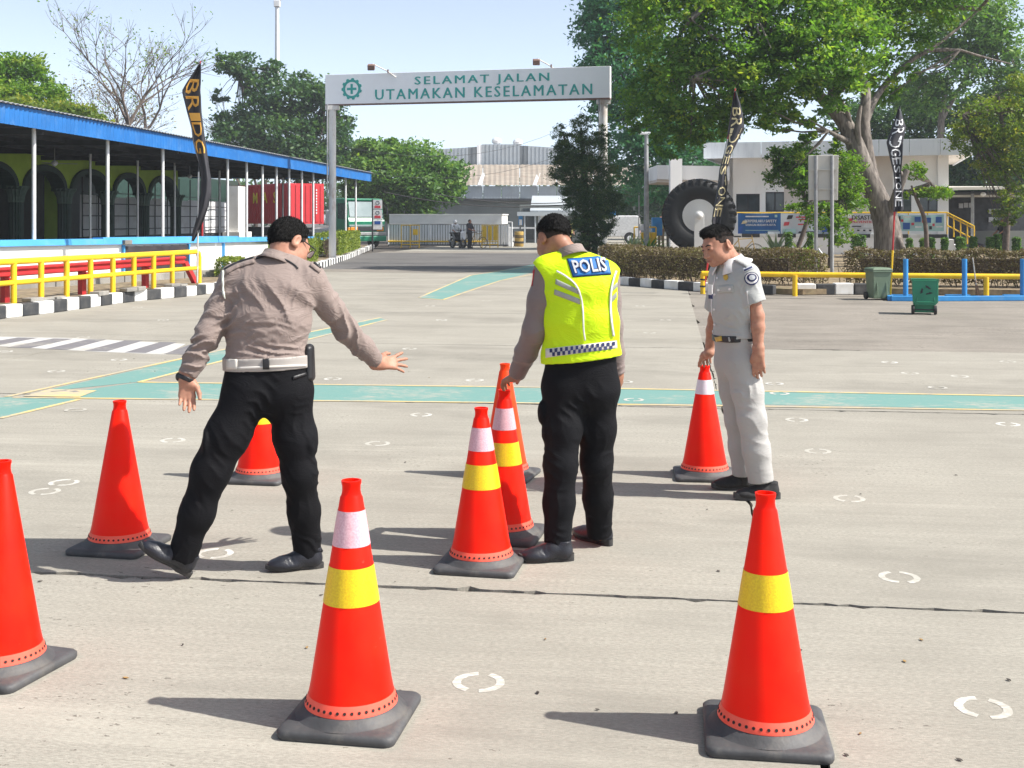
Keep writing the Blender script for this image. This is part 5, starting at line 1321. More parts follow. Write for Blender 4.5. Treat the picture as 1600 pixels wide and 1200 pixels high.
def make_bin(label, loc, rz, m, closed=True):
    t = thing("wheeled_bin", label, "bin", loc, rz); sec = lambda w, d, z, o=0: [(-w / 2, -d / 2 + o, z), (w / 2, -d / 2 + o, z), (w / 2, d / 2 + o, z), (-w / 2, d / 2 + o, z)]
    loft(MB(), [sec(.32, .30, .03), sec(.33, .31, .06), sec(.385, .40, .58), sec(.39, .41, .585)]).build("body", m, t, bevel=.02)
    loft(MB(), [sec(.41, .43, .57), sec(.43, .45, .575), sec(.43, .45, .605), sec(.41, .43, .61)]).build("rim", m, t, bevel=.008)
    for x in (-.185, .185):
        w_ = MB().lathe([(.03, -.022), (.075, -.025), (.08, -.012), (.08, .012), (.075, .025), (.03, .022)], 16, (x, .17 if closed else -.17, .08), Matrix.Rotation(R(90), 3, 'Y')).build("wheel", "rubber_black", t, smooth=40)
    MB().tube([(-.2, .16 if closed else -.16, .08), (.2, .16 if closed else -.16, .08)], .012, 8).build("axle", "dark_metal", t)
    if closed:
        mb = MB(); loft(mb, [sec(.43, .46, .612), sec(.425, .455, .635), sec(.34, .36, .66), sec(.2, .2, .668)]); mb.build("lid", m, t, bevel=.01)
        MB().tube([(-.16, .24, .6), (-.16, .27, .61), (.16, .27, .61), (.16, .24, .6)], .013, 8).build("handle", m, t)
        for x in (-.1, .1): MB().box((x, -.178, .32), (.02, .02, .45), Rm=Matrix.Rotation(R(-5), 3, 'X')).build("body_rib", m, t)
    return t
make_bin("closed grey-green wheeled bin beside the leaning flag pole", G(1372, 468), R(8), "bin_grey_green")
b2 = make_bin("bright green wheeled bin with its lid hanging open in front", G(1443, 490), R(-16), "bin_green", False)
# the lid hangs down the near side
MB().slab([Vector((-.2, -.235, .60)), Vector((.23, -.235, .60)), Vector((.225, -.27, .22)), Vector((.18, -.275, .17)), Vector((-.14, -.275, .17)), Vector((-.195, -.27, .22))], (0, -.02, 0)).build("lid", "bin_green", b2, bevel=.012)
MB().tube([(-.12, -.285, .3), (-.13, -.3, .22), (.17, -.3, .22), (.16, -.285, .3)], .012, 8).build("lid_lip", "bin_green", b2)
mb = MB()
for k in range(3):
    a = k * 2.094 + .4; c = Vector((.03, -.279, .42)); e = lambda t, r: c + Vector((math.cos(t) * r, .012 * math.sin(t) * 0, math.sin(t) * r * .8))
    mb.slab([e(a, .09), e(a + .9, .1), e(a + 1.3, .12), e(a + 1.2, .06), e(a + .9, .065), e(a + .2, .055)], (0, -.006, 0))
mb.build("arrow_mark", "black_print", b2); MB().tube([(-.2, -.24, .6), (-.2, -.27, .615), (.23, -.27, .615), (.23, -.24, .6)], .012, 8).build("handle", "bin_green", b2)
br = thing("broom", "straw broom leaning on the low yellow rail", "broom", G(1527, 468))
ba_, bb_ = G(1528, 467) , P(1520, 403, 24.3)
MB().tube([ba_.lerp(bb_, .35), bb_], .012, 8).build("handle", "pale_metal_panel", br, world=True); mb = MB()
for k in range(46):
    a = random.uniform(0, 6.28); r = random.uniform(.02, .075); top = ba_.lerp(bb_, .42); bot = ba_ + Vector((math.cos(a) * r, math.sin(a) * r * .5, random.uniform(0, .03))); mb.tube([top + Vector((math.cos(a) * .015, 0, 0)), bot], [.003, .003], 4)
mb.build("bristles", "straw", br, world=True, kind="stuff"); MB().lathe([(.02, -.03), (.026, 0), (.02, .03)], 10, ba_.lerp(bb_, .43)).build("binding", "straw", br, world=True)
# ------------------------------------------------------------------ feather flags
def make_flag(label, pole_top, pole_foot, Y, prof, mtext, pole_mats, text, t0, t1, seed, fy=.14):
    top = P(*pole_top, Y); foot = P(*pole_foot, Y)
    t = thing("feather_flag", label, "flag", foot, group="feather flags on poles"); n = len(pole_mats)
    for k, pm in enumerate(pole_mats): MB().tube([foot.lerp(top, k / n), foot.lerp(top, (k + 1) / n)], .022 - .01 * k / n, 8).build("pole", pm, t, world=True, smooth=50)
    ys = [p[0] for p in prof]; L = [p[1] for p in prof]; Rr = [p[2] for p in prof]
    def surf(s, u):
        y = ys[0] + (ys[-1] - ys[0]) * s; xl = np.interp(y, ys, L); xr = np.interp(y, ys, Rr); w = xr - xl
        yy = Y - .04 - fy * .5 * math.sin(s * 9 + seed) * (u - .2) - .05 * math.sin(u * 7 + s * 5 + seed)
        return P(xl + w * u, y, yy)
    mb = MB(); a, b = 60, 10
    for i in range(a + 1):
        for j in range(b + 1): mb.v.append(tuple(surf(i / a, j / b)))
    for i in range(a):
        for j in range(b): k = i * (b + 1) + j; mb.f.append((k, k + b + 1, k + b + 2, k + 1))
    o = mb.build("cloth", "flag_black", t, world=True, smooth=70); sm = o.modifiers.new("thick", 'SOLIDIFY'); sm.thickness = .004; sm.offset = 0
    for ci, ch in enumerate(text):
        if ch == ' ': continue
        vv, ff = text_geo(ch, 1.0, 0.0, 0.0, 1.0, 'CENTER'); ys_ = [q[1] for q in vv]; xs_ = [q[0] for q in vv]
        y0, y1, x0, x1 = min(ys_), max(ys_), min(xs_), max(xs_); wts = [.55 if c_ == 'I' else 1.0 for c_ in text]; w0 = .86 * wts[ci] / sum(wts) * (t1 - t0); s0 = t0 + (t1 - t0) * sum(wts[:ci]) / sum(wts); mb = MB()
        for q in vv:
            h = surf(s0 + w0 * (q[0] - x0) / max(x1 - x0, 1e-4), .14 + .72 * (q[1] - y0) / (y1 - y0)); mb.v.append((h.x, h.y - .012, h.z))
        mb.f = list(ff); o2 = mb.build("lettering", mtext, o, smooth=False); sm = o2.modifiers.new("thick", 'SOLIDIFY'); sm.thickness = .006; sm.offset = 0
    return t
make_flag("black feather flag with orange lettering at the end of the yellow railing", (313, 95), (308, 442), 26.6,
          [(99, 311, 314), (112, 303, 314), (128, 292, 314), (142, 284, 313), (150, 286, 314), (175, 292, 315), (200, 299, 318), (220, 301, 321), (240, 306, 324), (262, 313, 327), (280, 314, 330), (300, 313, 330), (325, 310, 325), (345, 306, 318), (362, 301, 311), (377, 299, 303)],
          "flag_orange", ("galvanised", "galvanised", "dark_metal", "red_paint"), "BRIDG", .09, .52, .5)
make_flag("black feather flag with cream lettering leaning in front of the giant tyre", (1149, 138), (1099, 455), 26.3,
          [(142, 1147, 1150), (160, 1144, 1156), (180, 1141, 1161), (200, 1138, 1163), (215, 1136, 1156), (240, 1131, 1143), (255, 1127, 1139), (265, 1124, 1135), (285, 1122, 1137), (310, 1118, 1135), (330, 1114, 1129), (345, 1112, 1126), (356, 1113, 1124)],
          "flag_cream", ("red_paint", "galvanised", "galvanised", "red_paint"), "BRIDGESTONE", .12, .93, 2.0)
make_flag("black feather flag with white lettering beside the big tree trunk", (1406, 166), (1391, 466), 24.4,
          [(170, 1403, 1407), (185, 1399, 1411), (200, 1393, 1416), (207, 1391, 1414), (222, 1385, 1411), (245, 1390, 1410), (270, 1396, 1408), (290, 1398, 1409), (310, 1397, 1411), (325, 1396, 1412), (331, 1396, 1410)],
          "flag_white", ("yellow_paint", "red_paint", "plain_white", "dark_metal"), "BRIDGESTONE", .1, .96, 3.6)
# ------------------------------------------------------------------ giant tyre on its white stand
ty = thing("giant_tyre", "giant black earthmover tyre with white hub on a white stand", "tyre monument", (7.2, 46.5, 0))
Yt = 46.5; tc_ = P(1092, 337, Yt); rO = 57 * Yt / FPX; rI = 25.5 * Yt / FPX; Rm = Matrix.Rotation(R(90), 3, 'X') ; Rz = Matrix.Rotation(R(-8), 3, 'Z') @ Rm
MB().lathe([(rI, -.38), (rI + .12, -.46), (rI + .5 * (rO - rI), -.55), (rO - .12, -.50), (rO - .06, -.42), (rO - .06, .42), (rO - .12, .50), (rI + .5 * (rO - rI), .55), (rI + .12, .46), (rI, .38)], 72, tc_, Rz, cap=False).build("tyre", "tyre_rubber", ty, world=True, smooth=50)
for k in range(30):
    a = 2 * math.pi * k / 30
    for s in (-1, 1):
        aa = a + (.1 if s > 0 else 0); Rl = Rz @ Matrix.Rotation(aa, 3, 'Z'); mb = MB()
        mb.box(tc_ + Rl @ Vector((rO - .06, 0, s * .27)), (.14, .145, .46), Rm=Rl @ Matrix.Rotation(s * .35, 3, 'X')); mb.build("tread_lug", "tyre_rubber", ty, world=True, bevel=.015)
        MB().box(tc_ + Rl @ Vector((rO - .2, 0, s * .50)), (.3, .11, .06), Rm=Rl).build("shoulder_lug", "tyre_rubber", ty, world=True, bevel=.01)
MB().lathe([(.02, .40), (rI, .40), (rI + .01, .3), (rI + .01, -.3), (rI, -.40), (.02, -.40)], 48, tc_, Rz).build("hub_disc", "facade_white", ty, world=True, smooth=40)
fr = Rz @ Vector((0, 0, 1)); fr = fr if fr.y < 0 else -fr
w_ = .19; arm = [Vector((-w_, 0, -tc_.z + .1)), Vector((w_, 0, -tc_.z + .1))] + [Vector((w_ * math.cos(t), 0, w_ * math.sin(t))) for t in np.linspace(0, math.pi, 9)]
MB().slab([tc_ + fr * .62 + Matrix.Rotation(R(-8), 3, 'Z') @ p for p in arm], fr * .12).build("stand", "facade_white", ty, world=True, bevel=.01)
MB().lathe([(.12, 0), (.14, .05), (.1, .09), (.01, .1)], 20, tc_ + fr * .74, frame(fr)  @ Matrix.Rotation(R(-90), 3, 'X')).build("axle_cap", "facade_white", ty, world=True, smooth=40)
MB().box((tc_.x, Yt, .2), (3.2, 1.6, .4)).build("plinth", "concrete_kerb", ty, world=True, bevel=.03)
# ------------------------------------------------------------------ white office building
ob = thing("office_building", "white flat roofed office with deep fascia behind the big tree", "building", (14, 55, 0))
O0, O1 = Vector((10.1, 55.2, 0)), Vector((20.3, 52.2, 0)); od = (O1 - O0).normalized(); on = Vector((-od.y, od.x, 0))
def ray_al(px, o=O0, d=od):
    tt = (px - 800) / FPX; return (o.x - tt * o.y) / (tt * d.y - d.x)
def O(px, deep, z):
    base_ = O0 + on * deep; p = base_ + od * ray_al(px, base_); return Vector((p.x, p.y, z))
def oz(px, py, deep=0.): return P(0, py, O(px, deep, 0).y).z
zr = 4.50; zp = 1.02
# front wall with window openings
wins = [(1150, 1187, 303, 331), (1196, 1225, 300, 331), (1395, 1424, 296, 331), (1437, 1465, 296, 331)]
al = [ray_al(1135)] + sum([[ray_al(a), ray_al(b)] for a, b, _, _ in wins], []) + [ray_al(1482)]
def OA(a, deep, z): p = O0 + od * a + on * deep; return Vector((p.x, p.y, z))
for i in range(len(al) - 1):
    a, b = al[i], al[i + 1]
    if i % 2 == 0: MB().slab([OA(a, 0, 0), OA(b, 0, 0), OA(b, 0, zr), OA(a, 0, zr)], on * .3).build("wall_bay", "facade_cream" if i == 4 else "facade_white", ob, world=True)
    else:
        _, _, y0, y1 = wins[i // 2]; zt_, zb_ = oz(wins[i // 2][0], y0), oz(wins[i // 2][0], y1)
        MB().slab([OA(a, 0, 0), OA(b, 0, 0), OA(b, 0, zb_), OA(a, 0, zb_)], on * .3).build("wall_bay", "facade_white", ob, world=True); MB().slab([OA(a, 0, zt_), OA(b, 0, zt_), OA(b, 0, zr), OA(a, 0, zr)], on * .3).build("wall_bay", "facade_white", ob, world=True)
        w_ = MB().slab([OA(a, .16, zb_), OA(b, .16, zb_), OA(b, .16, zt_), OA(a, .16, zt_)], on * .02).build("window", "window_glass", ob, world=True)
        for u in (0, .5, 1): c = OA(a + (b - a) * u, .13, (zb_ + zt_) / 2); link("frame", MB().box(c, (.05, .05, zt_ - zb_), rz=math.atan2(od.y, od.x)).mesh("frame"), "black_print", w_)
        for z_ in (zb_ + .03, zt_ - .03): link("frame", MB().beam(OA(a, .13, z_), OA(b, .13, z_), .05, .05).mesh("frame"), "black_print", w_)
MB().slab([OA(al[-1] - .45, -.12, 0), OA(al[-1], -.12, 0), OA(al[-1], -.12, zr), OA(al[-1] - .45, -.12, zr)], on * .11).build("corner_pier", "facade_white", ob, world=True)
MB().slab([OA(al[-1], 0, 0), OA(al[-1], 9, 0), OA(al[-1], 9, zr), OA(al[-1], 0, zr)], od * -.3).build("side_wall", "facade_white", ob, world=True); MB().slab([OA(al[0], 0, 0), OA(al[0], 9, 0), OA(al[0], 9, zr), OA(al[0], 0, zr)], od * .3).build("side_wall", "facade_white", ob, world=True); MB().slab([OA(al[0], 9, 0), OA(al[-1], 9, 0), OA(al[-1], 9, zr), OA(al[0], 9, zr)], on * .3).build("rear_wall", "facade_white", ob, world=True)
base_ = O0 - on * 1.3; f0, f1 = ray_al(1101, base_), ray_al(1518, base_)
MB().slab([OA(f0, -1.28, zr + .003), OA(f1, -1.28, zr + .003), OA(f1, 9.6, zr + .003), OA(f0, 9.6, zr + .003)], Z * .1).build("roof_slab", "facade_cream", ob, world=True)
npan = 9
for k in range(npan):
    a, b = f0 + (f1 - f0) * k / npan + .008, f0 + (f1 - f0) * (k + 1) / npan - .008
    MB().slab([OA(a, -1.3, zr - .06), OA(b, -1.3, zr - .06), OA(b, -1.3, zr + .66), OA(a, -1.3, zr + .66)], on * -.05).build("fascia_panel", "fascia_white", ob, world=True, bevel=.006)
MB().slab([OA(f1, -1.3, zr - .06), OA(f1, 9.6, zr - .06), OA(f1, 9.6, zr + .66), OA(f1, -1.3, zr + .66)], od * .05).build("fascia_panel", "fascia_white", ob, world=True); MB().slab([OA(f0, -1.3, zr - .06), OA(f0, 9.6, zr - .06), OA(f0, 9.6, zr + .66), OA(f0, -1.3, zr + .66)], od * -.05).build("fascia_panel", "fascia_white", ob, world=True)
# entrance canopy beam and pylon to the left
p0, p1 = P(1027, 269, 53.5), P(1140, 271, 52.8)
MB().slab([p0 - Z * .32, p1 - Z * .32, p1 + Z * .32, p0 + Z * .32], (0, 4, 0)).build("canopy_beam", "facade_white", ob, world=True); px_ = P(1056.5, 280, 52.4); MB().box((px_.x, 52.6, 2.17), (.52, .5, 4.34)).build("pylon", "facade_white", ob, world=True)
MB().slab([p0 - Z * .33 + Vector((0, .1, 0)), p1 - Z * .33 + Vector((0, .1, 0)), p1 - Z * .45 + Vector((0, .1, 0)), p0 - Z * .45 + Vector((0, .1, 0))], (0, 3.8, 0)).build("canopy_soffit", "facade_cream", ob, world=True)
# terrace with striped edge, railing and banners
MB().slab([OA(ray_al(1140), -2.3, 0), OA(al[-1] - .2, -2.3, 0), OA(al[-1] - .2, -2.3, zp - .16), OA(ray_al(1140), -2.3, zp - .16)], on * 2.28).build("terrace", "facade_white", ob, world=True)
a0, a1 = ray_al(1140), al[-1] - .2; nk = 12
for k in range(nk): a, b = a0 + (a1 - a0) * k / nk, a0 + (a1 - a0) * (k + 1) / nk; MB().slab([OA(a, -2.32, zp - .157), OA(b - .01, -2.32, zp - .157), OA(b - .01, -2.32, zp), OA(a, -2.32, zp)], on * .4).build("edge_block", "kerb_black" if k % 2 else "kerb_white", ob, world=True)
rl = thing("terrace_railing", "thin yellow railing along the office terrace and steps", "railing", OA(a0, -2.1, zp))
MB().tube([OA(a0, -2.1, zp + .93), OA(a1, -2.1, zp + .93)], .03, 8).build("top_rail", "yellow_paint", rl, world=True)
for k in range(13): p = OA(a0 + (a1 - a0) * k / 12, -2.1, zp); MB().tube([p, p + Z * .93], .022, 6).build("post", "yellow_paint", rl, world=True)
s0, s1 = OA(a1, -2.1, zp + .93), OA(a1 + 1.05, -2.5, zp + .35)
for dz in (0, -.1, -.55): MB().tube([s0 + Z * dz, s1 + Z * dz], .028, 8).build("stair_rail", "yellow_paint", rl, world=True)
for t_ in (0, .25, .5, .75, 1): q = s0.lerp(s1, t_); MB().tube([q, q - Z * .9], .026, 6).build("stair_post", "yellow_paint", rl, world=True)
for k in range(4): MB().slab([OA(a1 + .02 + k * .26, -2.3, 0), OA(a1 + .27 + k * .26, -2.3, 0), OA(a1 + .27 + k * .26, -2.3, zp - .22 * (k + 1)), OA(a1 + .02 + k * .26, -2.3, zp - .22 * (k + 1))], on * 1.8).build("step", "facade_white", ob, world=True)
baseb = O0 - on * 2.2
def Bn(px, z, o=0.): a = ray_al(px, baseb); p = baseb + od * a - on * o; return Vector((p.x, p.y, z))
def banner(label, x0, x1, m, y0=333, y1=366):
    t = thing("banner", label, "banner", Bn(x0, 1.0), group="banners on the terrace railing"); za, zb_ = P(0, y1, Bn(x0, 0).y).z, P(0, y0, Bn(x0, 0).y).z; mb = MB(); n = 14
    for i in range(n):
        u0, u1 = i / n, (i + 1) / n; f = lambda u: .03 * math.sin(u * 11 + x0)
        q = [Bn(x0 + (x1 - x0) * u0, za, f(u0)), Bn(x0 + (x1 - x0) * u1, za, f(u1)), Bn(x0 + (x1 - x0) * u1, zb_ - .04 * math.sin(u1 * 3.14), f(u1)), Bn(x0 + (x1 - x0) * u0, zb_ - .04 * math.sin(u0 * 3.14), f(u0))]
        mb.quad(*q)
    o = mb.build("cloth", m, t, world=True); sm = o.modifiers.new("thick", 'SOLIDIFY'); sm.thickness = .008
    def fill(name, u0, u1, v0, v1, m_, sl=0):
        w = lambda u, v: Bn(x0 + (x1 - x0) * u, za + (zb_ - za) * (1 - v), .055)
        MB().slab([w(u0, v1), w(u1, v1 - sl), w(u1 + sl, v0), w(u0 + sl, v0)], -on * .008).build(name, m_, o)
    def write(s, u, v, h, m_, wd):
        vv, ff = text_geo(s, 1.0, 0.0, 0.0, 1.0); w0 = max(a[0] for a in vv) - min(a[0] for a in vv); h0 = max(a[1] for a in vv) - min(a[1] for a in vv); c = Bn(x0 + (x1 - x0) * u, za + (zb_ - za) * (1 - v), .072); L_ = (Bn(x1, 0) - Bn(x0, 0)).length
        mb = MB(); bold_text(mb, vv, ff, lambda x, y, z: c + od * (x / w0 * wd * L_) + Z * (y / h0 * h * (zb_ - za)) - on * z, .03); mb.build("lettering", m_, o)
    return t, fill, write
t, fill, write = banner("blue banner with white safety lettering at the left end of the railing", 1153, 1220, "banner_blue")
write("BERPERILAKU SAFETY", .53, .38, .13, "flag_white", .74); write("JADIKAN", .45, .17, .09, "flag_white", .5) if False else None
write("SEBAGAI BUDAYA KITA", .53, .56, .1, "flag_white", .7); fill("print_block", .18, .72, .13, .19, "flag_white"); fill("print_block", .18, .95, .80, .825, "banner_teal"); fill("print_block", .7, .98, .86, .97, "banner_white"); fill("print_block", .08, .2, .36, .52, "flag_cream", .04); fill("print_block", .0, .1, .6, .98, "blue_print", .02); fill("print_block", .86, .92, .08, .2, "banner_teal")
t, fill, write = banner("white banner with pale red print right of the blue banner", 1221, 1302, "banner_white")
fill("print_block", .28, .68, .16, .22, "red_print"); fill("print_block", .33, .68, .28, .33, "red_print"); fill("print_block", .32, .52, .5, .56, "red_print"); fill("print_block", .32, .7, .86, .95, "black_print", .02); fill("print_block", .78, .9, .22, .9, "blue_print", .02); fill("print_block", .04, .14, .42, .6, "red_print", .02); fill("print_block", .03, .28, .75, .95, "banner_teal"); fill("print_block", .1, .2, .1, .3, "black_print", .03)
t, fill, write = banner("white DISASTER PREVENTION banner partly behind the big trunk", 1308, 1400, "plain_white")
write("DISASTER", .46, .22, .2, "black_print", .42); write("PREVENTION", .46, .42, .11, "red_print", .42); fill("print_block", .14, .24, .25, .5, "red_print", .04); fill("print_block", .25, .41, .6, .65, "black_print"); fill("print_block", .14, .7, .7, .715, "grey_metal")
for k in range(4): fill("print_block", .24 + k * .1, .28 + k * .1, .78, .85, "black_print")
t, fill, write = banner("pale green picture banner at the right end of the railing", 1402, 1475, "banner_teal", 335, 361)
for u0, u1, v0, v1, m_ in ((.03, .07, .1, .4, "black_print"), (.12, .27, .5, .9, "blue_print"), (.08, .13, .3, .45, "red_print"), (.3, .36, .5, .65, "red_print"), (.37, .5, .15, .45, "blue_print"), (.53, .58, .3, .5, "red_print"), (.62, .72, .2, .5, "blue_print"), (.75, .8, .55, .7, "red_print"), (.82, .95, .15, .5, "blue_print"), (.68, .74, .7, .9, "black_print"), (.12, .3, .1, .2, "plain_white"), (.38, .52, .7, .8, "plain_white"), (.82, .97, .7, .78, "plain_white")): fill("print_block", u0, u1, v0, v1, m_)
# ------------------------------------------------------------------ dark canteen shed at the far right
sd = thing("canteen_shed", "dark open shed with grey roof right of the office", "building", (23, 50, 0))
Ys = 51.0; sx = lambda px: (px - 800) * Ys / FPX; sz = lambda py: P(0, py, Ys).z
MB().slab([(sx(1482), Ys, sz(297)), (sx(1720), Ys, sz(294)), (sx(1720) , Ys + 9, sz(297) + .3), (sx(1482), Ys + 9, sz(297) + .3)], Z * .12).build("roof", "pale_metal_panel", sd, world=True)
MB().box(((sx(1486) + sx(1760)) / 2, Ys + 8.5, 1.5), (sx(1760) - sx(1486), .3, 3.2)).build("rear_wall", "dark_metal", sd, world=True); MB().box((sx(1484) - .1, Ys + 6.0, 1.5), (.2, 5, 3.0)).build("side_wall", "dark_metal", sd, world=True)
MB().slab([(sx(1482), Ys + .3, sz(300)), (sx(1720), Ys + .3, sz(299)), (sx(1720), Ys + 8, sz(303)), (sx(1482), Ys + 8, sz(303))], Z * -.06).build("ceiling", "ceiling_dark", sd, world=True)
for px in (1528, 1660): MB().tube([(sx(px), Ys + .6, 0), (sx(px), Ys + .6, sz(299))], .07, 10).build("post", "grey_metal", sd, world=True)
MB().beam((sx(1484), Ys + .7, sz(306)), (sx(1720), Ys + .7, sz(305)), .08, .1).build("beam", "pale_metal_panel", sd, world=True)
MB().box((sx(1541) + .2, Ys + 8.2, sz(324)), (sx(1551) - sx(1530), .08, .42)).build("menu_board", "blue_paint", sd, world=True)
for px, py in ((1555, 328), (1561, 328), (1568, 328), (1555, 343), (1562, 343), (1508, 318), (1516, 317), (1524, 317)): MB().box((sx(px) * 1.15, Ys + 8.2, sz(py)), (.2, .06, .24)).build("small_pane", "screen_white", sd, world=True)
MB().box(((sx(1560) + sx(1720)) / 2 + 1, Ys + 6.5, .55), (sx(1720) - sx(1560), .5, 1.1)).build("counter", "wall_grey_green", sd, world=True); MB().lathe([(.02, -.1), (.1, -.05), (.12, .02), (.06, .08), (.01, .09)], 14, (sx(1540), Ys + .25, sz(299) - .12)).build("lamp_globe", "plain_white", sd, world=True, smooth=50)
# ------------------------------------------------------------------ notice board seen from behind
nb_ = thing("notice_board", "pale metal board seen from behind on two grey posts", "board", P(1287, 343, 34) - Z * 1.65)
Yb = 34.0
MB().slab([P(1263, 313, Yb), P(1308, 313, Yb - .15), P(1309, 242.5, Yb - .15), P(1262.5, 243, Yb)], (0, -.09, 0)).build("panel", "pale_metal_panel", nb_, world=True, bevel=.012)
for px, d in ((1275, 0), (1300, -.08)): p = P(px, 243, Yb - .16 + d); MB().tube([(p.x, p.y, 0), (p.x, p.y, p.z)], .052, 10).build("post", "grey_metal", nb_, world=True, smooth=50)
for z_ in (265, 295): MB().beam(P(1264, z_, Yb - .12), P(1307, z_, Yb - .26), .04, .05).build("batten", "pale_metal_panel", nb_, world=True)
MB().tube([P(1279, 389, Yb - .3), P(1290, 404, Yb - .6)], .025, 6).build("brace", "plain_white", nb_, world=True)
# ------------------------------------------------------------------ lamp post by the conifer
lp = thing("lamp_post", "grey concrete lamp post between the conifer and the giant tyre", "lamp post", P(1010, 343, 56) - Z * 1.65)
Yl = 56.0; p = P(1010, 210, Yl); MB().tube([(p.x, Yl, 0), (p.x, Yl, p.z)], [.14, .09], 12).build("pole", "grey_metal", lp, world=True, smooth=50)
MB().box((p.x - .05, Yl, p.z + .05), (.62, .24, .12)).build("lamp_head", "white_metal", lp, world=True, bevel=.03); MB().tube([(p.x - .35, Yl, 0), (p.x - .35, Yl, 2.8)], .03, 8).build("conduit", "grey_metal", lp, world=True)
# yellow planter rail with shrubs beside the tyre
yp = thing("planter_rail", "small yellow rail and yellow planter boxes left of the giant tyre", "planter", P(1010, 343, 58) - Z * 1.65)
Yp_ = 58.0; xx = lambda px: (px - 800) * Yp_ / FPX
for px in (991, 1012, 1025): MB().tube([(xx(px), Yp_, .2), (xx(px), Yp_, P(0, 355, Yp_).z)], .035, 8).build("upright", "yellow_paint", yp, world=True)
MB().tube([(xx(991), Yp_, P(0, 355, Yp_).z), (xx(1025), Yp_, P(0, 355, Yp_).z)], .035, 8).build("rail", "yellow_paint", yp, world=True)
for px in (1006, 1014, 1022): MB().box((xx(px), Yp_ + .2, .72), (.24, .4, .6)).build("planter_box", "yellow_paint", yp, world=True, bevel=.03)
MB().box((xx(1001), Yp_ - .1, P(0, 355, Yp_).z), (.26, .03, .32)).build("notice", "plain_white", yp, world=True)
MB().box((xx(1027) + .1, Yp_ + 1, 1.3), (.5, .5, .9)).build("blue_bin", "blue_paint", None, label="blue container behind the yellow planter boxes", cat="container", bevel=.03)
# ------------------------------------------------------------------ plants
def leaf_mat(name, c_dark, c_mid, c_light, trans=.35):
    m = bpy.data.materials.new(name); m.use_nodes = True
    n = m.node_tree.nodes; l = m.node_tree.links; b = n["Principled BSDF"]; out = n["Material Output"]
    at = n.new("ShaderNodeAttribute"); at.attribute_name = "tint"
    r = n.new("ShaderNodeValToRGB"); r.color_ramp.elements[0].color = tuple(c_dark) + (1,); r.color_ramp.elements[1].color = tuple(c_light) + (1,)
    e = r.color_ramp.elements.new(.5); e.color = tuple(c_mid) + (1,)
    l.new(at.outputs["Fac"], r.inputs[0]); l.new(r.outputs[0], b.inputs["Base Color"])
    b.inputs["Roughness"].default_value = .5; b.inputs["Specular IOR Level"].default_value = .3
    t = n.new("ShaderNodeBsdfTranslucent"); mx = n.new("ShaderNodeMixShader"); mx.inputs[0].default_value = trans
    mul = n.new("ShaderNodeMix"); mul.data_type = 'RGBA'; mul.blend_type = 'MULTIPLY'; mul.inputs[0].default_value = 1; mul.inputs[7].default_value = (1.5, 1.6, .7, 1)
    l.new(r.outputs[0], mul.inputs[6]); l.new(mul.outputs[2], t.inputs["Color"])
    l.new(b.outputs[0], mx.inputs[1]); l.new(t.outputs[0], mx.inputs[2]); l.new(mx.outputs[0], out.inputs["Surface"])
    MATS[name] = m
leaf_mat("leaf_mid", (0.047, 0.115, 0.030), (0.101, 0.209, 0.047), (0.257, 0.378, 0.068))
leaf_mat("leaf_big_tree", (0.052, 0.124, 0.026), (0.137, 0.267, 0.042), (0.390, 0.468, 0.058), .5)
leaf_mat("leaf_cool", (0.034, 0.128, 0.074), (0.068, 0.209, 0.108), (0.135, 0.324, 0.149))
leaf_mat("leaf_dark", (0.031, 0.081, 0.039), (0.058, 0.130, 0.052), (0.143, 0.234, 0.065), .35)
leaf_mat("leaf_conifer", (0.024, 0.061, 0.027), (0.051, 0.105, 0.041), (0.135, 0.176, 0.047), .2)
leaf_mat("leaf_bright", (0.07, 0.16, 0.02), (0.14, 0.26, 0.03), (0.30, 0.36, 0.04), .45)
leaf_mat("leaf_yellowish", (0.07, 0.13, 0.02), (0.14, 0.21, 0.03), (0.34, 0.32, 0.04), .4)
leaf_mat("leaf_dry", (0.17, 0.12, 0.05), (0.26, 0.19, 0.08), (0.30, 0.30, 0.10), .3)
leaf_mat("hedge_green", (0.08, 0.13, 0.02), (0.18, 0.24, 0.035), (0.34, 0.38, 0.05), .3)
leaf_mat("hedge_brown", (0.075, 0.055, 0.035), (0.155, 0.118, 0.065), (0.27, 0.26, 0.095), .2)
mat("bark_grey", (0.22, 0.19, 0.165), (0.085, 0.072, 0.062), .9, 5, 8, .8, 14, stretch=(3, 3, .6), stain=(0.40, 0.36, 0.32), stain_scale=1.6, stain_amt=.5)
mat("bark_dark", (0.085, 0.068, 0.055), (0.04, 0.033, 0.028), .9, 9, 6, .6, 20, stretch=(2, 2, .6)); mat("bark_twig", (0.15, 0.115, 0.095), (0.09, 0.07, 0.06), .9, 9); mat("stem_brown", (0.13, 0.095, 0.06), (0.07, 0.05, 0.035), .9, 12)

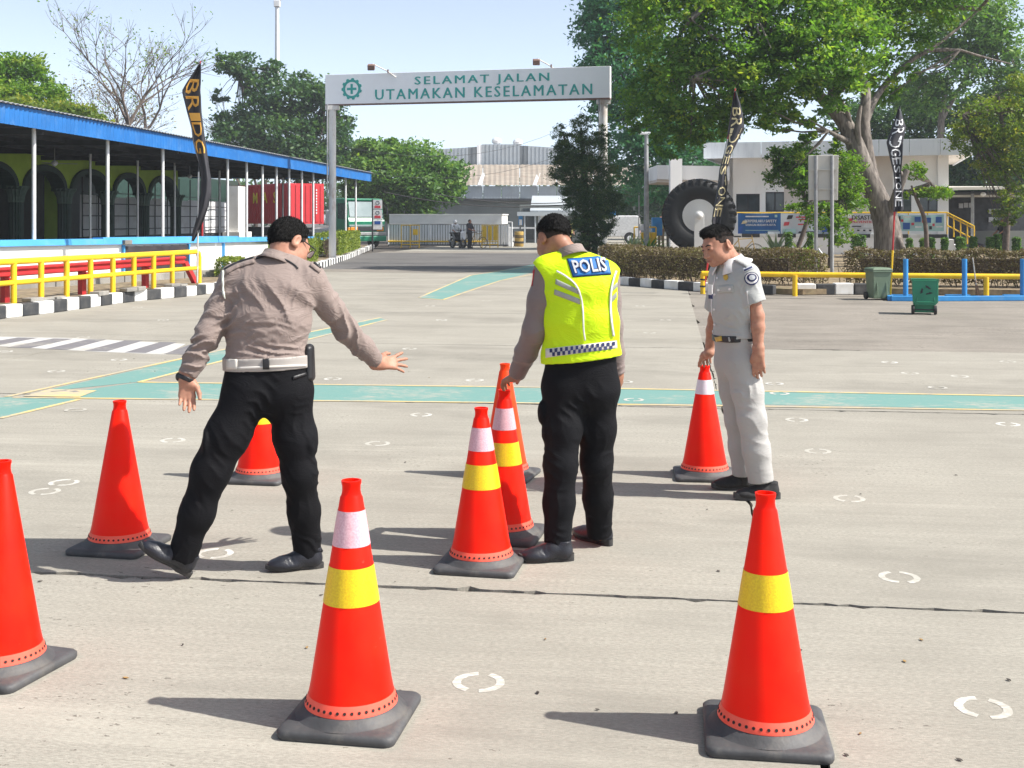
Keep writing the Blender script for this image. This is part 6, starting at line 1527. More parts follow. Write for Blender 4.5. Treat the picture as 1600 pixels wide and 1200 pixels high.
def unit(v): return v / np.maximum(np.linalg.norm(v, axis=1, keepdims=True), 1e-9)
def leaf_quads(pos, size, rng, aspect=.5, up=.35, droop=0.0):
    n = len(pos); nrm = rng.normal(size=(n, 3)); nrm[:, 2] = np.abs(nrm[:, 2]) + up; nrm = unit(nrm)
    a = rng.normal(size=(n, 3)); a[:, 2] -= droop; a = unit(a - nrm * np.sum(a * nrm, 1, keepdims=True)); b = np.cross(nrm, a)
    s = (size * rng.uniform(.6, 1.35, n))[:, None]
    return np.stack([pos - a * s, pos + b * s * aspect - a * s * .1, pos + a * s, pos - b * s * aspect - a * s * .1], axis=1)
def crown_points(blobs, n, rng, clump=.16, per=40, shell=.55):
    """leaves gathered in sprays that sit mostly in the outer part of each lobe"""
    vol = np.array([b[1][0] * b[1][1] * b[1][2] for b in blobs]) ** (2 / 3); cnt = (vol / vol.sum() * n / per).astype(int) + 1
    P_, T_ = [], []
    for (c, r), k in zip(blobs, cnt):
        d = unit(rng.normal(size=(k, 3))); rad = shell + (1 - shell) * rng.random(k) ** .6
        cc = np.array(c) + d * rad[:, None] * np.array(r); ctint = rng.normal(0, .16, k) + .12 * d[:, 2]  # tint rises toward each lobe's top: light from above put into leaf colour
        pts = cc[:, None, :] + rng.normal(size=(k, per, 3)) * (clump * np.array([1, 1, .62]) * (.6 + .8 * rng.random((k, 1, 1)))) * (np.mean(r))
        P_.append(pts.reshape(-1, 3)); T_.append((np.repeat(ctint, per) + rng.normal(0, .14, k * per)))
    return np.concatenate(P_), np.clip(.42 + np.concatenate(T_), 0, 1)
def build_tree(name, label, base, limbs, blobs, nleaf, lsize, lmat, bark, seed, cat="tree", clump=.16, per=40, group=None, aspect=.5, droop=0.0, twigs=0, shell=.55):
    rng = np.random.default_rng(seed); t = thing(name, label, cat, base, group=group)
    mb = MB()
    for pts, rs in limbs: mb.tube(polyl(pts), np.interp(np.linspace(0, 1, len(polyl(pts))), np.linspace(0, 1, len(rs)), rs), 9)
    mb.build("trunk", bark, t, world=True, smooth=60)
    if twigs:
        ends = [Vector(p[-1]) for p, _ in limbs[1:]] or [Vector(limbs[0][0][-1])]; tb = MB()
        for c, r in blobs:
            c = Vector(c); e = min(ends, key=lambda q: (q - c).length)
            for k in range(twigs):
                d = Vector(unit(rng.normal(size=(1, 3)))[0]); q = c + Vector((d.x * r[0], d.y * r[1], d.z * r[2])) * .75; m_ = e.lerp(q, .5) + Vector(rng.normal(size=3) * .12 * r[0]); tb.tube([e, m_, q], [.045 * r[0] ** .5, .03 * r[0] ** .5, .01], 5, cap=False)
        tb.build("branches", bark, t, world=True, smooth=60)
    pos, tint = crown_points(blobs, nleaf, rng, clump, per, shell)
    me = quads_mesh("crown", leaf_quads(pos, np.full(len(pos), lsize), rng, aspect, droop=droop), tint)
    link("crown", me, lmat, t, world=True, kind="stuff")
    return t
def polyl(pts):
    P_ = [Vector(p) for p in pts]
    if len(P_) < 3: return P_
    out = []
    for i in range(len(P_) - 1):
        p0 = P_[max(i - 1, 0)]; p1 = P_[i]; p2 = P_[i + 1]; p3 = P_[min(i + 2, len(P_) - 1)]
        for k in range(5):
            t = k / 5; out.append(0.5 * ((2 * p1) + (p2 - p0) * t + (2 * p0 - 5 * p1 + 4 * p2 - p3) * t * t + (3 * p1 - p0 - 3 * p2 + p3) * t ** 3))
    out.append(P_[-1]); return out
def blob(px, py, Y, rx, rz=None, ry=None):
    s = Y / FPX; return (tuple(P(px, py, Y)), (rx * s, (ry or rx) * s, (rz or rx) * s))

# --- the big tree on the right: split leaning trunk, wide crown
YT = 38.0; q = lambda x, y, d=0.: P(x, y, YT + d)
base = Vector((P(1390, 400, YT).x, YT, 0))
limbs = [([base - Z * .1, q(1389, 388), q(1385, 350), q(1372, 312), q(1352, 270), q(1336, 225), q(1318, 190), q(1296, 165), q(1268, 138)], [.62, .47, .42, .36, .33, .29, .25, .2, .16]),
         ([q(1268, 138), q(1245, 100, -.6), q(1215, 60, -1.2), q(1180, 25, -1.5)], [.16, .12, .09, .06]),
         ([q(1296, 165), q(1300, 130, .5), q(1290, 80, .8), q(1295, 30, 1)], [.15, .12, .09, .05]),
         ([q(1378, 335), q(1366, 290, .4), q(1356, 240, .6), q(1350, 190, .8), q(1352, 140, 1), q(1330, 80, 1.2), q(1340, 20, 1.4)], [.25, .22, .2, .19, .16, .12, .07]),
         ([q(1352, 190, .8), q(1370, 150, 1.3), q(1405, 110, 1.8), q(1450, 80, 2), q(1500, 78, 2)], [.14, .11, .09, .07, .04]),
         ([q(1450, 80, 2), q(1490, 50, 2.2), q(1530, 15, 2.4)], [.07, .05, .03]), ([q(1500, 78, 2), q(1540, 90, 2.2), q(1580, 100, 2.4)], [.045, .035, .02]),
         ([q(1268, 138), q(1225, 120, -.8), q(1180, 112, -1.4), q(1130, 105, -2), q(1085, 120, -2)], [.13, .1, .08, .06, .03]), ([q(1180, 112, -1.4), q(1130, 70, -1.6), q(1080, 30, -1.8)], [.07, .05, .03]),
         ([q(1388, 345), q(1398, 315, -.4), q(1408, 285, -.6), q(1418, 265, -.7)], [.2, .17, .13, .09]), ([q(1412, 276, -.65), q(1400, 262, -.8)], [.08, .05]),
         ([q(1390, 395), q(1400, 370, -.3), q(1412, 392, -.5)], [.12, .1, .08]), ([q(1336, 225), q(1312, 215, -.4), q(1295, 205, -.5)], [.12, .09, .05]),
         ([q(1330, 205), q(1322, 170, -.3), q(1306, 150, -.4)], [.1, .07, .04]), ([q(1345, 250), q(1340, 200, -.35), q(1345, 165, -.4)], [.12, .1, .05])]
blobs = [blob(1290, 70, YT - 1.5, 95, 75), blob(1220, 30, YT - 1, 90, 60), blob(1140, 60, YT - 1, 100, 75), blob(1050, 50, YT, 90, 80), blob(1095, 140, YT - .5, 95, 60), blob(1180, 140, YT - 1.5, 80, 52), blob(1030, 160, YT + .5, 62, 60), blob(1300, 130, YT - 2.2, 58, 52),
         blob(1250, 95, YT - 2.5, 70, 60), blob(1110, 195, YT + .5, 52, 26), blob(1200, 180, YT - 1, 52, 26), blob(1330, 20, YT, 85, 55), blob(1410, 30, YT + 1.5, 75, 50), blob(1150, -40, YT, 130, 60), blob(1040, -30, YT + .5, 90, 60), blob(1300, -60, YT, 140, 60), blob(1440, -30, YT + 2, 120, 50),
         blob(1390, 120, YT + 2.2, 45, 45), blob(1060, 215, YT + .8, 40, 34), blob(1250, 215, YT - .5, 34, 40), blob(1255, 265, YT - .6, 26, 34), blob(1318, 225, YT + 1, 30, 30)]
build_tree("shade_tree", "big spreading tree with pale split trunk leaning over the office", base, limbs, blobs, 80000, .09, "leaf_big_tree", "bark_grey", 11, twigs=3, clump=.12, per=45, shell=.45)
sp = [blob(1500, 40, 70, 80, 55), blob(1470, 110, 70, 60, 50), blob(1560, 95, 71, 60, 45), blob(1440, 150, 70, 50, 32), blob(1540, 25, 70, 60, 40), blob(1585, 150, 72, 40, 30)]
b4 = Vector((P(1480, 390, 72).x, 72, 0))
build_tree("shade_tree", "thin crowned tree with sky gaps right of the big tree", b4, [([b4, P(1475, 300, 72), P(1470, 200, 71), P(1480, 120, 72)], [.3, .26, .2, .1]), ([P(1470, 190, 71), P(1510, 120, 72), P(1550, 60, 71)], [.16, .1, .05])], sp, 17000, .14, "leaf_mid", "bark_grey", 12, twigs=8, clump=.11, per=30, shell=.35)
# --- cool green tree behind, between the gantry and the big crown
c0 = P(1052, 343, 70); c0 = Vector((c0.x, 70, 0))
build_tree("rain_tree", "cool blue-green tree with drooping sprays behind the gantry's right end", c0, [([c0, P(1045, 270, 69), P(1010, 170, 67), P(985, 60, 66)], [.4, .34, .26, .14]), ([P(1020, 200, 67), P(1040, 130, 65), P(1060, 60, 65)], [.18, .12, .06]), ([P(1012, 175, 67), P(945, 120, 65), P(930, 60, 65)], [.16, .1, .05])],
           [blob(965, 45, 66, 68, 62), blob(935, 85, 65, 34, 44), blob(985, 110, 65, 72, 60), blob(1000, 180, 65, 70, 60), blob(965, 150, 66, 45, 45), blob(1030, 240, 66, 55, 55), blob(985, 245, 66, 42, 50), blob(1015, 295, 69, 40, 28), blob(990, -10, 66, 80, 50), blob(1090, 230, 67, 60, 50), blob(930, 30, 66, 25, 25)], 30000, .14, "leaf_cool", "bark_dark", 13, droop=.7, twigs=3, clump=.15, per=40)
# --- conifer in front of the right gantry post
k0 = Vector((P(915, 343, 39.5).x, 39.5, 0))
build_tree("juniper", "dark shaggy conifer in front of the right gantry post", k0, [([k0, P(916, 345, 39.5), P(912, 260, 39.5), P(908, 200, 39.5)], [.16, .14, .1, .04]), ([P(930, 398, 39.3), P(928, 350, 39.3), P(930, 300, 39.3)], [.1, .09, .05]), ([P(914, 330, 39.5), P(895, 260, 39.4), P(880, 210, 39.3)], [.07, .05, .03])],
           [blob(908, 205, 39.5, 18, 28), blob(877, 215, 39.4, 14, 24), blob(893, 235, 39.4, 26, 30), blob(925, 240, 39.4, 24, 34), blob(908, 270, 39.3, 32, 34), blob(873, 270, 39.4, 18, 24), blob(945, 275, 39.5, 24, 34), blob(930, 312, 39.3, 34, 30), blob(900, 315, 39.3, 22, 26), blob(955, 318, 39.5, 22, 24), blob(925, 345, 39.2, 30, 22), blob(893, 298, 39.3, 20, 20), blob(930, 372, 39.2, 16, 16), blob(908, 352, 39.3, 22, 20), blob(918, 378, 39.2, 22, 14), blob(945, 348, 39.3, 20, 22), blob(882, 245, 39.4, 20, 26), blob(938, 215, 39.5, 14, 24)],
           64000, .042, "leaf_conifer", "bark_dark", 14, clump=.15, per=60, aspect=.3, shell=.25)
# --- dark green trees behind the shelter
d0 = Vector((P(470, 343, 90).x, 90, 0))
build_tree("dark_tree", "dense dark green tree behind the mast and shelter roof", d0, [([d0, P(470, 300, 90), P(455, 230, 90), P(430, 170, 90)], [.35, .3, .22, .1]), ([P(465, 260, 90), P(500, 190, 90), P(510, 150, 90)], [.18, .12, .05]), ([P(440, 190, 90), P(395, 150, 90), P(375, 110, 90)], [.1, .07, .03])],
           [blob(368, 100, 90, 32, 20), blob(390, 130, 90, 24, 20), blob(405, 175, 90, 36, 26), blob(362, 195, 90, 32, 22), blob(455, 150, 90, 46, 34), blob(500, 160, 90, 34, 32), blob(440, 215, 89, 60, 38), blob(380, 225, 89, 45, 26), blob(505, 215, 90, 42, 34), blob(535, 240, 91, 30, 34), blob(480, 255, 89, 60, 30), blob(425, 115, 91, 18, 22), blob(345, 150, 91, 14, 10), blob(540, 195, 91, 16, 14), blob(472, 130, 90, 20, 20)], 30000, .175, "leaf_dark", "bark_dark", 15, twigs=3, clump=.2, per=40)
e0 = Vector((P(640, 343, 86).x, 86, 0))
build_tree("round_tree", "broad round green tree left of the warehouse roof", e0, [([e0, P(640, 335, 86), P(635, 300, 86), P(640, 270, 86)], [.4, .36, .3, .15]), ([P(636, 310, 86), P(600, 285, 86), P(580, 265, 86)], [.2, .14, .07]), ([P(637, 305, 86), P(675, 280, 86), P(700, 265, 86)], [.2, .14, .07])],
           [blob(600, 240, 86, 40, 20), blob(650, 250, 85, 50, 26), blob(690, 270, 85, 38, 24), blob(620, 275, 84, 55, 28), blob(575, 270, 85, 36, 26), blob(665, 295, 84, 50, 22), blob(600, 310, 84, 45, 24), blob(640, 330, 84, 46, 18), blob(705, 290, 85, 22, 16), blob(560, 295, 85, 30, 30), blob(610, 225, 86, 16, 10), blob(575, 235, 86, 24, 16)], 26000, .17, "leaf_mid", "bark_dark", 16, twigs=2, clump=.2, per=40)
f0_ = Vector((P(30, 343, 62).x, 62, 0))
build_tree("bright_tree", "bright light green tree above the left end of the shelter roof", f0_, [([f0_, P(30, 250, 62), P(35, 150, 62)], [.3, .25, .1])], [blob(15, 115, 62, 34, 30), blob(50, 110, 62, 26, 26), blob(10, 160, 61, 50, 34), blob(62, 160, 61, 40, 28), blob(-30, 130, 62, 50, 50), blob(85, 140, 62, 18, 18)], 16000, .12, "leaf_bright", "bark_twig", 17, twigs=4, clump=.2, per=30)
f1_ = Vector((P(110, 343, 58).x, 58, 0))
build_tree("low_bush_tree", "yellowish bushy tree just above the left shelter roof", f1_, [([f1_, P(110, 250, 58), P(110, 190, 58)], [.2, .16, .08])], [blob(80, 175, 58, 42, 14), blob(130, 178, 58, 26, 12), blob(30, 170, 58, 40, 16), blob(158, 188, 58, 18, 8)], 7000, .1, "leaf_yellowish", "bark_twig", 18, clump=.2, per=30)
# --- yellowish tree and dark belt behind the office
h0 = Vector((P(1570, 343, 47).x, 47, 0))
build_tree("yellow_green_tree", "yellow-green feathery tree hanging over the canteen shed", h0, [([h0, P(1575, 300, 47), P(1570, 230, 47), P(1560, 150, 47)], [.14, .12, .1, .05]), ([P(1572, 250, 47), P(1530, 200, 47), P(1505, 180, 47)], [.07, .05, .02])], [blob(1560, 190, 47, 60, 40), blob(1520, 215, 46.5, 34, 28), blob(1590, 230, 46.5, 50, 36), blob(1560, 265, 46.5, 40, 22), blob(1590, 310, 46, 34, 26), blob(1570, 340, 46, 22, 14), blob(1610, 150, 47, 40, 40)], 15000, .075, "leaf_yellowish", "bark_twig", 19, droop=.5, twigs=5, clump=.17, per=35)
for i, (lab, blobs_, seed) in enumerate((("dark tree belt rising behind the office roof", [blob(1400, 190, 76, 70, 40), blob(1480, 200, 76, 70, 40), blob(1440, 160, 77, 50, 40), blob(1340, 190, 77, 50, 40), blob(1520, 260, 76, 60, 50), blob(1470, 260, 76, 50, 40), blob(1400, 235, 76, 60, 30)], 20), ("dark tree behind the canteen shed roof", [blob(1580, 170, 74, 60, 50), blob(1600, 250, 74, 60, 50), blob(1530, 180, 75, 40, 40), blob(1640, 200, 74, 70, 80), blob(1550, 280, 74, 60, 36)], 21), ("dark tree left of the office canopy behind the tyre", [blob(1075, 215, 97, 60, 40), blob(1045, 300, 97, 50, 50), blob(1100, 290, 97, 60, 50), blob(1000, 318, 98, 40, 30), blob(960, 310, 99, 40, 30)], 22))):
    b = blobs_[0][0]; r0 = Vector((b[0], b[1], 0)); build_tree("backdrop_tree", lab, r0, [([r0, r0 + Z * 5, Vector(b)], [.35, .28, .12])], blobs_, 16000, .17, "leaf_dark", "bark_dark", seed, clump=.2, per=35)
# --- far tree line beyond everything
far = [blob(x, 330 - 14 * abs(math.sin(x * .013)) - random.uniform(0, 10), 190 + 12 * math.sin(x), 90, 26) for x in range(-500, 2400, 95)]
rng = np.random.default_rng(5); pos, tint = crown_points(far, 26000, rng, .22, 40)
link("distant_trees", quads_mesh("distant_trees", leaf_quads(pos, np.full(len(pos), .5), rng), tint), "leaf_dark", kind="stuff", label="distant line of dark trees on the horizon", cat="trees")
# --- small trees before the office
for lab, px, Y, pts, bl, m_, n, seed in (("slim young tree with pale trunk before the right banner", 1448, 40, [(1448, 388), (1446, 350), (1432, 310), (1424, 290)], [blob(1428, 268, 40, 18, 14), blob(1440, 300, 40, 16, 8), blob(1465, 300, 40, 20, 10), blob(1412, 305, 40, 8, 6)], "leaf_bright", 2200, 31),
                                  ("leafy young tree behind the metal notice board", 1297, 37, [(1302, 392), (1298, 350), (1290, 310), (1300, 270)], [blob(1310, 290, 37, 34, 28), blob(1290, 335, 36.5, 34, 22), blob(1330, 310, 37, 26, 22), blob(1320, 260, 37, 28, 22), blob(1250, 325, 37, 20, 8), blob(1312, 360, 36.5, 18, 24)], "leaf_bright", 6500, 32),
                                  ("dark leafed small tree left of the metal notice board", 1235, 41, [(1262, 392), (1262, 340), (1255, 300), (1250, 250)], [blob(1245, 250, 41, 34, 26), blob(1225, 275, 41, 26, 22), blob(1262, 290, 41, 24, 24), blob(1215, 245, 41, 18, 14)], "leaf_mid", 6500, 33)):
    b = Vector((P(px, 343, Y).x, Y, 0)); build_tree("young_tree", lab, b, [([b] + [P(x, y, Y) for x, y in pts[1:]], [.09, .075, .06, .03])] + [([P(pts[-2][0], pts[-2][1], Y), P(pts[-2][0] + 22, pts[-2][1] - 25, Y)], [.04, .015])], bl, n, .06, m_, "bark_twig", seed, twigs=6, clump=.2, per=24)

# --- leafless trees: branching twigs with a few leaves
def bare_tree(label, base, height, spread, seed, lean, leaves, lm, levels=6, forks=(2, 4)):
    rr = random.Random(seed); t = thing("bare_tree", label, "tree", base, group="leafless trees behind the shelter"); trunk = MB(); twig = MB(); tips = []
    def grow(p, d, L, r, lev):
        n = 4; pts = [p]; q = p
        for k in range(n):
            d = (d + Vector((rr.gauss(0, .13), rr.gauss(0, .13), rr.gauss(0, .07) + .03))).normalized(); q = q + d * L / n; pts.append(q)
        (trunk if lev < 2 else twig).tube(pts, [r * (1 - .4 * k / n) for k in range(n + 1)], 8 if lev < 2 else (5 if lev < 4 else 3), cap=False)
        if lev >= levels: tips.append(q); return
        for k in range(rr.randint(*forks) if lev else 3):
            ax = Vector((rr.gauss(0, 1), rr.gauss(0, .6), rr.gauss(0, .3))).normalized(); nd = (d + ax * spread * rr.uniform(.6, 1.15)).normalized()
            grow(pts[rr.choice((2, 3, 4, 4))], nd, L * rr.uniform(.62, .84), r * rr.uniform(.5, .66), lev + 1)
        if lev > 1: tips.append(q)
    grow(Vector(base), Vector((lean, 0, 1)).normalized(), height * .30, height * .018, 0)
    trunk.build("trunk", "bark_dark", t, world=True, smooth=60); twig.build("twigs", "bark_twig", t, world=True, kind="stuff")
    rng = np.random.default_rng(seed); tp = np.array([tuple(x) for x in tips]); pick = tp[rng.integers(0, len(tp), leaves)] + rng.normal(size=(leaves, 3)) * .25
    link("leaves", quads_mesh("leaves", leaf_quads(pick, np.full(leaves, .085), rng), rng.random(leaves)), lm, t, world=True, kind="stuff")
for lab, px, Y, h, sprd, sd, ln, lv, lm in (("tall bare tree whose branches fan out behind the left flag", 255, 66, 13.2, .55, 5, .0, 900, "leaf_bright"), ("smaller bare tree with dry tufts left of the tall bare tree", 140, 68, 11.4, .55, 9, -.08, 1500, "leaf_dry"), ("slender bare tree between the mast and the gantry", 396, 96, 11.8, .4, 21, .04, 120, "leaf_mid")):
    bare_tree(lab, (P(px, 343, Y).x, Y, 0), h, sprd, sd, ln, lv, lm)

# ------------------------------------------------------------------ hedges
def hedge(label, path, w, h, z0, n, m, seed, lsize=.03, stems=True, rough=.06, group=None, name="hedge", cat="hedge"):
    rng = np.random.default_rng(seed); pl = polyline([Vector((p[0], p[1], 0)) for p in path], .12); t = thing(name, label, cat, path[0], group=group)
    A = np.array([tuple(p) for p in pl]); i = rng.integers(0, len(A) - 1, n); f = rng.random(n)[:, None]; c = A[i] * (1 - f) + A[i + 1] * f
    d = unit(A[i + 1] - A[i]); nr = np.stack([-d[:, 1], d[:, 0], np.zeros(n)], 1)
    # more leaves near the clipped faces
    u = rng.uniform(-1, 1, n); v = rng.random(n); face = rng.random(n); u = np.where(face < .45, np.sign(u) * (1 - .12 * rng.random(n)), u); v = np.where(face > .72, 1 - .1 * rng.random(n), v)
    lump = 1 + rough * np.sin(c[:, 0] * 3.1 + seed) + rough * .7 * np.sin(c[:, 1] * 4.7 + c[:, 0] * 2)
    pos = c + nr * (u * w / 2 * lump)[:, None]; pos[:, 2] = z0 + h * (.12 + .88 * v) * (1 + rough * .8 * np.sin(c[:, 0] * 5.3 + c[:, 1] * 2.9)); ends = np.minimum(i, len(A) - 2 - i) * .12
    pos[:, 2] = np.where(ends < .15, z0 + (pos[:, 2] - z0) * .93, pos[:, 2]); pos += rng.normal(size=pos.shape) * .018
    tint = np.clip(.45 + .28 * (v - .5) * 0 + rng.normal(0, .2, n) + .22 * np.sin(pos[:, 0] * 1.9 + seed) * np.sin(pos[:, 1] * 1.3), 0, 1)
    link("foliage", quads_mesh("foliage", leaf_quads(pos, np.full(n, lsize), rng, .55, up=.2), tint), m, t, world=True, kind="stuff")
    if stems:
        mb = MB()
        for k in range(int(len(pl) * 1.5)):
            p = Vector(pl[rng.integers(0, len(pl))]); p = p + Vector((rng.normal() * .05, rng.uniform(-w * .4, w * .4), z0 - .05)); q_ = p + Vector((rng.normal() * .13, rng.normal() * .1, h * rng.uniform(.55, .95))); mb.tube([p, p.lerp(q_, .5) + Vector((rng.normal() * .04, rng.normal() * .04, 0)), q_], [.011, .008, .004], 4, cap=False)
        mb.build("stems", "stem_brown", t, world=True, kind="stuff")
        core = MB()
        for a, b in zip(pl[3:-3:5], pl[8:-3:5]): core.beam(a + Z * (z0 + h * .55), b + Z * (z0 + h * .55), w * .3, h * .42)
        core.build("inner_thicket", "stem_brown", t, world=True, kind="stuff")
    return t
hedge("dry brown hedge in front of the giant tyre, left of the sandy gap", [(2.9, 33.5), (3.1, 31.2), (4.0, 29.2), (5.2, 28.0), (6.4, 27.5), (7.35, 27.3)], .9, .82, .12, 26000, "hedge_brown", 41, .028)
hedge("dry brown hedge on the right behind the bins and blue rack", [(7.65, 27.2), (10, 26.8), (12, 26.5), (14.5, 26.0)], .9, .84, .12, 26000, "hedge_brown", 42, .028)
hedge("low trimmed hedge row behind the dry hedge below the giant tyre", [(3.4, 34.2), (5, 32.0), (7.4, 30.6)], .9, .78, .12, 11000, "hedge_brown", 43, .03)
hedge("round clipped hedge nearest the striding man's head", [(-6.95, 36.2), (-7.0, 38.0), (-7.0, 39.6)], 1.05, .82, .17, 9000, "hedge_green", 44, .035)
hedge("long clipped hedge between the gantry post and the truck", [(-7.15, 45.8), (-7.5, 52), (-7.95, 58)], 1.0, .92, .17, 13000, "hedge_green", 45, .045)
hedge("small green shrub at the foot of the white wall by the man's shoulder", [(-7.35, 30.3), (-7.25, 31.2)], .55, .5, .17, 2600, "hedge_green", 46, .03)
for k, (px, w, hh, Y) in enumerate(((1232, 16, 30, 44), (1266, 14, 30, 44), (1341, 34, 26, 43), (1421, 13, 20, 45), (1443, 14, 20, 45), (1456, 12, 20, 45.2), (1476, 13, 21, 45.3), (1501, 20, 22, 45.5), (1521, 14, 22, 46), (1547, 15, 22, 46), (1559, 15, 26, 46), (1588, 16, 22, 46))):
    s = Y / FPX; x = P(px, 343, Y).x; h = HCAM - (391 - hh - Y0) * s
    hedge(("clipped shrub column number %d" % (k + 1)) if False else ["leafy shrub below the blue banner", "dark shrub left of the notice board post", "wide clipped shrub left of the big trunk", "small shrub column right of the big trunk", "shrub column left of the slim young tree", "shrub column right of the slim young tree", "last shrub column before the yellow stair rail", "bushy shrub under the yellow stair rail", "shrub just right of the yellow stair rail", "shrub before the seated person in the shed", "tall shrub before the standing person in the shed", "rightmost clipped shrub by the shed"][k],
          [(x - w * s * .2, Y), (x + w * s * .2, Y)], w * s * .95, h - .12, .12, 1500, "leaf_mid", 50 + k, .05, stems=False, rough=.02, group="clipped shrubs before the office", name="shrub", cat="shrub")
# spiky agave rosettes and ground cover along the bed
def agave(label, p, n, L, m, seed):
    rr = random.Random(seed); t = thing("agave", label, "plant", p, group="spiky plants in the bed")
    for k in range(n):
        a = rr.uniform(0, 6.28); el = rr.uniform(.35, 1.25); d = Vector((math.cos(a) * math.cos(el), math.sin(a) * math.cos(el), math.sin(el))); side = d.cross(Z).normalized(); ll = L * rr.uniform(.7, 1.1); mb = MB()
        p0 = Vector(p) + d * .03; p1 = p0 + d * ll * .5; p2 = p0 + d * ll - Z * ll * .16; w = .045 * L
        mb.v = [tuple(p0 - side * w), tuple(p0 + side * w), tuple(p1 - side * w * .9), tuple(p1 + side * w * .9), tuple(p2)]; mb.f = [(0, 1, 3, 2), (2, 3, 4)]
        o = mb.build("leaf_blade", m, t, world=True); at = o.data.attributes.new("tint", 'FLOAT', 'FACE'); v_ = rr.random(); at.data.foreach_set("value", np.array([v_, v_], dtype=np.float32)); sm = o.modifiers.new("thick", 'SOLIDIFY'); sm.thickness = .008
leaf_mat("agave_leaf", (0.16, 0.24, 0.12), (0.25, 0.33, 0.17), (0.42, 0.46, 0.26), .2)
agave("pale spiky agave right of the gantry post", Vector((3.62, 36.0, .5)), 26, .9, "agave_leaf", 1); agave("broad spiky agave beside the pale one", Vector((4.25, 37.0, .55)), 28, .85, "leaf_mid", 2); agave("large yellow-green agave in front of the banners", Vector((8.35, 37.5, .45)), 30, 1.05, "agave_leaf", 3); agave("spiky plant beside the large agave", Vector((9.2, 37.8, .45)), 22, .8, "leaf_bright", 4)
for lab, x0, x1, Y, hh, m_, sd in (("yellow-green ground cover left of the notice board", 1190, 1282, 36, .55, "leaf_bright", 61), ("mixed dry ground cover below the giant tyre", 975, 1120, 38, .5, "hedge_brown", 62)):
    pa, pb = P(x0, 343, Y), P(x1, 343, Y); hedge(lab, [(pa.x, Y), ((pa.x + pb.x) / 2, Y + .2), (pb.x, Y)], 1.4, hh, .12, 5200, m_, sd, .05, stems=False, rough=.2, name="ground_cover", cat="plants")
# ------------------------------------------------------------------ small figures and vehicles far off
mat("cloth_dark", (0.035, 0.03, 0.04), None, .8); mat("cloth_white", (0.62, 0.64, 0.66), None, .8); mat("cloth_grey", (0.25, 0.25, 0.24), None, .8); mat("cloth_yellow", (0.72, 0.64, 0.22), None, .8); mat("cloth_black", (0.012, 0.012, 0.014), None, .8); mat("cloth_khaki", (0.34, 0.24, 0.13), None, .8)
def small_person(label, p, fwd, top, bottom, arms, knees=None, helmet=None, h=1.68, sit=0.0, hair="hair_black"):
    s = h / 1.7; t = thing("person", label, "person", p); f = Vector(fwd).normalized(); r = Vector((f.y, -f.x, 0)); B = Vector(p)
    W = lambda x, y, z: B + r * x * s + f * y * s + Z * (z * s - sit)
    hip = [W(-.09, 0, .9), W(.09, 0, .9)]; kn = knees[0] if knees else [(-.10, .03, .48), (.10, .03, .48)]; an = knees[1] if knees else [(-.11, -.02, .06), (.11, .02, .06)]
    kn = [W(*k) for k in kn]; an = [W(*k) for k in an]; C = W(0, .02, 1.56); sh_ = [W(-.18, 0, 1.38), W(.18, 0, 1.38)]; Hm = frame(f)
    el = [W(*a[0]) for a in arms]; wr = [W(*a[1]) for a in arms]
    F = Field(*bounds(hip + an + el + wr + [C], .22), .012)
    F.cap(W(0, 0, .95), W(0, 0, 1.3), .1, .11, .05, (.6, r)); head_skin(F, C, Hm, W(0, -.01, 1.40), .05)
    for i in range(2):
        F.cap(hip[i], kn[i], .07, .05, .03); F.cap(kn[i], an[i], .045, .035, .02); F.cap(sh_[i], el[i], .042, .035, .02); F.cap(el[i], wr[i], .033, .026, .02); d = (wr[i] - el[i]).normalized(); F.cap(wr[i], wr[i] + d * .09, .03, .022, .015); F.cap(wr[i] + d * .09, wr[i] + d * .15, .022, .012, .01)
    F.build("body", "skin_brown", t)
    F = Field(*bounds(hip + el + sh_ + [C], .2), .012); F.cap(W(0, 0, .86), W(0, 0, 1.32), .125, .125, .05, (.66, r)); F.cap(sh_[0], sh_[1], .07, .07, .05)
    for i in range(2): F.cap(sh_[i], sh_[i].lerp(el[i], .8), .068, .06, .03)
    F.build("shirt", top, t)
    F = Field(*bounds(hip + kn + an, .2), .012); F.cap(hip[0], hip[1], .12, .12, .04)
    for i in range(2): F.cap(hip[i], kn[i], .098, .078, .03); F.cap(kn[i], an[i], .075, .062, .03)
    F.build("trousers", bottom, t)
    for i in range(2): MB().box(an[i] + f * .05 - Z * .01, (.09, .25, .09), Rm=Hm).build("shoe", "cloth_black", t, world=True, bevel=.03)
    if helmet:
        F = Field(C - Vector((.2,) * 3), C + Vector((.2,) * 3), .01); F.ell(C + Z * .02, (.125, .145, .135), Hm, .01); F.cut(C - Z * .07, (0, 0, -1)); F.build("helmet", helmet, t)
    else: link("hair", hair_mesh(C, Hm, noise_=.002, h=.009), hair, t, world=True)
    return t
AD = [((-.24, .02, 1.12), (-.2, .16, .92)), ((.24, .02, 1.12), (.2, .16, .92))]
Yg = 67.6; gx = lambda px, Y=Yg: (px - 800) * Y / FPX
small_person("person in dark clothes standing beside the motorcycle at the gate", Vector((gx(734), 67.2, 0)), (.8, -.5, 0), "cloth_dark", "cloth_black", [((-.24, .1, 1.14), (-.1, .28, 1.05)), ((.24, .1, 1.14), (.1, .28, 1.05))])
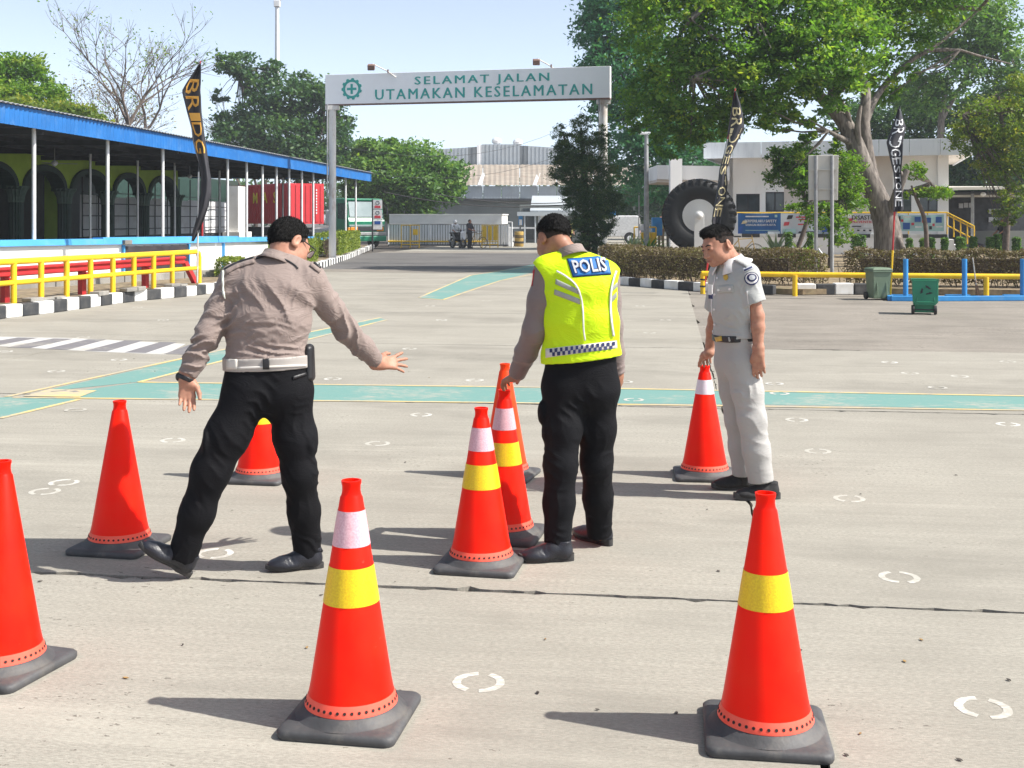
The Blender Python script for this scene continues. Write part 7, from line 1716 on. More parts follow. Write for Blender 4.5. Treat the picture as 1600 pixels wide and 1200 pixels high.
def wheel(t, c, r, ax, tyre=.05, spokes=0, name="wheel"):
    Rm = frame(Vector(ax)) @ Matrix.Rotation(R(-90), 3, 'X'); n = 20; w = MB().lathe([(r - tyre, -tyre * .8), (r, -tyre * .5), (r, tyre * .5), (r - tyre, tyre * .8), (r - tyre, -tyre * .8)], n, c, Rm, cap=False).build(name, "rubber_black", t, world=True, smooth=50)
    mb = MB()
    for k in range(spokes or 3):
        a = 2 * math.pi * k / (spokes or 3); d = Rm @ Vector((math.cos(a), math.sin(a), 0)); mb.tube([Vector(c), Vector(c) + d * (r - tyre * .9)], .004 if spokes else .02, 4)
    link("spokes", mb.mesh("spokes"), "grey_metal", w)
def motorcycle(label, p, fwd):
    t = thing("motorcycle", label, "motorcycle", p); f = Vector(fwd).normalized(); r = Vector((f.y, -f.x, 0)); W = lambda x, y, z: Vector(p) + r * x + f * y + Z * z
    wheel(t, W(0, .62, .3), .3, r, .08); wheel(t, W(0, -.6, .3), .3, r, .08)
    F = Field(*bounds([W(-.2, -.9, .2), W(.2, .7, 1.1)], .1), .012); F.cap(W(0, -.75, .78), W(0, -.1, .72), .11, .12, .05); F.cap(W(0, -.1, .5), W(0, .3, .42), .12, .1, .06); F.cap(W(0, .32, .5), W(0, .45, .95), .15, .1, .05, (.7, r)); F.build("fairing", "cloth_black", t)
    F = Field(*bounds([W(-.2, .3, .3), W(.2, .8, 1.1)], .1), .012); F.cap(W(0, .5, .55), W(0, .5, .85), .1, .12, .04, (.6, r)); F.cap(W(0, .62, .62), W(0, .8, .5), .06, .05, .03, (.7, r)); F.build("front_panel", "plain_white", t)
    MB().tube([W(-.33, .3, 1.05), W(-.12, .42, 1.02), W(.12, .42, 1.02), W(.33, .3, 1.05)], .02, 8).build("handlebar", "dark_metal", t, world=True)
    for s in (-.06, .06): MB().tube([W(s, .62, .3), W(s, .45, .85)], .022, 6).build("fork", "grey_metal", t, world=True); MB().tube([W(s * 6, .33, 1.08), W(s * 7, .3, 1.25)], .008, 5).build("mirror_stalk", "dark_metal", t, world=True); MB().box(W(s * 7.4, .3, 1.28), (.1, .03, .07)).build("mirror", "dark_metal", t, world=True, bevel=.01)
    MB().box(W(0, .62, .72), (.16, .02, .12), Rm=frame(f)).build("number_plate", "plain_white", t, world=True); MB().lathe([(.01, .02), (.07, .0), (.08, -.04)], 12, W(0, .56, .95), frame(f) @ Matrix.Rotation(R(-90), 3, 'X')).build("headlight", "screen_white", t, world=True)
    MB().box(W(0, -.4, .87), (.26, .75, .08), Rm=frame(f)).build("seat", "rubber_black", t, world=True, bevel=.03); MB().tube([W(.14, -.2, .3), W(.16, -.75, .42)], .045, 8).build("exhaust", "grey_metal", t, world=True)
    return t
motorcycle("black and white motorcycle with rider at the gate", Vector((gx(714), 68.6, 0)), (.55, -.83, 0))
small_person("rider in white with white helmet astride the motorcycle", Vector((gx(709), 69.0, 0)), (.55, -.83, 0), "cloth_white", "cloth_grey", [((-.26, .2, 1.1), (-.28, .42, 1.02)), ((.26, .2, 1.1), (.28, .42, 1.02))], knees=([(-.22, .3, .62), (.22, .3, .62)], [(-.26, .1, .08), (.26, .1, .08)]), helmet="plain_white", sit=.05)
def bicycle(label, p, fwd, m):
    t = thing("bicycle", label, "bicycle", p); f = Vector(fwd).normalized(); r = Vector((f.y, -f.x, 0)); W = lambda x, y, z: Vector(p) + r * x + f * y + Z * z
    wheel(t, W(0, .52, .33), .33, r, .025, 14); wheel(t, W(0, -.52, .33), .33, r, .025, 14)
    for i, (a, b) in enumerate((((0, -.12, .82), (0, .38, .85)), ((0, -.05, .30), (0, .40, .75)), ((0, -.05, .30), (0, -.14, .88)), ((0, -.05, .30), (0, -.52, .33)), ((0, -.13, .78), (0, -.52, .33)))): MB().tube([W(*a), W(*b)], .018, 6).build("frame_tube", m, t, world=True)
    MB().tube([W(0, .52, .33), W(0, .38, .95)], .018, 6).build("fork", m, t, world=True); MB().tube([W(-.25, .3, 1.0), W(0, .38, .97), W(.25, .3, 1.0)], .014, 6).build("handlebar", "dark_metal", t, world=True); MB().box(W(0, -.16, .92), (.14, .25, .05), Rm=frame(f)).build("saddle", "cloth_black", t, world=True, bevel=.02); MB().lathe([(.07, -.01), (.07, .01)], 12, W(.03, -.05, .3), frame(r) @ Matrix.Rotation(R(-90), 3, 'X')).build("crank", "grey_metal", t, world=True)
bicycle("brown bicycle beside the standing person at the gate", Vector((gx(744), 68.0, 0)), (.75, -.65, 0), "drum_ochre"); bicycle("old bicycle leaning below the blue banner", Vector((P(1159, 343, 44).x, 44, .1)), (1, .1, 0), "drum_ochre")
small_person("person in pale yellow shirt behind the officer's head by the van", Vector((P(889, 343, 60).x, 60, 0)), (.4, -.9, 0), "cloth_yellow", "cloth_black", AD)
small_person("person in pale yellow shirt left of the giant tyre", Vector((P(1033, 343, 62).x, 62, .2)), (-.5, -.8, 0), "cloth_yellow", "cloth_khaki", AD)
small_person("person in dark clothes standing in the canteen shed", Vector((P(1567, 343, 52.5).x, 52.5, .05)), (-1, -.2, 0), "cloth_black", "cloth_black", [((-.24, .1, 1.14), (-.2, .3, 1.0)), ((.24, .1, 1.14), (.2, .3, 1.0))], h=1.66)
small_person("person sitting in the canteen shed by its post", Vector((P(1532, 343, 51.0).x, 51.9, .1)), (.9, -.3, 0), "cloth_black", "cloth_dark", AD, knees=([(-.12, .4, .84), (.12, .4, .84)], [(-.12, .42, .45), (.12, .42, .45)]), sit=.42)
# the helmet resting by the rider
F = Field(Vector((gx(743), 67.0, 1.0)) - Vector((.2, .2, .2)), Vector((gx(743), 67.0, 1.0)) + Vector((.2, .2, .2)), .01); c_ = Vector((gx(742.5), 67.75, 1.13)); F.ell(c_, (.13, .14, .125), None, .01); F.cut(c_ - Z * .09, (0, 0, -1))
hm = F.mesh("helmet"); link("helmet", hm, "cloth_dark", label="dark helmet hung on the bicycle handlebar", cat="helmet")
V3 = lambda *a: P(*a)

def torso(F, pts, grow=0.0, k=.05):
    """pts: (centre, half depth, half width) from hips to neck root, lateral axis per person"""
    for (a, da, wa, la), (b, db, wb, lb) in zip(pts, pts[1:]):
        f = ((da + db) / 2) / ((wa + wb) / 2)
        F.cap(a, b, da + grow, db + grow, k, (f, la))

def collar(parent, c, Rm, r0, r1, h, m, gap=R(30), lean=.014, name="collar", start=0.0, ell=1.12):
    """folded shirt collar round the neck; Rm columns right, forward, up of the neck"""
    mb = MB(); n = 30
    for k in range(n + 1):
        a = gap + (2 * math.pi - 2 * gap) * k / n
        front = abs(math.cos(a / 2)) ** 3
        rr = [(r0, .0), (r0 - .002, h), (r0 + .004, h + .004), (r1, h * .45 - .004), (r1 + lean, -h * .35 - front * .018)]
        for r_, z_ in rr:
            mb.v.append(tuple(c + Rm @ Vector((math.sin(a) * r_, math.cos(a) * r_ * ell, z_))))
    for k in range(n):
        for j in range(4):
            a = k * 5 + j; mb.f.append((a, a + 1, a + 6, a + 5))
    o = mb.build(name, m, parent, world=True, smooth=70)
    s = o.modifiers.new("thick", 'SOLIDIFY'); s.thickness = .0035; s.offset = 0
    return o

# =================================================================== the striding man in the brown uniform shirt
p1 = thing("person", "person in brown uniform shirt and black trousers striding left, arm held out", "person", (G(395, 893).x, G(395, 893).y, 0))
hL, hR = V3(388, 612, 5.48), V3(450, 612, 5.54); kL, kR = V3(330, 735, 5.42), V3(468, 740, 5.56); aL, aR = V3(286, 866, 5.44), V3(481, 858, 5.62)
sL, sR = V3(367, 436, 5.55), V3(485, 436, 5.58); eL, eR = V3(321, 528, 5.46), V3(541, 516, 5.70); wL, wR = V3(291, 590, 5.42), V3(592, 568, 5.84)
lat = (Vector(sR) - Vector(sL)).normalized()
C1 = V3(453, 379, 5.66); N1 = V3(437, 406, 5.60)
H1 = frame((.66, .58, -.50), (.10, .42, .9))
TP1 = [(V3(419, 606, 5.51), .105, .178, lat), (V3(416, 562, 5.51), .112, .186, lat), (V3(418, 500, 5.53), .118, .188, lat), (V3(423, 455, 5.55), .118, .192, lat), (V3(427, 428, 5.575), .090, .178, lat)]
# skin: one body
F = Field(*bounds([aL, aR, wL, wR, C1, V3(640, 560, 5.95), V3(275, 645, 5.42)], .16), .0045)
torso(F, TP1, -.02)
for a, b, c in ((hL, kL, aL), (hR, kR, aR)): F.cap(a, b, .075, .052, .03); F.cap(b, c, .05, .036, .02)
for a, b, c in ((sL, eL, wL), (sR, eR, wR)): F.cap(a, b, .045, .036, .03); F.cap(b, c, .038, .027, .02)
F.cap(sL, sR, .05, .05, .03)
head_skin(F, C1, H1, N1)
hand(F, wL, (V3(293, 640, 5.40) - wL), (.15, -1, .05), (1, 0, 0), bends=((16, 18, 12), (18, 20, 14), (20, 22, 16), (24, 26, 18)), spread=.06, thumb_out=.55)
hand(F, wR, (V3(634, 566, 5.93) - wR), (-.1, .8, -.55), (0, .3, 1), bends=((-4, 6, 4), (-2, 6, 4), (2, 8, 6), (6, 8, 6)), spread=.42, thumb_out=.8)
F.build("body", "skin_tan", p1)
hm_ = hair_mesh(C1, H1, plane=(-.03, .72), front=.078, thick=(.010, .012, .016), noise_=.002, grain=.018, fadew=.035)
link("hair", hm_, "hair_black", p1, world=True); hair_strands(p1, hm_, "hair_black", 14000, .015, 3, (0, .1, -.6))
link("hair_fade", hair_mesh(C1, H1, plane=(-.062, .62), front=.062, thick=(.0045, .0045, .005), noise_=.0006, fadew=.012, fsl=.2), "hair_fade", p1, world=True)
# shirt
F = Field(*bounds([V3(340, 590, 5.5), V3(500, 580, 5.5), wL, wR, N1, sL, sR], .14), .0058)
torso(F, TP1[1:], .0, .05)
F.cap(V3(419, 590, 5.51), TP1[1][0], .11, .112, .03, (.6, lat))
F.cap(sL + lat * .01, sR - lat * .01, .062, .062, .05); F.cap(sL + Vector((0, 0, .0)), N1 - Vector((0, 0, .015)), .058, .058, .04); F.cap(sR, N1 - Vector((0, 0, .015)), .058, .058, .04)
F.chain([sL, sL.lerp(eL, .55), eL, eL.lerp(wL, .5), wL - (wL - eL).normalized() * .005], [.064, .064, .059, .053, .044], .03)
F.chain([sR, sR.lerp(eR, .55), eR, eR.lerp(wR, .5), wR - (wR - eR).normalized() * .01], [.066, .064, .058, .052, .042], .03)
F.cut(wL - (wL - eL).normalized() * .012, wL - eL, box=bounds([wL], .09)); F.cut(wR - (wR - eR).normalized() * .014, wR - eR, box=bounds([wR], .09))
F.cut(V3(416, 566, 5.51), (-.02, 0, -1), box=bounds([V3(416, 590, 5.51)], .26))
dL = (wL - eL).normalized(); dR = (wR - eR).normalized(); uL = (eL - sL).normalized(); uR = (eR - sR).normalized()
F.folds([(V3(420, 548, 5.4), .13, (.25, 0, 1), .036, .011, 1), (V3(470, 505, 5.4), .13, (.72, 0, .7), .045, .011, 2), (V3(430, 470, 5.4), .2, (.8, 0, .5), .085, .010, 3), (V3(455, 525, 5.4), .11, (-.4, 0, 1), .036, .0065, 33),
         (V3(370, 520, 5.4), .12, (-.5, 0, .8), .048, .0065, 4), (V3(478, 455, 5.45), .10, (.9, 0, -.3), .045, .008, 5), (V3(375, 450, 5.45), .1, (.8, 0, .5), .045, .007, 6),
         (eL, .14, dL * .8 + Vector((.5, 0, .2)), .05, .018, 7), (eL.lerp(wL, .65), .11, dL + Vector((.35, 0, 0)), .042, .015, 8), (sL.lerp(eL, .5), .12, uL + Vector((.6, 0, 0)), .06, .015, 9),
         (eR, .13, dR * .8 + Vector((0, 0, .6)), .055, .015, 10), (eR.lerp(wR, .6), .12, dR + Vector((0, 0, .4)), .046, .013, 11), (sR.lerp(eR, .55), .12, uR + Vector((-.4, 0, .3)), .07, .008, 12)])
sh1 = F.build("shirt", "shirt_taupe", p1)
# trousers
F = Field(*bounds([V3(340, 560, 5.5), V3(500, 560, 5.5), aL, aR, kL, kR], .15), .006)
torso(F, [(V3(417, 566, 5.51), .112, .186, lat), (V3(419, 610, 5.51), .115, .19, lat)], .004, .05)
F.chain([hL, hL.lerp(kL, .55), kL, kL.lerp(aL, .5), aL + (aL - kL).normalized() * .05], [.108, .097, .083, .074, .067], .05)
F.chain([hR, hR.lerp(kR, .55), kR, kR.lerp(aR, .5), aR + (aR - kR).normalized() * .05], [.108, .094, .078, .071, .068], .05)
F.cut(V3(416, 566, 5.51), (0, 0, 1)); F.cut(aL + (aL - kL).normalized() * .02, aL - kL, box=bounds([aL], .13)); F.cut(aR + (aR - kR).normalized() * .022, aR - kR, box=bounds([aR], .13))
for c_ in (V3(325, 692, 5.40), V3(488, 690, 5.54)):
    F.ell(c_, (.022, .06, .07), None, .02)
F.folds([(kL, .18, (kL - aL) + Vector((.35, 0, 0)), .05, .0045, 21), (aL, .14, (aL - kL) + Vector((.4, 0, 0)), .045, .006, 22), (kR, .18, (kR - aR) + Vector((.35, 0, 0)), .05, .0045, 23), (aR, .14, (aR - kR) + Vector((-.4, 0, 0)), .042, .007, 24), (V3(415, 640, 5.4), .15, (.6, 0, .8), .05, .007, 25),
         (hL.lerp(kL, .5), .16, (1, 0, .35), .06, .0045, 26), (hR.lerp(kR, .5), .16, (1, 0, -.15), .06, .0045, 27), (kL.lerp(aL, .5), .14, (1, 0, .3), .05, .004, 28), (kR.lerp(aR, .5), .14, (1, 0, -.1), .05, .004, 29)])
tr1 = F.build("trousers", "trouser_black", p1)
# belt with its dark loop, and the pouch
F = Field(*bounds([V3(340, 540, 5.5), V3(500, 590, 5.5)], .16), .0055)
torso(F, [(V3(416, 540, 5.51), .112, .186, lat), (V3(418, 600, 5.51), .113, .187, lat)], .010, .03)
F.cut(V3(416, 556, 5.51), (-.03, 0, 1)); F.cut(V3(417, 576, 5.51), (.03, 0, -1))
bl1 = F.build("belt", "belt_grey", p1)
bv = bvh_of(bl1)
patch("belt_keeper", bv, [(355, 557), (371, 557.5), (371, 577), (355, 577)], "belt_white", p1, .006, 4, 4, .006)
patch("belt_edge", bv, [(371, 573.5), (478, 569), (478, 572.5), (371, 577.5)], "belt_white", p1, .004, 16, 2, .004)
patch("belt_loop", bv, [(411, 554), (421, 554), (421, 577), (411, 577)], "leather_black", p1, .008, 4, 6, .008)
F = Field(*bounds([V3(484, 535, 5.52), V3(484, 597, 5.52)], .08), .004)
F.cap(V3(483, 545, 5.53), V3(484, 588, 5.53), .024, .026, .01, (.55, (0, 1, 0))); F.build("pouch", "leather_black", p1)
# collar, shoulder straps, cord, cuffs, watch
NR = frame((.25, .9, -.35), (.25, .35, .9))
collar(p1, N1 + Vector((-.012, -.02, -.004)), NR, .062, .071, .03, "shirt_taupe", gap=R(35), lean=.018)
bv = bvh_of(sh1)
for pts in (((352, 426), (372, 416), (398, 408)), ((500, 424), (484, 412), (470, 404))):
    ribbon("shoulder_strap", bv, pts, 7.0, "shirt_taupe", p1, .006, 12, .004)
    ribbon("strap_piping", bv, [(a, b - 4.0) for a, b in pts], 2.2, "leather_black", p1, .008, 14, .005)
ribbon("shoulder_cord", bv, ((350, 424), (349.5, 440), (350, 456), (352, 466)), 2.4, "tape_white", p1, .007, 16, .006)
ribbon("collar_piping", bv, ((400, 405), (418, 401), (440, 404), (458, 413), (466, 420)), 1.6, "leather_black", p1, .004, 20, .003)
patch("back_pocket_flap", bvh_of(tr1), [(457, 588), (477, 582), (478, 586), (458, 593)], "leather_black", p1, .006, 8, 2, .004)
F = Field(*bounds([wL], .08), .0035); F.cap(wL - dL * .004, wL + dL * .012, .038, .036, .004, (.85, (1, 0, 0))); F.cut(wL - dL * .006, -dL); F.cut(wL + dL * .014, dL)
F.ell(wL + Vector((-.035, -.005, .005)), (.012, .02, .02), None, .006); F.build("wristwatch", "leather_black", p1)
# spectacles: frame, arms, lenses
def spectacles(parent, C, Rm):
    L = lambda x, y, z: C + Rm @ Vector((x, y, z)); mb = MB()
    for s in (-1, 1):
        mb.tube([L(s * .079, -.02, -.002), L(s * .08, .0, .004), L(s * .072, .095, .002), L(s * .066, .112, 0)], .0028, 6)
        rim = [L(s * (.034 + .026 * math.cos(t)), .114 - .006 * abs(math.cos(t)), -.012 + .019 * math.sin(t)) for t in np.linspace(0, 2 * math.pi, 19)]
        mb.tube(rim, .0022, 6)
    mb.tube([L(-.009, .115, -.006), L(.009, .115, -.006)], .0022, 6)
    o = mb.build("spectacles", "leather_black", parent, world=True, smooth=60)
    lb = MB()
    for s in (-1, 1):
        rim = [L(s * (.034 + .025 * math.cos(t)), .114 - .006 * abs(math.cos(t)), -.012 + .018 * math.sin(t)) for t in np.linspace(0, 2 * math.pi, 18, endpoint=False)]
        lb = MB(); lb.slab(rim, Rm @ Vector((0, .0015, 0))); link("lens", lb.mesh("lens"), "glass_lens", o)
spectacles(p1, C1, H1)
shoe(p1, V3(296, 901, 5.45) + Vector((0, 0, 0)), V3(232, 866, 5.40) - V3(296, 901, 5.45), (.4, 0, .9), .275)
shoe(p1, Vector((G(503, 889).x, G(503, 889).y + .03, .0)), (-1, -.30, 0), (0, 0, 1), .265)

# =================================================================== the officer in the yellow vest
p2 = thing("person", "person in neon yellow POLIS vest bending to grip a cone", "person", (G(905, 868).x, G(905, 868).y, 0))
hL, hR = V3(882, 606, 5.82), V3(934, 606, 5.86); kL, kR = V3(876, 725, 5.76), V3(932, 722, 5.90); aL, aR = V3(871, 846, 5.76), V3(937, 834, 6.00)
sL, sR = V3(856, 424, 5.86), V3(946, 432, 5.84); eL, eR = V3(837, 515, 5.86), V3(956, 510, 5.86); wL, wR = V3(806, 588, 6.03), V3(965, 588, 5.90)
lat = (sR - sL).normalized()
C2 = V3(864, 372, 5.97); N2 = V3(889, 399, 5.90); H2 = frame((-.50, .70, -.52), (-.15, .45, .88))
TP2 = [(V3(907, 606, 5.83), .105, .165, lat), (V3(909, 562, 5.83), .108, .168, lat), (V3(909, 500, 5.84), .115, .170, lat), (V3(907, 450, 5.85), .115, .172, lat), (V3(903, 424, 5.87), .088, .155, lat)]
F = Field(*bounds([aL, aR, wL, wR, C2, V3(770, 640, 6.2), V3(968, 640, 5.86)], .15), .0045)
torso(F, TP2, -.02)
for a, b, c in ((hL, kL, aL), (hR, kR, aR)): F.cap(a, b, .072, .05, .03); F.cap(b, c, .048, .035, .02)
for a, b, c in ((sL, eL, wL), (sR, eR, wR)): F.cap(a, b, .043, .035, .03); F.cap(b, c, .036, .027, .02)
F.cap(sL, sR, .048, .048, .03); head_skin(F, C2, H2, N2, .055)
ctop = Vector((C5.location.x, C5.location.y, .768 * C5.scale.z))
dh = (ctop + Vector((-.028, -.015, .045)) - wL).normalized()
hand(F, wL, dh, (.45, .12, -1), (.2, 1, .2), bends=((22, 30, 18), (26, 30, 18), (28, 30, 20), (30, 30, 20)), spread=.08, thumb_out=.5, thumb_in=.5)
hand(F, wR, (-.03, .02, -1), (-1, .3, 0), (-.2, 1, 0), bends=((22, 30, 20), (28, 36, 24), (32, 40, 26), (36, 42, 28)), spread=.03, thumb_out=.35)
F.build("body", "skin_brown", p2)
hm_ = hair_mesh(C2, H2, plane=(.004, .62), front=.078, thick=(.008, .011, .015), noise_=.0018, grain=.018, fadew=.035)
link("hair", hm_, "hair_black", p2, world=True); hair_strands(p2, hm_, "hair_black", 14000, .015, 3, (0, .1, -.6))
link("hair_fade", hair_mesh(C2, H2, plane=(-.045, .55), front=.06, thick=(.004, .004, .004), noise_=.0005, fadew=.012, fsl=.15), "hair_fade", p2, world=True)
# shirt (sleeves and collar show)
F = Field(*bounds([V3(840, 590, 5.8), V3(975, 590, 5.8), wL, wR, N2], .12), .0058)
torso(F, TP2[1:], -.008, .05); F.cap(sL, sR, .056, .056, .04); F.cap(sL, N2 - Vector((0, 0, .02)), .052, .052, .04); F.cap(sR, N2 - Vector((0, 0, .02)), .052, .052, .04)
dL = (wL - eL).normalized(); dR = (wR - eR).normalized()
F.chain([sL, sL.lerp(eL, .5), eL, eL.lerp(wL, .5), wL - dL * .005], [.068, .069, .063, .055, .044], .03)
F.chain([sR, sR.lerp(eR, .5), eR, eR.lerp(wR, .5), wR - dR * .005], [.058, .055, .05, .046, .041], .03)
F.cut(wL - dL * .012, dL, box=bounds([wL], .09)); F.cut(wR - dR * .012, dR, box=bounds([wR], .09))
F.folds([(eL, .13, dL + Vector((.5, 0, 0)), .07, .007, 31), (eL.lerp(wL, .6), .1, dL + Vector((.4, 0, .2)), .06, .006, 32), (sL.lerp(eL, .4), .12, (.9, 0, .5), .07, .006, 35), (eR, .14, dR, .06, .007, 36), (wR, .1, dR, .035, .006, 37)])
sh2 = F.build("shirt", "sleeve_taupe", p2)
collar(p2, N2 + Vector((.012, -.02, -.002)), frame((-.25, .9, -.35), (-.25, .35, .9)), .060, .070, .034, "shirt_taupe", gap=R(35), lean=.016)
# vest
F = Field(*bounds([V3(840, 580, 5.8), V3(975, 580, 5.8), N2, sL, sR], .13), .0055)
torso(F, [(V3(909, 590, 5.83), .112, .182, lat)] + TP2[1:], .013, .04)
F.cap(sL + Vector((-.012, 0, .004)), sR, .068, .066, .05); F.cap(sL + Vector((0, 0, .004)), N2 - Vector((0, 0, .03)), .064, .06, .04); F.cap(sR, N2 - Vector((0, 0, .03)), .064, .06, .04)
F.cap(sL + Vector((-.075, 0, -.05)), eL + Vector((-.03, 0, 0)), .085, .085, .012, op='sub'); F.cap(sR + Vector((.095, 0, -.05)), eR + Vector((.055, 0, 0)), .078, .08, .012, op='sub')
F.cap(N2 - Vector((0, 0, .03)), C2, .066, .07, .008, op='sub')
F.cut(V3(909, 561, 5.83), (.12, 0, -1))
F.folds([(V3(880, 520, 5.7), .13, (.5, 0, 1), .10, .004, 41), (V3(930, 500, 5.7), .14, (-.5, 0, 1), .11, .004, 42), (V3(905, 450, 5.75), .12, (.9, 0, .3), .09, .004, 43), (V3(870, 545, 5.7), .08, (1, 0, .3), .05, .005, 44)])
ve2 = F.build("vest", "vest_neon", p2)
bv = bvh_of(ve2)
# dark blue back patch with its silver lettering
TL, TR, BR, BL = (887, 406), (948, 401), (953.5, 428), (896, 432)
pb = patch("lettering_patch", bv, [(885.5, 404.5), (949, 399.5), (955, 429.2), (895, 433.5)], "patch_navy", p2, .003, 18, 8)
patch("lettering_patch", bv, [TL, TR, BR, BL], "patch_blue", p2, .0055, 18, 8)
def on_patch(u, v):
    a = Vector(TL).lerp(Vector(TR), u); b = Vector(BL).lerp(Vector(BR), u); q = a.lerp(b, v); return q
def letters(name, s, m, off, fat):
    vv, ff = text_geo(s, 1.0, 0.0, fat, 1.02, 'CENTER'); xs = [a[0] for a in vv]; ys = [a[1] for a in vv]
    x0, x1, y0, y1 = min(xs), max(xs), min(ys), max(ys); mb = MB(); g_ = .0
    for a in vv:
        q = on_patch(.07 + .86 * (a[0] - x0) / (x1 - x0), .88 - .76 * (a[1] - y0) / (y1 - y0))
        h = cast(bv, q.x, q.y, off); mb.v.append(tuple(h if h is not None else Vector((0, 0, 0))))
    mb.f = list(ff)
    o = mb.build(name, m, p2, world=True); s_ = o.modifiers.new("thick", 'SOLIDIFY'); s_.thickness = .003; s_.offset = 0
letters("lettering_outline", "POLIS", "patch_navy", .0085, .055); letters("lettering", "POLIS", "letter_silver", .0115, .018)
# piping, silver bars and checker band
ribbon("white_piping", bv, ((870, 424), (884, 432), (900, 446), (908, 465), (911, 490), (912, 515), (914, 532)), 2.6, "tape_white", p2, .005, 40, .005)
ribbon("white_piping", bv, ((962, 424), (958, 436), (954, 455), (953, 480), (955, 505), (958, 525)), 2.6, "tape_white", p2, .005, 40, .005)
for c in ([(869, 436), (903, 452), (904.5, 460), (868, 444)], [(867, 452), (906, 467), (907, 476), (866, 460)], [(956, 449), (964, 441), (964, 448), (955, 457)], [(955, 464), (963, 456), (963, 464), (955, 473)]):
    patch("silver_bar", bv, c, "tape_silver", p2, .0035, 12, 3)
patch("checker_ground", bv, [(853, 545), (963, 532), (964, 544), (853, 559)], "belt_white", p2, .003, 34, 3)
ch = MB()
for r_ in range(2):
    for c_ in range(26):
        if (r_ + c_) % 2: continue
        u0, u1 = .06 + c_ * .0362, .06 + (c_ + 1) * .0362; q = []
        if u1 > .998: continue
        for u, v in ((u0, r_ / 2), (u1, r_ / 2), (u1, (r_ + 1) / 2), (u0, (r_ + 1) / 2)):
            x = 853 + 110.5 * u; top = 545.3 - 13 * u; h = cast(bv, x, top + .8 + 11.9 * v, .0055)
            q.append(h)
        if all(h is not None for h in q): ch.quad(q[0], q[3], q[2], q[1])
o = ch.build("checker_squares", "patch_navy", p2, world=True, kind="stuff"); s_ = o.modifiers.new("thick", 'SOLIDIFY'); s_.thickness = .002; s_.offset = 0
bs = bvh_of(sh2)
patch("arm_badge", bs, [(830.5, 424), (836, 421), (832, 447), (827.5, 447)], "badge_red", p2, .003, 4, 6)
ribbon("shoulder_strap", bs, ((840, 410), (848, 414), (857, 420)), 5, "trouser_black", p2, .004, 8)
# trousers
F = Field(*bounds([V3(845, 560, 5.8), V3(975, 560, 5.8), aL, aR, kL, kR], .14), .006)
torso(F, [(V3(908, 540, 5.83), .105, .166, lat), (V3(907, 606, 5.83), .118, .178, lat)], .004, .05)
F.chain([hL, hL.lerp(kL, .55), kL, kL.lerp(aL, .5), aL + (aL - kL).normalized() * .03], [.104, .094, .080, .073, .066], .04)
F.chain([hR, hR.lerp(kR, .55), kR, kR.lerp(aR, .5), aR + (aR - kR).normalized() * .03], [.104, .090, .078, .072, .064], .04)
F.ell(V3(848, 645, 5.80), (.028, .06, .06), None, .012)
F.cut(V3(908, 545, 5.83), (0, 0, 1)); F.cut(aL + (aL - kL).normalized() * .006, aL - kL, box=bounds([aL], .12)); F.cut(aR + (aR - kR).normalized() * .006, aR - kR, box=bounds([aR], .12))
F.folds([(kL, .17, (.4, 0, 1), .05, .0045, 51), (aL, .14, (.3, 0, 1), .05, .005, 52), (kR, .17, (-.4, 0, 1), .05, .0045, 53), (aR, .14, (-.3, 0, 1), .05, .005, 54), (V3(905, 640, 5.7), .14, (.7, 0, .7), .055, .006, 55),
         (hL.lerp(kL, .5), .16, (1, 0, .2), .06, .0045, 56), (hR.lerp(kR, .5), .16, (1, 0, -.2), .06, .0045, 57), (kL.lerp(aL, .5), .16, (1, 0, 0), .055, .004, 58), (kR.lerp(aR, .5), .16, (1, 0, 0), .055, .004, 59)])
F.build("trousers", "trouser_black", p2)
shoe(p2, Vector((G(896, 877).x, G(896, 877).y + .02, 0)), (-1, -.12, 0), (0, 0, 1), .265, "boot_leather", "boot_sole", True)
shoe(p2, Vector((G(955, 855).x, G(955, 855).y + .02, 0)), (-.62, .72, 0), (0, 0, 1), .265, "boot_leather", "boot_sole", True)

# =================================================================== the man in grey holding a cone at the right
p3 = thing("person", "person in light grey short sleeved uniform holding a cone by its top", "person", (G(1172, 770).x, G(1172, 770).y, 0))
hR, hL = V3(1143, 566, 7.18), V3(1160, 566, 7.04); kR, kL = V3(1154, 655, 7.22), V3(1175, 655, 7.00); aR, aL = V3(1163, 741, 7.24), V3(1189, 752, 7.00)
sL, sR = V3(1168, 430, 6.98), V3(1127, 428, 7.23); eL, eR = V3(1184, 494, 6.94), V3(1116, 500, 7.36); wL, wR = V3(1185, 552, 6.92), V3(1107, 553, 7.42)
lat = (sR - sL).normalized(); fw = Vector((-.86, -.5, 0)).normalized()
C3 = V3(1121, 381, 7.07); N3 = V3(1144, 411, 7.10); H3 = frame((-.82, -.46, -.29), (-.25, 0, .95))
TP3 = [(V3(1150, 560, 7.11), .097, .150, lat), (V3(1147, 525, 7.10), .098, .146, lat), (V3(1145, 480, 7.09), .103, .152, lat), (V3(1146, 445, 7.09), .104, .158, lat), (V3(1149, 425, 7.10), .080, .145, lat)]
F = Field(*bounds([aL, aR, wL, wR, C3, V3(1095, 590, 7.45), V3(1185, 592, 6.9)], .15), .0045)
torso(F, TP3, -.02)
for a, b, c in ((hL, kL, aL), (hR, kR, aR)): F.cap(a, b, .07, .05, .03); F.cap(b, c, .048, .035, .02)
for a, b, c in ((sL, eL, wL), (sR, eR, wR)): F.chain([a, b, b.lerp(c, .3), c], [.046, .037, .038, .026], .02)
F.cap(sL, sR, .05, .05, .03); head_skin(F, C3, H3, N3, .056)
ct = Vector((C7.location.x, C7.location.y, .768 * C7.scale.z))
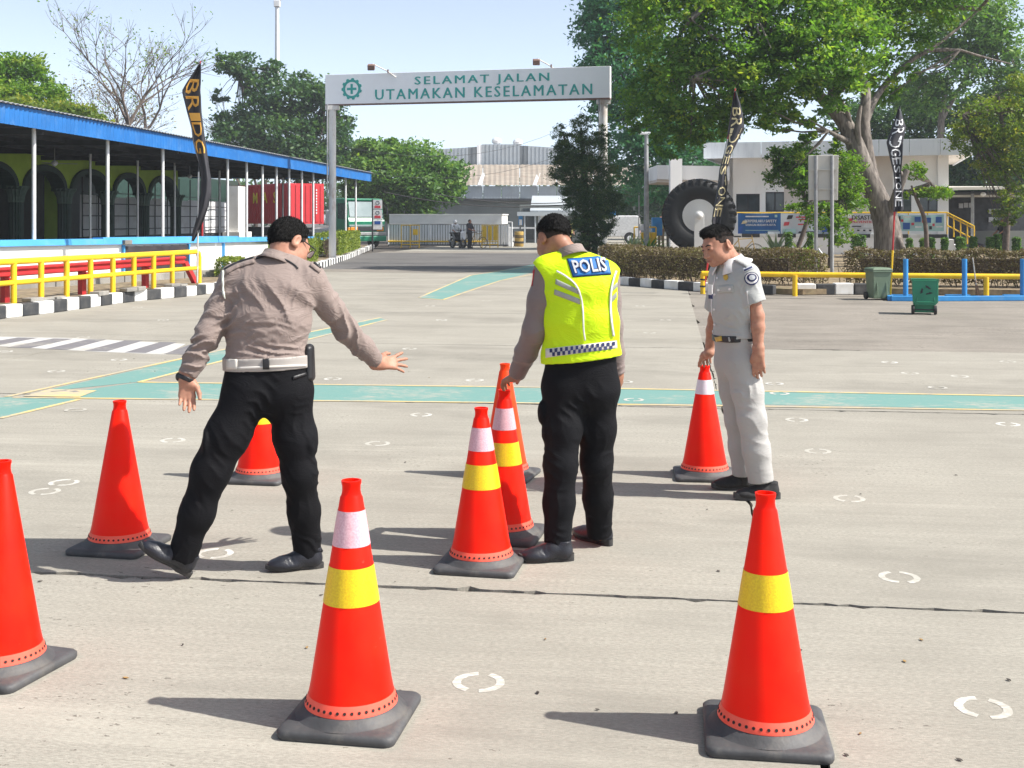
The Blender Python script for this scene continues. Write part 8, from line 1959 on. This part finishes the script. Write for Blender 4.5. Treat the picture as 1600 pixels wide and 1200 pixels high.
hand(F, wL, (.02, .0, -1), (.35, 1, 0), (-1, .1, 0), bends=((12, 22, 16), (18, 24, 16), (22, 26, 18), (26, 28, 18)), spread=.08, thumb_out=.4)
hand(F, wR, (ct + Vector((-.015, -.02, .05)) - wR).normalized(), (.1, .1, -1), (-.2, -1, 0), bends=((30, 34, 20), (32, 36, 22), (34, 36, 22), (36, 36, 24)), spread=.05, thumb_out=.6, thumb_in=.7)
F.build("body", "skin_tan", p3)
hm_ = hair_mesh(C3, H3, plane=(.022, .30), front=.07, thick=(.004, .005, .008), quiff=.003, noise_=.0015, grain=.018, fadew=.02)
link("hair", hm_, "hair_black", p3, world=True); hair_strands(p3, hm_, "hair_black", 14000, .015, 3, (.8, .2, .1))
link("hair_fade", hair_mesh(C3, H3, plane=(-.016, .5), front=.052, thick=(.004, .004, .004), noise_=.0005, fadew=.012, fsl=.15), "hair_fade", p3, world=True)
LH = lambda x, y, z: C3 + H3 @ Vector((x, y, z))
for s in (-1, 1):
    MB().tube([LH(s * .013, .0975, .012), LH(s * .029, .0955, .017), LH(s * .046, .0835, .013)], [.0032, .0046, .0022], 8).build("eyebrow", "brow_hair", p3, world=True, smooth=60)
    MB().tube([LH(s * .018, .0955, -.0105), LH(s * .031, .0985, -.0085), LH(s * .044, .0875, -.0105)], [.0018, .0034, .0018], 8).build("eye", "eye_dark", p3, world=True, smooth=60)
MB().tube([LH(-.021, .0955, -.079), LH(-.007, .1005, -.077), LH(.007, .1005, -.077), LH(.021, .0955, -.079)], [.002, .0042, .0042, .002], 8).build("lips", "lip", p3, world=True, smooth=60)
# shirt with short sleeves
F = Field(*bounds([V3(1110, 530, 7.1), V3(1200, 530, 7.1), eL, eR, N3], .13), .0055)
torso(F, TP3[1:], .0, .05); F.cap(V3(1149, 545, 7.11), TP3[1][0], .100, .102, .03, (.64, lat))
F.cap(sL, sR, .06, .06, .05); F.cap(sL, N3 - Vector((0, 0, .02)), .056, .056, .04); F.cap(sR, N3 - Vector((0, 0, .02)), .056, .056, .04)
uL = (eL - sL).normalized(); uR = (eR - sR).normalized()
F.sleeve([sL, sL.lerp(eL, .9)], [.064, .072], sL.lerp(eL, .70), uL + Vector((.12, 0, 0))); F.sleeve([sR, sR.lerp(eR, .9)], [.070, .073], sR.lerp(eR, .75), uR)
F.cut(V3(1146, 527, 7.10), (.06, 0, -1), box=bounds([V3(1148, 545, 7.1)], .24))
F.folds([(V3(1150, 510, 7.0), .10, (.3, 0, 1), .035, .005, 61), (V3(1160, 475, 7.0), .11, (.7, 0, .7), .045, .005, 62), (V3(1130, 500, 7.0), .09, (-.4, 0, 1), .05, .0045, 63), (V3(1168, 450, 6.95), .07, (1, 0, .2), .04, .006, 64), (sL.lerp(eL, .6), .06, (1, 0, 0), .05, .004, 65)])
sh3 = F.build("shirt", "shirt_grey", p3)
F = Field(*bounds([sL.lerp(eL, .72)], .12), .004)
collar(p3, N3 + Vector((-.006, -.006, -.004)), frame((-.8, -.42, -.3), (-.3, -.1, .95)), .062, .078, .038, "collar_white", gap=R(24), lean=.04)
# trousers
F = Field(*bounds([V3(1115, 515, 7.1), V3(1200, 520, 7.1), aL, aR, kL, kR], .13), .006)
torso(F, [(V3(1147, 525, 7.10), .098, .148, lat), (V3(1152, 566, 7.11), .108, .158, lat)], .003, .05)
F.chain([hL, hL.lerp(kL, .5), kL, kL.lerp(aL, .5), aL + (aL - kL).normalized() * .03], [.100, .092, .083, .079, .076], .035)
F.chain([hR, hR.lerp(kR, .5), kR, kR.lerp(aR, .5), aR + (aR - kR).normalized() * .03], [.100, .090, .080, .075, .072], .035)
F.cut(V3(1146, 526, 7.10), (-.06, 0, 1)); F.cut(aL, aL - kL, box=bounds([aL], .12)); F.cut(aR, aR - kR, box=bounds([aR], .12))
F.folds([(kL, .2, (.4, 0, 1), .07, .005, 71), (V3(1165, 605, 6.95), .13, (.8, 0, .5), .06, .005, 72), (aL, .12, (0, 0, 1), .06, .004, 73), (kR, .15, (.2, 0, 1), .06, .005, 74)])
tr3 = F.build("trousers", "trouser_grey", p3)
F = Field(*bounds([V3(1115, 515, 7.1), V3(1190, 545, 7.1)], .14), .005)
torso(F, [(V3(1146, 510, 7.10), .098, .148, lat), (V3(1148, 545, 7.10), .100, .150, lat)], .013, .03)
F.cut(V3(1146, 521.5, 7.10), (-.07, 0, 1)); F.cut(V3(1146, 531.5, 7.10), (.07, 0, -1)); bl3 = F.build("belt", "leather_black", p3)
bb = bvh_of(bl3); patch("buckle", bb, [(1117, 527), (1127.5, 525.5), (1129, 535), (1120, 536)], "badge_gold", p3, .004, 4, 4, .004)
patch("belt_loop", bb, [(1137, 522), (1139.5, 521.5), (1142, 533), (1139.5, 534)], "trouser_grey", p3, .005, 2, 4, .003)
bs = bvh_of(sh3)
shield = lambda t: 1.0 if math.sin(t) < .3 else 1.0 + .12 * max(0, math.sin(t)) ** 3
disc_patch("shoulder_badge", bs, 1174, 435, 11, 9.6, "patch_navy", p3, .004, 22, shield); disc_patch("shoulder_badge_field", bs, 1174, 434.5, 9.2, 8, "collar_white", p3, .0055, 22, shield)
disc_patch("shoulder_badge_emblem", bs, 1174, 434, 7.2, 6.2, "patch_navy", p3, .007, 22); disc_patch("shoulder_badge_emblem", bs, 1174.5, 433.5, 4.4, 3.9, "letter_silver", p3, .0085, 16)
patch("name_tab", bs, [(1160, 420.5), (1176, 414), (1178, 419.5), (1162, 426)], "letter_silver", p3, .004, 8, 2); patch("name_tab_print", bs, [(1162.5, 421.8), (1174.5, 416.6), (1175.5, 418.8), (1163.5, 424.2)], "patch_navy", p3, .006, 8, 1)
disc_patch("gold_emblem", bs, 1134.5, 433.5, 3.8, 4.8, "badge_gold", p3, .004, 12)
patch("pocket_flap", bs, [(1121, 447), (1146, 445), (1147, 456.5), (1122, 458.5)], "shirt_grey", p3, .0045, 10, 4, .003)
for x, y in ((1124, 453), (1141, 451.5)): disc_patch("pocket_button", bs, x, y, 1.9, 1.9, "collar_white", p3, .008, 10)
for x, y in ((1121.5, 435), (1117.5, 460), (1117, 483.5), (1117.5, 507)): disc_patch("button", bs, x, y, 1.7, 1.8, "collar_white", p3, .006, 10)
ribbon("placket_seam", bs, ((1119.5, 426), (1113.5, 460), (1113, 490), (1114.5, 520)), 1.0, "collar_white", p3, .003, 24, .003)
ribbon("shoulder_strap", bs, ((1147, 405), (1155, 409), (1168, 416)), 6.0, "shirt_grey", p3, .005, 8, .004)
ribbon("back_seam", bs, ((1167, 455), (1170, 480), (1172, 505), (1173, 520)), 1.0, "collar_white", p3, .002, 20, .002)
MB().box(V3(1109.5, 453, 6.98), (.006, .045, .062), rz=R(25)).build("id_card", "collar_white", p3, world=True, bevel=.002)
MB().box(V3(1110.2, 463, 6.975), (.005, .04, .03), rz=R(25)).build("id_card_holder", "patch_navy", p3, world=True, bevel=.002)
shoe(p3, Vector((G(1181, 764).x, G(1181, 764).y + .01, 0)), (-1, -.05, 0), (0, 0, 1), .27, "sneaker_black", "sneaker_sole", True)
shoe(p3, Vector((G(1221, 782).x, G(1221, 782).y + .05, 0)), (-1, -.12, 0), (0, 0, 1), .275, "sneaker_black", "sneaker_sole", True)
for an, kn, m_ in ((aL, kL, 0), (aR, kR, 0)):
    MB().tube([an.lerp(kn, .1), an + (an - kn).normalized() * .06], [.04, .038], 14).build("sock", "leather_black", p3, world=True, smooth=60)
# ------------------------------------------------------------------ thin hot-day haze over the whole site
hz_ = MB().box((0, 150, 14.0), (900, 420, 31.0)).mesh("haze")
hm_ = bpy.data.materials.new("haze_air"); hm_.use_nodes = True; nt_ = hm_.node_tree
for n_ in list(nt_.nodes):
    if n_.type == 'BSDF_PRINCIPLED': nt_.nodes.remove(n_)
pv_ = nt_.nodes.new("ShaderNodeVolumePrincipled"); pv_.inputs["Color"].default_value = (0.86, 0.92, 1.0, 1); pv_.inputs["Density"].default_value = 0.0006
nt_.links.new(pv_.outputs[0], nt_.nodes["Material Output"].inputs["Volume"])
link("haze", hz_, hm_, kind="stuff", label="thin pale haze over the yard and buildings", cat="haze")
scene.cycles.volume_bounces = 0
